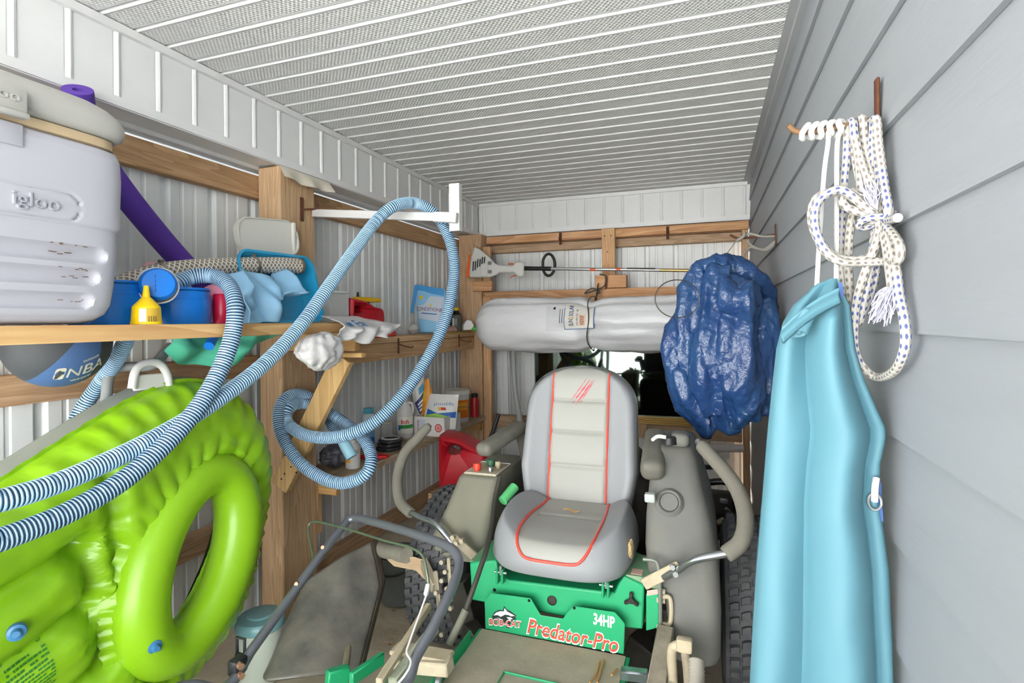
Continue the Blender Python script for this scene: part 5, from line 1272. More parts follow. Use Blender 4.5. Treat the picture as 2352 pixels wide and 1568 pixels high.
# bleach jug
def jug(name, label, p, H, rr, capm, lab=None, m_=None, cat='jug', handle_side=1):
    t = thing(name, label, cat, p); m_ = m_ or wp
    mb = MB(); mb.lathe(p, [(0, 0), (rr * .95, 0), (rr, .006), (rr, H * .58), (rr * .93, H * .66), (rr * .62, H * .80), (rr * .42, H * .86), (rr * .40, H * .90), (0, H * .90)], n=28); mb.build('body', m_, t)
    mb = MB(); mb.lathe(Vector(p), [(rr * .46, H * .88), (rr * .48, H * .885), (rr * .48, H * .985), (rr * .42, H), (0, H)], n=20); mb.build('cap', capm, t)
    c = Vector(p); sdir = CAMR * handle_side; mb = MB(); mb.tube(catmull([c + sdir * rr * .42 + Vector((0, 0, H * .84)), c + sdir * rr * .80 + Vector((0, 0, H * .83)), c + sdir * rr * 1.0 + Vector((0, 0, H * .74)), c + sdir * rr * .98 + Vector((0, 0, H * .62)), c + sdir * rr * .85 + Vector((0, 0, H * .57))], 5), rr * .17, 10); mb.build('handle', m_, t)
    return t
p = atZ(930.5, 1003, SZ); rr = 18.5 * mpp(p); H = 93 * mpp(p)
jg = jug('bleach_jug', 'white handled jug with red letters beside the glass jar', p, H, rr, wp)
ang0 = math.atan2(-p.y, -p.x)
cyl_patch(p, rr, ang0 - 1.2, ang0 + 1.2, H * .12, H * .52, 16, .0008).build('label', lab_m, jg, fix=False)
def cwarp(p, rr, ang0, zc, e):
    def wv(v): a = ang0 + v.x / rr; return Vector((p.x + (rr + e + v.z) * cos(a), p.y + (rr + e + v.z) * sin(a), p.z + zc + v.y))
    return wv
textmb('hth', .042, None, .0003, offset=.001, warp=cwarp(p, rr, ang0, H * .40, .0018)).build('print', redpr, jg)
cyl_patch(p, rr, ang0 - .55, ang0 + 1.2, H * .24, H * .33, 12, .0016).build('print', greenp, jg, fix=False)
cyl_patch(p, rr, ang0 - .9, ang0 - .55, H * .2, H * .32, 6, .0016).build('print', bluep, jg, fix=False)
# glass jar
p = atZ(897, 1008, SZ) + Vector((0, -.05, 0)); rr = 14 * mpp(p); H = 42 * mpp(p); gj = thing('glass_jar', 'empty clear glass jar standing beside the white bleach jug', 'jar', p)
jarm = mat('clear_glass', '#c9cdc8', .06, alpha=.38)
mb = MB(); mb.lathe(p, [(0, .003), (rr * .94, .003), (rr, .01), (rr, H * .8), (rr * .85, H * .88), (rr * .85, H)], n=28); mb.build('glass_wall', jarm, gj)
mb = MB(); mb.lathe(p, [(rr * .86, H), (rr * .9, H + .003), (rr * .86, H + .006), (rr * .8, H + .003)], n=28); mb.build('rim', mat('jar_rim', '#b9b29c', .3), gj)
# stacked dark rings of tubing
p = atZ(893, 1032, SZ); rr = 25 * mpp(p); ct = thing('tubing_coil', 'flat coil of black tubing wound on the lower shelf', 'coil', p)
cm = mat('black_tubing', '#2e2f33', .25); cm2 = mat('silver_tape', '#9fa0a0', .3)
for k in range(3):
    mb = MB(); mb.tube([p + Vector((.006 * k + rr * cos(2 * pi * j / 36), .004 * k + rr * sin(2 * pi * j / 36), .0125 + .0235 * k)) for j in range(36)], .0115, 10, closed=True); mb.build('coil_turn', cm, ct)
mb = MB(); mb.tube([p + Vector((.012 + rr * .8 * cos(2 * pi * j / 36), .008 + rr * .8 * sin(2 * pi * j / 36), .074)) for j in range(36)], .006, 8, closed=True); mb.build('coil_turn', cm2, ct)
# tall carton bottle with turquoise cap
p = atZ(852, 1030, SZ) + Vector((-.03, .02, 0)); H = 92 * mpp(p); w2 = 22 * mpp(p)
tb = thing('chemical_bottle', 'tall white blue bottle with a turquoise cap behind the hose', 'bottle', p)
mb = MB(); mb.lathe(p, [(0, 0), (w2 * .58, 0), (w2 * .6, .006), (w2 * .6, H * .78), (w2 * .5, H * .84), (w2 * .42, H * .86), (0, H * .86)], n=26); mb.build('body', mat('pale_blue_bottle', '#d7e2ec', .4), tb)
mb = MB(); mb.lathe(p, [(w2 * .5, H * .86), (w2 * .52, H * .87), (w2 * .5, H * .99), (0, H)], n=24); mb.build('cap', mat('turquoise_cap', '#57b6cf', .4), tb)
a0 = math.atan2(-p.y, -p.x); cyl_patch(p, w2 * .6, a0 - 1.3, a0 + 1.3, H * .1, H * .28, 12, .001).build('label', bluep, tb, fix=False); cyl_patch(p, w2 * .6, a0 - 1.3, a0 + 1.3, H * .28, H * .5, 12, .001).build('label', mat('sky_label', '#7ab4e0', .4), tb, fix=False)
# clear plastic box behind
p = atZ(876, 1000, SZ); mb = MB(); open_box(mb, p.x - .05, p.x + .02, p.y - .02, p.y + .10, SZ, SZ + .12); tag(mb.build('clear_box', clearp), 'narrow clear plastic box between the tall bottle and glass jar', 'box')
# orange labelled bucket
p = atZ(1050, 966, SZ); p.x = max(p.x, -1.98); rr = 29 * mpp(p); H = 72 * mpp(p)
bk = thing('chemical_bucket', 'white lidded bucket with a broad orange label near the corner post', 'bucket', p)
mb = MB(); mb.lathe(p, [(0, 0), (rr * .9, 0), (rr * .92, .006), (rr * .97, H * .86)], n=36); mb.build('body', wp, bk)
mb = MB(); mb.lathe(p, [(rr * 1.0, H * .85), (rr * 1.05, H * .86), (rr * 1.05, H * .95), (rr * 1.0, H), (rr * .9, H * .985), (0, H * .98)], n=36); mb.build('lid', lidm, bk)
a0 = math.atan2(-p.y, -p.x)
cyl_patch(p, rr * .93, a0 - 1.5, a0 + 1.5, H * .14, H * .70, 20, .0012, rr * .96).build('label', mat('orange_label', '#ea7a1e', .4), bk, fix=False)
cyl_patch(p, rr * .94, a0 - .1, a0 + 1.0, H * .38, H * .62, 10, .002, rr * .955).build('label', mat('amber_label', '#f4a83a', .4), bk, fix=False)
mb = MB(); mb.tube([p + Vector((rr * .985 * cos(a0 + 1.5 * (k / 10 - 1) * 1), rr * .985 * sin(a0 + 1.5 * (k / 10 - 1)), H * .5)) for k in range(21)], .003, 6); mb.build('bail_wire', steel, bk)
# red can at the post
p = atZ(1087, 951, SZ); p.x = max(p.x, -1.99) ; rr = 9 * mpp(p); rdc = thing('spray_can', 'small red can with black top in the shelf corner', 'can', (p.x + .06, 4.27, SZ)); pc = Vector((p.x + .06, 4.27, SZ))
mb = MB(); mb.lathe(pc, [(0, 0), (rr, 0), (rr, .15), (rr * .8, .165)], n=20); mb.build('body', mat('red_can', '#b5232a', .35), rdc)
mb = MB(); mb.lathe(pc, [(rr * .82, .16), (rr * .82, .195), (0, .2)], n=20); mb.build('cap', blackp, rdc)
# grey plastic bag, sun bottle, red snips
p = atZ(758, 1075, SZ); mb = blob((p.x + .0, p.y + .03, SZ + .062), .075, .07, .062, 4.1, 6, .5, nu=44, nv=28); tag(mb.build('plastic_sack', mat('dark_grey_film', '#5c5c66', .28, bump=.7, bscale=40, bdist=.006), angle=60), 'crumpled dark grey plastic sack on the lower shelf by the post', 'plastic bag')
p = atZ(811, 1073, SZ); rr = 16.5 * mpp(p); H = 64 * mpp(p); sbt = thing('sunscreen_bottle', 'white bottle with blue and orange sun mark behind the hose loop', 'bottle', p)
mb = MB(); mb.lathe(p, [(0, 0), (rr * .95, 0), (rr, .006), (rr, H * .75), (rr * .8, H * .85), (rr * .5, H * .9), (rr * .5, H), (0, H)], n=26); mb.build('body', wp, sbt)
a0 = math.atan2(-p.y, -p.x)
cyl_patch(p, rr, a0 - 1.0, a0 - .1, H * .55, H * .66, 10, .0012).build('print', bluep, sbt, fix=False); textmb('CC', .024, None, .0003, warp=cwarp(p, rr, a0 + .5, H * .6, .0015)).build('print', MATS['dark_print'], sbt)
cyl_patch(p, rr, a0 - 1.2, a0 - .3, H * .22, H * .34, 8, .0012).build('print', MATS['gold_print'], sbt, fix=False); textmb('SOLAR', .010, None, .0003, warp=cwarp(p, rr, a0 - .3, H * .47, .0015)).build('print', bluep, sbt)
p = atZ(856, 1054, SZ); sn = thing('snips', 'red handled snips lying near the coil on the lower shelf', 'snips', (p.x, p.y, SZ))
for s in (-1, 1):
    mb = MB(); c = Vector((p.x, p.y, SZ + .012)); mb.tube(catmull([c + CAMR * .09 + Vector((0, s * .012, .002)), c + CAMR * .02 + Vector((0, s * .028, .006)), c - CAMR * .06 + Vector((0, s * .02, .002)), c - CAMR * .085 + Vector((0, s * .005, 0))], 5), .0095, 8); mb.build('handle', mat('red_grip', '#d2202a', .4), sn)
mb = MB(); mb.bar(c - CAMR * .08, c - CAMR * .15, .012, .006, .001); mb.build('blades', steel, sn)

p = atZ(797, 1063, SZ); mb = blob((p.x, p.y, SZ + .012), .022, .03, .012, 1.7, 4, .4, nu=24, nv=14); gl = thing('work_glove', 'rolled gold and blue glove lying beside the white sun bottle', 'glove', (p.x, p.y, SZ)); mb.build('palm', mat('gold_cloth', '#d9b264', .8), gl, angle=60)
mb = MB(); mb.lathe((p.x, p.y, SZ + .012), [(.010, .030), (.013, .026), (.015, .034), (.010, .038)], axis=(.7, .7, 0), n=16); mb.build('cuff', bluep, gl)
# ================= RIDING MOWER =================
grn = mat('mower_green_paint', '#22a06a', .38, var=.25, vscale=10, col2='#4d9a70', bump=.05, bscale=60)
dustg = mat('dusty_green_paint', '#5f9a72', .7, var=.6, vscale=14, col2='#9a917c')
dust_pl = mat('dusty_grey_plastic', '#696a66', .72, bump=.2, bscale=70, var=.45, vscale=7, col2='#7b776c')
dust_pl2 = mat('dusty_olive_plastic', '#7a7869', .75, bump=.2, bscale=70, var=.5, vscale=6, col2='#66675c')
vgr = mat('seat_grey_vinyl', '#8a8c8f', .5, bump=.15, bscale=220, bdist=.0008, var=.06, vscale=6)
vlt = mat('seat_pale_vinyl', '#999993', .55, bump=.15, bscale=220, bdist=.0008, var=.10, vscale=7, col2='#8f8c7c')
redpipe = mat('red_piping', '#d24a3c', .45)
foam = mat('dusty_grey_foam', '#77746a', .9, bump=.3, bscale=120, var=.35, vscale=12, col2='#8a8576')
dust_m = mat('dusty_metal', '#a59a86', .75, .2, var=.5, vscale=25, col2='#7d7263')
tan_m = mat('tan_dusty_steel', '#b9ad93', .75, var=.4, vscale=20, col2='#8e8069')
rub = mat('tyre_rubber', '#45464a', .7, var=.35, vscale=20, col2='#6b6a66', bump=.2, bscale=80)
rub2 = mat('chute_rubber', '#5c5c58', .3, bump=.35, bscale=25, bdist=.005, var=.6, vscale=9, col2='#8b8375')
mat_rub = mat('dusty_floor_mat', '#9d9584', .9, bump=.5, bscale=60, var=.6, vscale=10, col2='#b3a993')
dkm = mat('dark_machine', '#2a2825', .6, .3, var=.5, vscale=20, col2='#4d463d')
blk = mat('black_frame_paint', '#17171b', .3)
MX = -.475
rm_ = thing('riding_mower', 'green zero turn riding mower with grey red piped seat', 'riding mower', (MX, 2.1, 0))
def part(mb, name, m_, parent=rm_, **k): return mb.build(name, m_, parent, **k)
# ---- front plate (vertical) and foot pan
YP = 1.757
plate_px = [(1115, 1443), (1113, 1380), (1127, 1361), (1219, 1373), (1228, 1388), (1242, 1412), (1293, 1420), (1306, 1402), (1317, 1391), (1413, 1405), (1436, 1432), (1433, 1502)]
mb = MB(); mb.prism(plate_px, lambda a, b: atY(a, b, YP), lambda a, b: atY(a, b, YP + .006)); fp = part(mb, 'front_plate', grn); soft(fp, .0025, 2)
for (x, y) in ((1215, 1379), (1319, 1396)):
    mb = MB(); p = atY(x, y, YP - .001); mb.cyl(p, p + Vector((0, .003, 0)), .005, n=10); mb.build('bolt_hole', blk, fp)
def plate_text(s, x0, y0, x1, y1, hpx, m_, e, shear=0, offset=0, ext=.0004):
    a, b = atY(x0, y0, YP - e), atY(x1, y1, YP - e); L_ = (b - a).length
    M = plane_M((a + b) / 2, b - a, (0, 0, 1)); size = hpx
    t = textmb(s, 1.0, Matrix.Identity(4), 0, shear=shear, offset=offset); xs = [v.x for v in t.V]; w_ = max(xs) - min(xs); cx_ = (max(xs) + min(xs)) / 2; ys = [v.y for v in t.V]; h_ = max(ys) - min(ys); cy_ = (max(ys) + min(ys)) / 2
    sc = L_ / w_; hh = hpx * mpp(a) / h_
    for i, v in enumerate(t.V): t.V[i] = M @ Vector(((v.x - cx_) * sc, (v.y - cy_) * hh, 0))
    return t
plate_text('Predator-Pro', 1209, 1436, 1422, 1482, 40, None, .0012, shear=.25, offset=.035).build('lettering', wht, fp)
plate_text('Predator-Pro', 1211, 1436.5, 1420, 1481.5, 34, None, .0020, shear=.25, offset=.012).build('lettering', mat('orange_red_print', '#e0503a', .45), fp)
plate_text('34HP', 1363, 1420, 1412, 1430, 27, None, .0012, offset=.03).build('lettering', wht, fp)
plate_text('BOB-CAT', 1122, 1427, 1198, 1434, 17, None, .0018, shear=.15, offset=.05).build('lettering', wht, fp)
plate_text('BOB-CAT', 1123, 1427, 1197, 1434, 13, None, .0026, shear=.15, offset=.015).build('lettering', redpr, fp)
def emb(pts, m_, e):
    mb = MB(); mb.prism(pts, lambda a, b: atY(a, b, YP - e), lambda a, b: atY(a, b, YP - e + .0004)); mb.build('emblem', m_, fp)
emb([(1130, 1415), (1136, 1405), (1146, 1400), (1155, 1401), (1158, 1391), (1165, 1400), (1172, 1403), (1186, 1413), (1183, 1417), (1187, 1421), (1178, 1424), (1172, 1432), (1170, 1443), (1163, 1440), (1160, 1430), (1148, 1422), (1134, 1424)], mat('emblem_dark', '#23302c', .5), .0008)
emb([(1133, 1413), (1140, 1406), (1150, 1403), (1157, 1404), (1159, 1396), (1165, 1404), (1183, 1414), (1174, 1415), (1168, 1412), (1160, 1411), (1150, 1416), (1143, 1412)], wht, .0011)
emb([(1163, 1417), (1172, 1417), (1178, 1421), (1170, 1423)], wht, .0011); emb([(1164, 1433), (1169, 1434), (1167, 1439)], wht, .0011); emb([(1140, 1418), (1150, 1419), (1146, 1422)], mat('emblem_grey', '#a9b0ae', .5), .0011)
# foot pan
px0, px1 = -.755, -.240
mb = MB(); mb.box(px0, px1, .95, YP, .338, .352); pan = part(mb, 'foot_pan', grn)
mb = MB(); mb.rbox((px0 - .004, 1.33, .36), (.008, .72, .045), .002, 1); mb.build('pan_lip', grn, pan)
mb = MB(); mb.rbox((px1 + .004, 1.30, .352), (.008, .68, .03), .002, 1); mb.build('pan_lip', grn, pan)
mb = MB(); mb.grid(lambda u, v: (px0 + .012 + (px1 - px0 - .024) * u, .96 + (YP - .965) * v, .357 + .0015 * h2(u * 14, v * 20)), 40, 50); mb.box(px0 + .012, px1 - .012, .96, YP - .005, .3525, .355); mb.build('floor_mat', mat_rub, pan)
mb = MB(); cc = atZ(1215, 1568, .358)
for (a, b, c, d) in ((-.05, .05, -.006, .006),): pass
P = [Vector((cc.x + sx_ * .085, cc.y - .03 + sy_ * .05, .360)) for sx_, sy_ in ((-1, 1), (1, 1), (1, -1), (-1, -1))]
mb.tube(P, .004, 6, closed=True); mb.build('pedal_rim', grn, pan)
# ---- body cross member with towers
YB1, YB2 = 1.80, 2.02
body_px = [(1083, 1378), (1078, 1292), (1140, 1286), (1146, 1322), (1167, 1332), (1412, 1362), (1418, 1345), (1433, 1323), (1480, 1345), (1476, 1446), (1420, 1440), (1260, 1410)]
mb = MB(); mb.prism(body_px, lambda a, b: atY(a, b, YB1), lambda a, b: atY(a, b, YB1) + Vector((0, YB2 - YB1, .0))); bd = part(mb, 'body_frame', grn); soft(bd, .006, 2)
mb = MB(); p = atY(1268, 1378, YB1); mb.lathe(p + Vector((0, -.001, 0)), [(.0, .0), (.016, 0), (.0165, .002), (.014, .004)], axis=(0, -1, 0), n=20); mb.build('round_plug', dkm, bd)
mb = MB(); p = atY(1136, 1354, YB1); mb.cyl(p + Vector((0, -.002, 0)), p, .006, n=12); mb.build('bolt_hole', blk, bd)
kn = atY(1450, 1378, YB1 - .012); mb = MB()
for k in range(3): a = R(90 + 120 * k); mb.bar(kn, kn + Vector((.026 * cos(a), 0, .026 * sin(a))), .014, .012, .004)
mb.cyl(kn + Vector((0, .012, 0)), kn - Vector((0, .008, 0)), .009, n=12); mb.build('tri_knob', dkm, bd)
# towers' pads (dusty tops with stickers)
mb = MB(); a, b = atY(1078, 1292, YB1), atY(1140, 1286, YB1); mb.box(a.x, b.x, YB1 + .01, YB1 + .20, a.z - .006, a.z + .004); mb.build('tower_top', dustg, bd)
mb = MB(); p = Vector((b.x - .035, YB1 + .04, a.z + .0055)); mb.box(p.x - .025, p.x + .02, p.y - .02, p.y + .03, p.z - .001, p.z + .001); mb.build('sticker', mat('faded_pink_sticker', '#c9a79a', .6), bd)
a, b = atY(1433, 1323, YB1), atY(1480, 1345, YB1); mb = MB(); mb.box(a.x + .005, b.x + .05, YB1 + .01, YB1 + .18, a.z - .03, a.z + .002); mb.build('tower_top', dustg, bd)
mb = MB(); mb.box(a.x + .02, a.x + .055, YB1 + .02, YB1 + .06, a.z + .002, a.z + .0035); mb.build('sticker', MATS['faded_pink_sticker'], bd)
# hinge lugs on the seat plate
for (x, y) in ((1150, 1322), (1392, 1352)):
    for s in (-1, 1):
        mb = MB(); p = atY(x + s * 6, y, YB1 - .012); mb.rbox(p, (.008, .03, .05), .003, 1); mb.build('hinge_lug', grn, bd)
    p = atY(x, y - 8, YB1 - .018); mb = MB(); mb.cyl(p - Vector((.022, 0, 0)), p + Vector((.022, 0, 0)), .005, n=10); mb.cyl(p + Vector((0, 0, -.008)), p + Vector((0, 0, .025)), .006, n=10); mb.build('hinge_pin', steel, bd)
# side bracket at right end
mb = MB(); mb.prism([(1484, 1362), (1512, 1358), (1514, 1440), (1484, 1448)], lambda a, b: atY(a, b, YB1 + .005), lambda a, b: atY(a, b, YB1 + .06)); sbk = part(mb, 'side_bracket', grn); soft(sbk, .003)
mb = MB(); mb.prism([(1486, 1356), (1510, 1352), (1511, 1364), (1486, 1368)], lambda a, b: atY(a, b, YB1), lambda a, b: atY(a, b, YB1 + .05)); mb.build('sticker', MATS['faded_pink_sticker'], sbk)
for y_ in (1358, 1378, 1440):
    p = atY(1522, y_, YB1 + .01); mb = MB(); mb.cyl(p - Vector((.018, 0, 0)), p + Vector((.008, 0, 0)), .010, n=12); mb.build('bolt', tan_m, sbk)
mb = MB(); mb.tube(catmull([atY(1517, 1450, 1.79), atY(1516, 1360, 1.79), atY(1512, 1300, 1.80), atY(1502, 1287, 1.81), atY(1478, 1284, 1.82)], 5), .006, 8); part(mb, 'latch_rod', mat('grey_rod', '#7f837c', .5, .4))
mb = MB(); mb.tube(catmull([atY(1522, 1370, 1.80), atY(1538, 1372, 1.80), atY(1542, 1400, 1.80), atY(1538, 1432, 1.80), atY(1520, 1432, 1.80)], 5), .007, 8); part(mb, 'tan_rod', tan_m)
# seat plate under the cushion
mb = MB(); a, b = atY(1160, 1330, 1.83), atY(1405, 1350, 1.83); mb.rbox(((a.x + b.x) / 2, 1.95, .565), (b.x - a.x, .26, .02), .004, 1); spn = part(mb, 'seat_plate', mat('dusty_brown_plate', '#6f6558', .8, var=.4, vscale=14))
for x_ in (1185, 1372):
    p = atY(x_, 1302 + (x_ - 1185) * .13, 1.83); mb = MB(); mb.rbox(p, (.03, .03, .02), .004, 1); mb.cyl(p + Vector((0, 0, .0)), p + Vector((0, 0, .025)), .014, .010, n=14); mb.build('isolator', tan_m, spn)
mb = MB(); mb.rbox((MX, 1.98, .59), (.40, .34, .04), .01, 2); part(mb, 'seat_slide', dkm)

# ---- seat cushion
SCX, SCY = -.488, 1.945
def cush_half(t): return .25 - .015 * t                 # half width by depth
def cushion(u, v):
    a = 2 * pi * u; c, s = sup(a, 3.6); rv = v ** .75
    x, y = c * .250 * rv, s * .235 * rv
    if y < 0: x *= 1 - .06 * (-y / .235) ** 2
    bol = max(0, (abs(x) - .125) / .125); fr = max(0, (-y - .10) / .135)
    z = .695 + .075 * min(1, bol) ** .8 * (1 - .45 * max(0, -y / .235)) * min(1, (1.02 - rv) * 6) - .018 * fr ** 1.6 + .010 * (y > .1) * (y - .1) / .13
    ed = max(0, (rv - .80) / .20); z -= .085 * (1 - sqrt(max(0, 1 - ed * ed)))
    g = 0
    z -= .007 * math.exp(-((y - .035) / .007) ** 2) * (abs(x) < .12)
    return Vector((SCX + x, SCY + y, z))
def pw(y):   # half width of the pale centre panel by y (local)
    t = (y + .235) / .47; return .135 - .020 * t + .010 * sin(pi * t)
NU, NV = 128, 40
mb = MB(); mb.grid(cushion, NU, NV, cu=True, mfun=lambda i, j: 0)
for k, f in enumerate(mb.F):
    c = sum((mb.V[i] for i in f), Vector()) / len(f); lx, ly = c.x - SCX, c.y - SCY
    mb.M[k] = 1 if abs(lx) < (pw(ly) if ly > -.17 else .1345 * max(0, 1 - ((-.17 - ly) / .0595) ** 3.2) ** .33 if ly > -.2295 else 0) else 0
low = [Vector((v.x + (SCX - v.x) * .06, v.y + (SCY - v.y) * .05, .582)) for v in [cushion(i / NU, 1) for i in range(NU)]]
o_ = len(mb.V); mb.V += low; last = [i * NV + NV - 1 for i in range(NU)]
for i in range(NU): mb.F.append([last[i], last[(i + 1) % NU], o_ + (i + 1) % NU, o_ + i]); mb.M.append(0); mb.UV.append(None)
mb.F.append([o_ + i for i in range(NU)][::-1]); mb.M.append(0); mb.UV.append(None)
cu_ = part(mb, 'seat_cushion', [vgr, vlt], angle=60)
def cz(lx, ly):   # surface height by search
    c = max(1e-6, sqrt(lx * lx + ly * ly)); a = math.atan2(ly / .235, lx / .25); best = None
    bx = (abs(lx) / .25) ** 3.6 + (abs(ly) / .235) ** 3.6; r_ = min(1, bx ** (1 / 3.6)); return cushion((math.atan2(math.copysign(abs(ly / .235) ** 1.8, ly), math.copysign(abs(lx / .25) ** 1.8, lx)) / (2 * pi)) % 1, min(1, r_ ** (1 / .75)))
half = [(pw(ly), ly) for ly in [.20 - .35 * k / 20 for k in range(21)]] + [(.1345, -.172), (.130, -.193), (.121, -.210), (.106, -.2215), (.088, -.2265), (.06, -.2285), (.03, -.229)]
plan = catmull([Vector((-a, b, 0)) for a, b in half] + [Vector((0, -.229, 0))] + [Vector((a, b, 0)) for a, b in half[::-1]], 3)
pipe = [cz(q.x, q.y) for q in plan]
mb = MB(); mb.tube([p + Vector((0, -.0015 if p.z < .68 else 0, .0015)) for p in pipe], .005, 8); mb.build('piping', redpipe, cu_)
mb = MB(); mb.tube(catmull([cz(-.247 + .0 * k, -.10 + .03 * k) + Vector((.001, -.002, .0)) for k in range(2)], 2), .001, 4)
# torn corner
tear = mat('torn_foam', '#c9b183', .9, bump=.5, bscale=80)
mb = blob(Vector((SCX + .240, SCY - .09, .655)), .010, .028, .032, 3.3, 5, .5, nu=20, nv=14); mb.build('torn_edge', tear, cu_)

# ---- backrest
BKX = -.500
def back_half(t):      # t 0 bottom .. 1 top
    if t < .25: return .215 + .022 * t / .25
    if t < .62: return .237 - .008 * (t - .25) / .37
    q = (t - .62) / .38; return .229 * max(0, 1 - q ** 2.8) ** .5 * .98 + .004
def backf(u, v, side=1):
    t = v; z = .69 + .53 * t; hw = back_half(t); s = 2 * u - 1; x = hw * s
    y0 = 2.145 + .10 * t + .02 * t * t
    bol = max(0, (abs(x) - .115) / .12); dep = -.055 * min(1, bol) ** 1.3 * (1 - t * .55)
    rim = max(0, (abs(s) - .82) / .18); dep += .06 * (1 - sqrt(max(0, 1 - rim * rim)))
    tr_ = max(0, (t - .90) / .10); dep += .05 * (1 - sqrt(max(0, 1 - tr_ * tr_)))
    if abs(x) < .116:
        for zz in (.255, .49, .735): dep += .008 * math.exp(-((t - (1 - zz)) / .009) ** 2)
        dep -= .006 * abs(sin(t * pi * 4))
    dep += .010 * math.exp(-((abs(x) - .118) / .006) ** 2)
    return Vector((BKX + x, y0 + dep, z))
NUb, NVb = 72, 90; mb = MB(); mb.grid(lambda u, v: backf(u, v), NUb, NVb)
for k, f in enumerate(mb.F):
    c = sum((mb.V[i] for i in f), Vector()) / len(f); mb.M[k] = 1 if abs(c.x - BKX) < .117 else 0
bk_ = part(mb, 'backrest', [vgr, vlt], fix=False, angle=60)
def backshell(u, v):
    p = backf(u, v); s = 2 * u - 1; t = v; p.y = 2.145 + .10 * t + .02 * t * t + .035 + .045 * sqrt(max(0, 1 - s * s)) * min(1, (1 - t) * 6 + .25); p.x = BKX + (p.x - BKX) * 1.025; p.z += .008 * t; return p
mb = MB(); mb.grid(backshell, 40, 50)
sh_ = mb.build('back_shell', mat('dark_back_shell', '#6c716e', .5, var=.3, vscale=8), rm_, fix=False, angle=60)
mb = MB()
def rimf(u, v):
    w_ = u * 2; e = (0, w_) if u < .0 else None
    # perimeter: left edge up, over the top, right edge down
    if u < .45: a, b = 0.0, u / .45
    elif u < .55: a, b = (u - .45) / .10, 1.0
    else: a, b = 1.0, 1 - (u - .55) / .45
    return backf(a, b).lerp(backshell(a, b), v)
mb.grid(rimf, 160, 4); mb.build('edge_band', mat('black_edge_band', '#4c4d49', .55), sh_, fix=False)
for s in (-1, 1):
    mb = MB(); mb.tube([backf(.5 + s * .117 / (2 * back_half(t)) if back_half(t) > .12 else .5, t) + Vector((0, -.004, 0)) for t in [.02 + .955 * k / 50 for k in range(51)] if back_half(t) > .12], .0046, 8); mb.build('piping', redpipe, bk_)
# claw marks
clw = mat('claw_red', '#c03a48', .5)
for k, (xa_, ya_, xb_, yb_, w_) in enumerate(((1348, 868, 1310, 922, 1.0), (1355, 872, 1315, 926, 2.0), (1361, 874, 1323, 928, 2.2), (1366, 872, 1331, 926, 1.2))):
    pts = []
    for t in range(9):
        q = t / 8; pts.append((xa_ + (xb_ - xa_) * q, ya_ + (yb_ - ya_) * q, w_ * sin(pi * (.08 + .84 * q)) * (1 + .4 * sin(t * 2.3 + k))))
    mb = MB(); V = []
    def onb(x, y):
        p = atY(x, y, 2.24)
        for _ in range(3):
            t = (p.z - .69) / .53; u = .5 + (p.x - BKX) / (2 * back_half(t)); b = backf(u, t); p = atY(x, y, b.y - .0015)
        return p
    for x, y, w2 in pts: V += [onb(x - w2, y), onb(x + w2, y)]
    mb.add(V, [(2 * i, 2 * i + 1, 2 * i + 3, 2 * i + 2) for i in range(8)]); mb.build('claw_mark', clw, bk_, fix=False)
# logo on the back shell (seen in the mirror)
t_ = textmb('BOB-CAT', .05, plane_M((BKX, 2.345, 1.02), (-1, 0, 0), (0, 0, 1)), .001, shear=.15, offset=.002); t_.build('lettering', mat('faded_red_print', '#9c5a52', .5), sh_)
# ---- armrests
mb = MB(); mb.bar(Vector((-.185, 1.96, .885)), Vector((-.20, 2.28, .955)), .085, .075, .03, seg=4); part(mb, 'armrest', mat('dusty_arm_pad', '#6e6c62', .6, var=.3, vscale=12))
mb = MB(); mb.bar(Vector((-.845, 2.00, .905)), Vector((-.775, 2.30, .955)), .075, .055, .025, seg=4); part(mb, 'armrest', MATS['dusty_arm_pad'])
for x_ in (-.21, -.765): mb = MB(); mb.bar(Vector((x_, 2.27, .93)), Vector((x_ + (.03 if x_ < -.5 else -.03), 2.27, .80)), .02, .06, .003); part(mb, 'arm_bracket', dkm)

# ---- left console / fender (image left)
def loft(rings, name, m_, parent=rm_, bev=.012):
    mb = MB(); n = len(rings[0]); V = [p for r_ in rings for p in r_]
    F = [(i * n + k, i * n + (k + 1) % n, (i + 1) * n + (k + 1) % n, (i + 1) * n + k) for i in range(len(rings) - 1) for k in range(n)] + [list(range(n))[::-1], [(len(rings) - 1) * n + k for k in range(n)]]
    mb.add(V, F); return mb.build(name, m_, parent, angle=50)
def rrect(x0, x1, y0, y1, z, r=.03, dz=(0, 0)):
    out = []
    for a, b in rr_loop(x0, x1, y0, y1, min(r, (x1 - x0) * .45, (y1 - y0) * .45), 5): out.append(Vector((a, b, z + dz[0] * (a - x0) + dz[1] * (b - y0))))
    return out
cons = loft([rrect(-1.065, -.835, 1.98, 2.55, .47, .04), rrect(-1.075, -.830, 1.99, 2.55, .54, .04), rrect(-1.02, -.815, 2.02, 2.52, .66, .04), rrect(-.975, -.80, 2.05, 2.46, .775, .03), rrect(-.965, -.805, 2.06, 2.44, .787, .03)], 'console_fender', dust_pl2)
mb = MB(); mb.rbox((-.885, 2.17, .790), (.145, .19, .006), .01, 2); cpn = mb.build('control_panel', tan_m, cons)
def knob(x, y, r_, h, m_, nm='knob'):
    mb = MB(); mb.lathe((x, y, .792), [(0, 0), (r_ * .7, 0), (r_ * .7, h * .3), (r_, h * .35), (r_ * .9, h), (0, h)], n=16); mb.build(nm, m_, cpn)
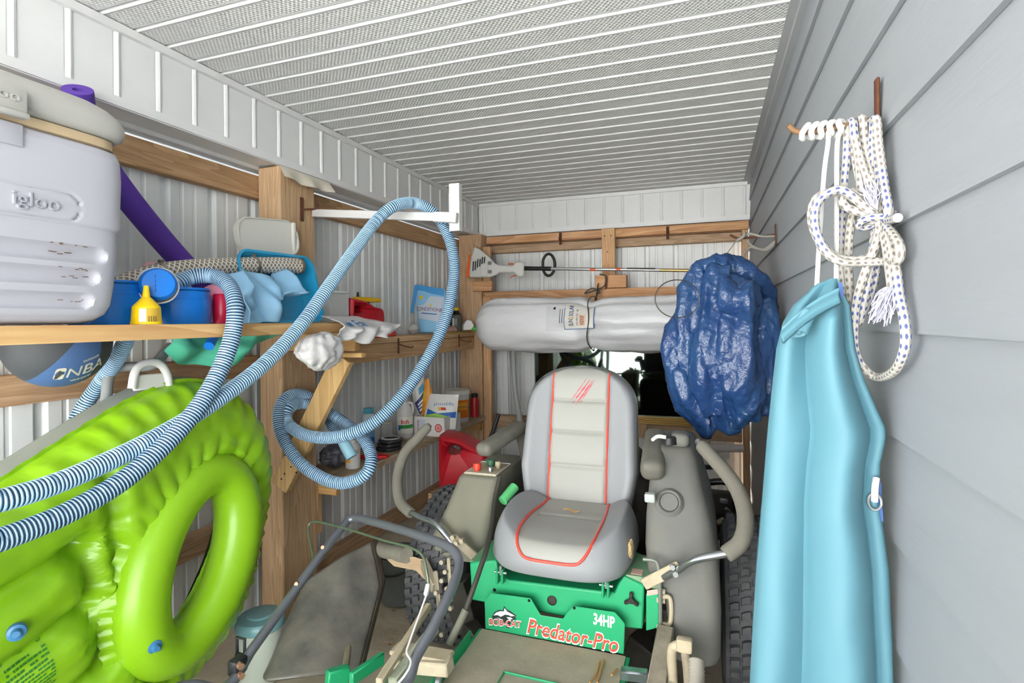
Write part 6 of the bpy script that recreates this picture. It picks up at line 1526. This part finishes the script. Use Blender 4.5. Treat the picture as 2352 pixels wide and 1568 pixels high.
knob(-.915, 2.12, .018, .032, mat('red_knob', '#e0402e', .4)); knob(-.885, 2.20, .02, .03, mat('green_black_cap', '#3c6b50', .5)); knob(-.845, 2.18, .012, .03, tan_m, 'key_switch'); knob(-.855, 2.12, .012, .02, steel, 'key_switch')
mb = MB(); mb.tube([Vector((-.885 + .068 * sx_, 2.17 + .09 * sy_, .7935)) for sx_, sy_ in ((-1, -1), (1, -1), (1, 1), (-1, 1))], .0015, 4, closed=True); mb.build('panel_line', wht, cpn)
mb = MB(); mb.cyl(atY(1155, 1150, 2.03), atY(1182, 1118, 2.10), .020, n=16); part(mb, 'hydraulic_cap', mat('bright_green_cap', '#5fc07a', .5))
# black back mass behind seat: engine, guard
eng = thing  # keep name free
mb = MB(); mb.rbox((MX, 2.62, .55), (.50, .42, .42), .05, 3); part(mb, 'engine_block', dkm)
mb = MB(); mb.rbox((MX, 2.50, .36), (1.0, .7, .10), .02, 2); part(mb, 'chassis', dkm)
mb = MB(); mb.lathe((MX, 2.62, .765), [(0, .05), (.17, .05), (.19, .03), (.19, 0), (.20, -.02)], n=36); part(mb, 'engine_cover', mat('engine_shroud', '#35352f', .5))
gd = [atY(1592, 1112, 2.75), atY(1672, 1108, 2.75), atY(1690, 1160, 2.75), atY(1702, 1215, 2.75), atY(1690, 1236, 2.75), atY(1650, 1232, 2.75)]
mb = MB(); mb.tube(catmull(gd, 5), .016, 10); part(mb, 'engine_guard', blk)
mb = MB(); a, b = atY(1582, 1072, 2.8), atY(1648, 1072, 2.8); mb.bar(a, b, .03, .02, .004); part(mb, 'engine_guard', blk)
mb = MB(); p = atY(1650, 1180, 2.85); mb.rbox(p, (.16, .10, .22), .02, 2); part(mb, 'battery_box', dkm)
for (x, y, s, m_) in ((1662, 1150, .020, steel), (1655, 1196, .022, tan_m), (1672, 1172, .018, steel), (1675, 1225, .02, steel)):
    mb = MB(); p = atY(x, y, 2.78); mb.rbox(p, (s * 1.8, s, s), .004, 1, Matrix.Rotation(x, 3, 'Y')); part(mb, 'engine_fitting', m_)

# ---- right fuel tank (image right)
tk = loft([rrect(-.115, .020, 1.80, 2.34, .345, .04), rrect(-.125, .030, 1.79, 2.36, .37, .045), rrect(-.135, .034, 1.80, 2.38, .50, .05), rrect(-.195, .030, 1.83, 2.40, .585, .05), rrect(-.205, .022, 1.86, 2.42, .66, .05), rrect(-.205, .005, 1.90, 2.44, .75, .05), rrect(-.20, -.022, 1.96, 2.46, .84, .05), rrect(-.193, -.042, 2.03, 2.46, .915, .045), rrect(-.185, -.055, 2.07, 2.44, .945, .045), rrect(-.165, -.075, 2.11, 2.40, .957, .04)], 'fuel_tank', dust_pl)
# filler recess and neck
p = atY(1536, 1150, 1.905); mb = MB(); ax = Vector((.0, -.86, .5)); mb.lathe(p + Vector((0, .022, -.012)), [(.026, -.02), (.029, .0), (.032, .008), (.037, .011), (.043, .006), (.052, -.012)], axis=ax, n=28); mb.build('filler_neck', dust_pl, tk)
mb = MB(); mb.lathe(p + Vector((0, .018, -.01)), [(0, .002), (.029, .003), (.029, 0), (0, 0)], axis=ax, n=24); mb.build('filler_hollow', mat('dark_hollow', '#6f706b', .85), tk)
p = atY(1493, 1142, 1.90); mb = MB(); mb.rbox(p, (.035, .03, .03), .006, 2); mb.build('vent_cap', mat('milky_cap', '#a9b0ac', .4), tk)
p = Vector((-.135, 2.10, .962)); mb = MB(); mb.lathe(p, [(0, .03), (.02, .03), (.026, .024), (.028, 0)], n=20); mb.build('fuel_cap', blackp, tk)
mb = MB(); mb.tube(catmull([p + Vector((-.06, -.01, .012)), p + Vector((-.04, -.03, .03)), p + Vector((-.01, -.035, .03))], 5), .007, 8); mb.build('cap_tether', wp, tk)
mb = MB(); mb.rbox((-.10, 2.14, .975), (.07, .10, .05), .02, 3); mb.build('tank_boss', dust_pl, tk)

# ---- levers
def lever(foam_px, chrome_px, rf, name):
    P = catmull([atY(*q) for q in foam_px], 7); mb = MB(); n = len(P)
    mb.tube(P, [rf * (.92 if i in (0, n - 1) else 1) for i in range(n)], 18); lv = part(mb, name, foam)
    mb = MB(); mb.tube(catmull([atY(*q) for q in chrome_px], 7), .012, 14); mb.build('lever_tube', chrome, lv)
    return lv
lv = lever([(1612, 1024, 2.10), (1646, 1061, 2.02), (1684, 1108, 1.93), (1706, 1156, 1.86), (1712, 1205, 1.80), (1700, 1246, 1.76), (1666, 1274, 1.74)], [(1672, 1270, 1.74), (1612, 1281, 1.74), (1582, 1291, 1.75), (1555, 1310, 1.77), (1525, 1325, 1.79)], .0245, 'steering_lever')
a, b = atY(1612, 1024, 2.10), atY(1602, 1012, 2.12); mb = MB(); mb.cyl(a, b, .012, n=12); mb.build('lever_end', steel, lv)
lv2 = lever([(983, 980, 2.30), (955, 1010, 2.24), (930, 1040, 2.18), (916, 1080, 2.12), (913, 1120, 2.06), (921, 1155, 2.02), (945, 1179, 1.98)], [(942, 1176, 1.98), (970, 1190, 1.97), (995, 1200, 1.96), (1015, 1218, 1.95), (1035, 1242, 1.95), (1052, 1262, 1.95)], .0225, 'steering_lever')
a = atY(983, 980, 2.30); mb = MB(); mb.cyl(a, a + (a - atY(955, 1010, 2.24)).normalized() * .012, .013, n=12); mb.build('lever_end', MATS['dusty_arm_pad'], lv2)
mb = MB(); mb.bar(atY(1478, 1342, 1.80), atY(1562, 1300, 1.78), .012, .036, .003); lb_ = part(mb, 'lever_bracket', tan_m)
for x, y in ((1545, 1300), (1560, 1302), (1552, 1316)):
    p = atY(x, y, 1.768); mb = MB(); mb.cyl(p, p + Vector((0, -.012, 0)), .009, n=6); mb.build('bolt', steel, lb_)
mb = MB(); mb.bar(atY(1096, 1284, 1.93), atY(1040, 1232, 1.93), .012, .036, .003); lb2 = part(mb, 'lever_bracket', dust_m)
for x, y in ((1042, 1232), (1050, 1246), (1062, 1240)):
    p = atY(x, y, 1.92); mb = MB(); mb.cyl(p, p + Vector((0, -.014, 0)), .010, n=6); mb.build('bolt', tan_m, lb2)
# parking brake rod
mb = MB(); mb.tube(catmull([atY(1148, 1095, 2.06), atY(1136, 1150, 2.0), atY(1130, 1210, 1.88), atY(1118, 1260, 1.75), atY(1098, 1320, 1.68), atY(1070, 1400, 1.62)], 7), .009, 10); br_ = part(mb, 'brake_lever', mat('dark_rod', '#47453f', .6, .4))
mb = MB(); mb.cyl(atY(1070, 1400, 1.62), atY(1032, 1480, 1.57), .012, n=12); mb.build('brake_grip', mat('olive_grip', '#6c6d5f', .8), br_)

# ---- tyres
def tyre(cx_, label_part):
    c = Vector((cx_, 2.26, .335)); mb = MB(); W, Rr = .125, .315
    prof = [(.16, -W * .8), (.20, -W), (.26, -W * 1.02), (.295, -W * .95), (.312, -W * .75), (.316, -W * .3), (.317, 0), (.316, W * .3), (.312, W * .75), (.295, W * .95), (.26, W * 1.02), (.20, W), (.16, W * .8)]
    mb.lathe(c, prof, axis=(1, 0, 0), n=60); ty_ = part(mb, 'rear_tyre', rub)
    mb = MB(); rnd = random.Random(4)
    # wavy blocks in six staggered rows
    rows_, N_ = 6, 46
    for r_ in range(rows_):
        xw = -W * .88 + (2 * W * .88) * (r_ + .5) / rows_
        for k in range(N_):
            a = 2 * pi * (k + .5 * (r_ % 2)) / N_
            def P(dx, da, h): aa = a + da + .25 * dx / .03 * .12; rad = (.3165 - .03 * max(0, abs(xw + dx) / W - .7)) + h; return c + Vector((xw + dx, -rad * cos(aa), rad * sin(aa)))
            hw, ha = W * .88 / rows_ * .86, pi / N_ * .62
            V = [P(-hw, -ha, -.004), P(0, -ha * .75, -.004), P(hw, -ha, -.004), P(hw, ha * .8, -.004), P(0, ha, -.004), P(-hw, ha * .8, -.004)]
            T = [P(-hw * .85, -ha * .8, .011), P(0, -ha * .55, .012), P(hw * .85, -ha * .8, .011), P(hw * .85, ha * .62, .011), P(0, ha * .8, .012), P(-hw * .85, ha * .62, .011)]
            mb.add(V + T, [(6, 7, 8, 9, 10, 11)] + [(i, (i + 1) % 6, 6 + (i + 1) % 6, 6 + i) for i in range(6)])
    o = mb.build('tread', rub, ty_, angle=30); o['kind'] = 'stuff'
    mb = MB(); mb.lathe(c, [(0, .09), (.05, .09), (.06, .05), (.15, .04), (.162, .09), (.165, .1)], axis=(1, 0, 0), n=36); mb.build('wheel_rim', tan_m, ty_); mb = MB(); mb.lathe(c, [(0, -.09), (.05, -.09), (.06, -.05), (.15, -.04), (.162, -.09), (.165, -.1)], axis=(1, 0, 0), n=36); mb.build('wheel_rim', tan_m, ty_)
tyre(.168, 'r'); tyre(-1.055, 'l')
# ---- cutting deck, deck lift arms, chute
dk = [Vector((x, y, 0)) for x, y in ((-1.06, 1.45), (-.98, 1.12), (-.80, .96), (-.30, .94), (.02, 1.02), (.06, 1.35), (.05, 1.72), (-.40, 1.76), (-1.03, 1.76))]
mb = MB(); mb.prism([(v.x, v.y) for v in dk], lambda a, b: Vector((a, b, .09)), lambda a, b: Vector((a, b, .21))); dck = part(mb, 'cutting_deck', dustg); soft(dck, .02, 3)
# chute: rubber sheet standing at the deck side
def chute(u, v):
    tl, tr_, bl, br2 = atY(691, 1348, 1.74), atY(851, 1246, 1.98), atY(594, 1568, 1.42), atY(820, 1540, 1.60)
    tr2, mr2 = atY(871, 1340, 1.90), None
    L_ = tl.lerp(bl, v); e = atY(851, 1246, 1.98).lerp(atY(872, 1345, 1.90), min(1, v / .35)) if v < .35 else atY(872, 1345, 1.90).lerp(atY(822, 1540, 1.62), (v - .35) / .65)
    p = L_.lerp(e, u); p += Vector((.3, -.8, .5)).normalized() * (.045 * sin(pi * u) ** .8 + .012 * h2(u * 4, v * 4, 6)); 
    if u < .12: p += Vector((-.02, .05, -.01)) * ((.12 - u) / .12) ** 2
    return p
mb = MB(); mb.grid(chute, 40, 36); ch_ = part(mb, 'discharge_chute', rub2, fix=False, angle=70); md = ch_.modifiers.new('thickness', 'SOLIDIFY'); md.thickness = .008
mb = MB(); mb.grid(lambda u, v: chute(1, v).lerp(chute(1, v) + Vector((-.01, .05, .0)), u), 6, 30); o = mb.build('chute_return', mat('brown_rubber', '#5f564a', .7, var=.3, vscale=10), ch_, fix=False); md = o.modifiers.new('thickness', 'SOLIDIFY'); md.thickness = .008
def chute_l(u, v): p = chute(0, v); return p + Vector((-.05 * u, .11 * u, -.05 * u * u))
mb = MB(); mb.grid(chute_l, 8, 30); o = mb.build('chute_return', rub2, ch_, fix=False); md = o.modifiers.new('thickness', 'SOLIDIFY'); md.thickness = .008
# green hinge parts and dusty arms low between chute and pan
def barpx(x0, y0, Y0, x1, y1, Y1, w_, h, name, m_, parent=rm_, r=.004): mb = MB(); mb.bar(atY(x0, y0, Y0), atY(x1, y1, Y1), w_, h, r); return part(mb, name, m_, parent)
barpx(750, 1560, 1.40, 800, 1545, 1.46, .03, .05, 'chute_hinge', grn); barpx(805, 1560, 1.42, 880, 1510, 1.55, .02, .04, 'chute_hinge', grn)
barpx(800, 1490, 1.60, 790, 1560, 1.44, .02, .03, 'chute_spring_arm', dust_m)
barpx(870, 1568, 1.30, 985, 1390, 1.66, .022, .022, 'deck_arm', tan_m); barpx(900, 1568, 1.34, 1000, 1440, 1.58, .03, .03, 'deck_arm', mat('pale_green_arm', '#a7ad97', .7, var=.3, vscale=16))
barpx(905, 1487, 1.46, 1035, 1510, 1.46, .06, .014, 'deck_bracket', tan_m); barpx(912, 1520, 1.44, 1035, 1530, 1.44, .05, .04, 'deck_bracket', mat('dust_tan', '#c0b59c', .85, var=.3, vscale=16))
barpx(1012, 1530, 1.46, 1000, 1600, 1.40, .02, .02, 'deck_link', steel)
barpx(1050, 1330, 1.95, 1085, 1440, 1.95, .10, .10, 'hydro_housing', dkm); barpx(1075, 1440, 1.88, 1100, 1470, 1.85, .06, .06, 'hydro_housing', dkm)
for (x, y) in ((1018, 1290), (1026, 1312), (1018, 1332), (1030, 1350), (1005, 1360), (1038, 1395), (1015, 1405), (1050, 1440), (1018, 1455)):
    p = atY(x, y, 1.70); mb = MB(); mb.cyl(p, p + Vector((.0, -.016, .004)), .008, n=6); part(mb, 'bolt', dust_m)
barpx(1000, 1310, 1.74, 1012, 1420, 1.70, .008, .04, 'lift_plate', dust_m); barpx(1030, 1280, 1.74, 1036, 1380, 1.72, .008, .03, 'lift_plate', tan_m)
# roller (grey cylinder) and dusty bracket ahead of the left tyre
mb = MB(); mb.cyl(atY(872, 1262, 2.02), atY(934, 1275, 1.92), .030, n=24); part(mb, 'anti_scalp_roller', mat('grey_roller', '#8f8b7e', .8, var=.25, vscale=12))
mb = MB(); mb.prism([(888, 1284), (950, 1278), (972, 1285), (990, 1330), (975, 1330), (955, 1310), (905, 1300)], lambda a, b: atY(a, b, 1.93), lambda a, b: atY(a, b, 1.97)); part(mb, 'roller_bracket', mat('rusty_dust', '#b7a184', .85, var=.5, vscale=18, col2='#94704f'))
barpx(972, 1290, 1.95, 1000, 1350, 1.85, .03, .04, 'roller_arm', dust_m)
# right-hand under gear
barpx(1455, 1475, 2.0, 1530, 1540, 1.95, .14, .14, 'hydro_housing', dkm)
barpx(1425, 1545, 1.60, 1490, 1553, 1.60, .03, .03, 'axle_shaft', chrome)
barpx(1530, 1450, 1.78, 1505, 1600, 1.55, .05, .05, 'frame_rail', mat('dust_beige_rail', '#9a917f', .85, var=.4, vscale=14))
mb = MB(); mb.tube(catmull([atY(1545, 1568, 1.60), atY(1543, 1500, 1.66), atY(1550, 1484, 1.67), atY(1570, 1480, 1.67)], 6), .014, 12); part(mb, 'pump_link', tan_m)
p = atY(1572, 1480, 1.66); mb = MB(); mb.rbox(p, (.045, .03, .04), .008, 2); part(mb, 'rod_end', tan_m)
P = catmull([atY(1575, 1500, 1.66), atY(1580, 1540, 1.62), atY(1584, 1600, 1.56)], 6); mb = MB(); mb.tube(P, .014, 10); dmp = part(mb, 'damper', dust_m)
Q = resample(catmull([atY(1600, 1515, 1.64), atY(1600, 1560, 1.60), atY(1600, 1620, 1.54)], 6), .005); mb = MB(); mb.tube(Q, [.023 if i % 2 else .0195 for i in range(len(Q))], 14); part(mb, 'rubber_bellows', mat('pale_bellows', '#a39e92', .7), angle=80)
# caster fork in front (out of frame low)
for x_ in (-.78, -.10):
    mb = MB(); mb.lathe((x_, .62, .14), [(.05, -.05), (.12, -.05), (.14, -.03), (.14, .03), (.12, .05), (.05, .05)], axis=(1, 0, 0), n=30); part(mb, 'caster_wheel', rub)
    mb = MB(); mb.bar((x_ + (.07 if x_ < -.5 else -.07), .62, .14), (x_ + (.07 if x_ < -.5 else -.07), .64, .33), .015, .05); mb.bar((x_, .60, .325), (x_ + (.30 if x_ < -.5 else -.30), 1.0, .34), .06, .05); part(mb, 'caster_arm', grn)
# dead leaf on the seat, dry stalks on the pan
leafm = mat('dry_leaf', '#b08a54', .9)
c = cz(.0, .075); mb = MB(); mb.grid(lambda u, v: c + Vector(((u - .5) * .065, (v - .5) * .012 * sin(pi * u) + .004 * sin(u * 5), .008 + .004 * sin(u * 7) + .003 * v)), 12, 4); tag(mb.build('dry_leaf', leafm, fix=False), 'curled dry leaf lying on the pale seat cushion', 'leaf')
for i, (q, lab) in enumerate(((((1376, 1520), (1370, 1545), (1355, 1568)), 'forked dry stalk lying on the mower foot pan'), (((1387, 1515), (1380, 1540), (1372, 1568)), 'long straight dry stalk on the mower foot pan'), (((1418, 1535), (1405, 1550)), 'short dry twig at the foot pan edge'))):
    mb = MB(); mb.tube(catmull([atZ(x, y, .364 + .002 * k) for k, (x, y) in enumerate(q)], 5), .0035, 6)
    tag(mb.build('dry_stalk', leafm), lab, 'stalk')
# ================= PUSH MOWER =================
hb = mat('gunmetal_handle', '#6a6d75', .28, .35, coat=.4)
pm = thing('push_mower', 'push mower with gunmetal handlebar in front of the riding mower', 'push mower', (-1.0, .95, 0))
AL = [(795, 1200, 1.72), (740, 1270, 1.58), (660, 1380, 1.40), (580, 1490, 1.24), (515, 1580, 1.13)]
BARp = [(795, 1200, 1.72), (806, 1192, 1.735), (825, 1190, 1.735), (900, 1210, 1.67), (980, 1235, 1.60), (1030, 1255, 1.56), (1048, 1272, 1.54), (1054, 1298, 1.51)]
ARr = [(1054, 1298, 1.51), (1040, 1345, 1.44), (1000, 1430, 1.33), (955, 1510, 1.24), (915, 1590, 1.16)]
P = [atY(*q) for q in AL[::-1]] + [atY(*q) for q in BARp[1:]] + [atY(*q) for q in ARr[1:]]
lo = [Vector((-1.20, .80, .42)), Vector((-1.18, .70, .22))]
e1, e2 = P[0], P[-1]
full = [Vector((-1.46, .66, .22)), Vector((e1.x - .04, e1.y - .16, .50))] + P + [Vector((e2.x - .10, e2.y - .22, .50)), Vector((-1.12, .62, .22))]
mb = MB(); mb.tube(catmull(full, 10), .0145, 16); hbo = mb.build('handlebar', hb, pm)
mb = MB(); mb.tube(catmull([atY(720, 1286, 1.55), atY(712, 1240, 1.60), atY(708, 1212, 1.63), atY(716, 1199, 1.64), atY(735, 1199, 1.63), atY(800, 1215, 1.58), atY(880, 1240, 1.51), atY(940, 1256, 1.47), atY(970, 1275, 1.45), atY(980, 1310, 1.43), atY(985, 1345, 1.42)], 8), .0042, 10); mb.build('bail_bar', mat('olive_bail_wire', '#5f6d58', .35, .5), pm)
bolt_m = mat('copper_bolt', '#b58a72', .4, .6)
for (x, y, Y) in ((743, 1257, 1.595), (719, 1294, 1.54), (683, 1341, 1.455)):
    p = atY(x, y, Y - .004); mb = MB(); mb.lathe(p, [(0, .012), (.006, .012), (.009, .004), (.009, 0)], axis=(.3, -.8, .4), n=12); mb.build('bolt', bolt_m, hbo)
# clamp and cable guide low on the left arm
p = atY(546, 1528, 1.185); mb = MB(); mb.rbox(p, (.035, .045, .045), .008, 2); cl_ = mb.build('handle_clamp', mat('dark_clamp', '#3a3b40', .4, .5), pm)
p2 = atY(553, 1483, 1.22); mb = MB(); mb.tube([p2 + Vector((.014 * sx_, 0, .022 * sy_)) for sx_, sy_ in ((-1, -1), (1, -1), (1, 1), (-1, 1))], .005, 8, closed=True); mb.bar(p2 + Vector((-.012, 0, -.025)), p + Vector((-.012, 0, .0)), .012, .012); mb.build('cable_guide', MATS['dark_clamp'], cl_)
for dx, dz in ((.022, .012), (.024, -.014)): mb = MB(); mb.cyl(p + Vector((dx - .008, -.01, dz)), p + Vector((dx + .008, -.016, dz)), .009, n=8); mb.build('bolt', bolt_m, cl_)
mb = MB(); mb.tube(catmull([atY(985, 1345, 1.41), atY(978, 1370, 1.38), atY(960, 1420, 1.32), atY(935, 1490, 1.24), atY(905, 1580, 1.14), Vector((-1.0, .80, .30))], 8), .0028, 8); mb.build('control_cable', mat('white_cable', '#d9d8d2', .5), pm)
mb = MB(); mb.bar(atY(984, 1340, 1.42), atY(978, 1368, 1.39), .014, .014, .004); mb.build('cable_joint', wp, pm)
# body below the frame
bc = (full[0] + full[-1]) / 2; bc = Vector((-1.29, .62, 0))
mb = MB(); mb.rbox((bc.x, bc.y - .12, .16), (.40, .52, .12), .05, 3); mb.build('deck', mat('mower_deck_grey', '#4a4d4c', .5), pm)
mb = MB(); mb.lathe((bc.x, bc.y - .14, .215), [(.13, 0), (.14, .03), (.13, .12), (.10, .16), (0, .17)], n=30); mb.build('engine', dkm, pm)
for sx_ in (-1, 1):
    for sy_ in (-1, 1):
        c = Vector((bc.x + sx_ * .225, bc.y - .12 + sy_ * .22, .095)); mb = MB(); mb.lathe(c, [(0, -.02), (.06, -.02), (.09, -.022), (.095, -.012), (.095, .012), (.09, .022), (.06, .02), (0, .02)], axis=(1, 0, 0), n=28); mb.build('wheel', rub, pm)

# ================= FLOOR THINGS =================
# lidded jar
p = Vector((-1.70, 1.735, 0)); jr = thing('lidded_container', 'round pale tub with a translucent blue green lid by the post', 'container', p)
mb = MB(); mb.lathe(p, [(0, 0), (.075, 0), (.082, .01), (.086, .20), (.082, .215)], n=36); mb.build('tub', mat('pale_green_tub', '#cdd8cc', .35), jr)
mb = MB(); mb.lathe(p, [(.088, .205), (.094, .21), (.094, .235), (.086, .246), (.05, .25), (.045, .256), (.03, .258), (0, .258)], n=36); mb.build('lid', mat('blue_green_lid', '#7fb0b8', .25), jr)
# bucket
p = Vector((-1.50, 2.46, 0)); bu = thing('bucket', 'grey plastic bucket with bail handle on the dusty floor', 'bucket', p)
bum = mat('charcoal_bucket', '#5a5e5c', .5, var=.2, vscale=8)
mb = MB(); mb.lathe(p, [(0, .004), (.086, .004), (.088, 0), (.096, .006), (.115, .225), (.122, .228), (.122, .24), (.114, .24), (.112, .225), (.094, .012), (0, .010)], n=40); mb.build('body', bum, bu)
mb = MB(); mb.tube(catmull([p + Vector((.12 * cos(a), .12 * sin(a), .225 - .06 * sin((a - R(190)) / R(160) * pi))) for a in [R(190 + 160 * k / 12) for k in range(13)]], 3), .004, 8); mb.build('bail', blackp, bu)
mb = MB(); mb.lathe(p, [(0, .252), (.07, .25), (.072, .243), (.07, .2415), (0, .2415)], n=28); tag(mb.build('saucer', mat('white_saucer', '#d5d2c6', .5)), 'white round dish lying on top of the grey bucket', 'dish')
# jug with blue cap, clear bottle, crate with red can
p = atZ(1006, 1203, 0); p.x = max(p.x, -1.95); rr = 21 * mpp(p); H = 68 * mpp(p)
jug('floor_jug', 'white handled jug with a blue cap on the floor', p, H, rr, mat('blue_cap', '#2f4f96', .4), handle_side=1)
p2 = Vector((p.x + .15, p.y + .20, 0)); cbt = thing('clear_bottle', 'clear bottle behind the blue capped floor jug', 'bottle', p2)
mb = MB(); mb.lathe(p2, [(0, .003), (.045, .003), (.048, .01), (.048, .19), (.02, .24), (.018, .27)], n=22); mb.build('body', jarm, cbt); mb = MB(); mb.lathe(p2, [(.02, .262), (.021, .285), (0, .287)], n=18); mb.build('cap', mat('white_cap', '#d8d8d4', .4), cbt)
p = atY(1072, 1120, 3.15); crz = p.z; p.x = p.x
cr_ = thing('wooden_crate', 'brown slatted wooden crate under the large red fuel can', 'crate', (p.x, 3.15, 0))
for k in range(3): mb = MB(); mb.rbox((p.x, 2.985, .05 + k * (crz - .10) / 2), (.36, .016, .075), .003, 1); mb.build('slat', MATS['treated_post_pine'], cr_); mb = MB(); mb.rbox((p.x, 3.315, .05 + k * (crz - .10) / 2), (.36, .016, .075), .003, 1); mb.build('slat', MATS['treated_post_pine'], cr_)
for s in (-1, 1): mb = MB(); mb.rbox((p.x + s * .172, 3.15, crz / 2 - .004), (.016, .312, crz - .012), .003, 1); mb.build('end_panel', MATS['treated_post_pine'], cr_)
mb = MB(); mb.rbox((p.x, 3.15, crz - .006), (.36, .346, .010), .002, 1); mb.build('top_board', MATS['treated_post_pine'], cr_)
def spout_big(g, c, M):
    a = c + M @ Vector((.12, 0, .27)); mb = MB(); mb.cyl(a, a + Vector((.02, 0, .03)), .022, n=16); mb.build('collar', blackp, g)
    mb = MB(); mb.tube(catmull([a + Vector((.015, 0, .02)), a + Vector((.05, 0, .08)), a + Vector((.09, .01, .20))], 6), [.013] * 13, 12); mb.build('spout', blackp, g)
gascan('large red fuel can with a black spout behind the mower console', (p.x, 3.15, crz), .30, .24, .34, R(10), spout_big)
# scattered dry leaves on the floor
rnd = random.Random(21); lm = leafm.copy(); 
for k in range(14):
    x, y = rnd.uniform(880, 990), rnd.uniform(1400, 1500); q = atZ(x, y, .004)
    mb = MB(); a = rnd.uniform(0, 6.28); L_ = rnd.uniform(.012, .03); d = Vector((cos(a), sin(a), 0)); n_ = Vector((-d.y, d.x, 0))
    mb.grid(lambda u, v: q + d * (L_ * (u - .5)) + n_ * ((v - .5) * L_ * .45 * sin(pi * (.1 + .8 * u))) + Vector((0, 0, .004 + .004 * sin(u * 4 + k) ** 2)), 6, 3)
    tag(mb.build('dry_leaf', leafm, fix=False), 'small dry leaf on the dusty floor near the bucket', 'leaf', 'leaves on the dusty floor')
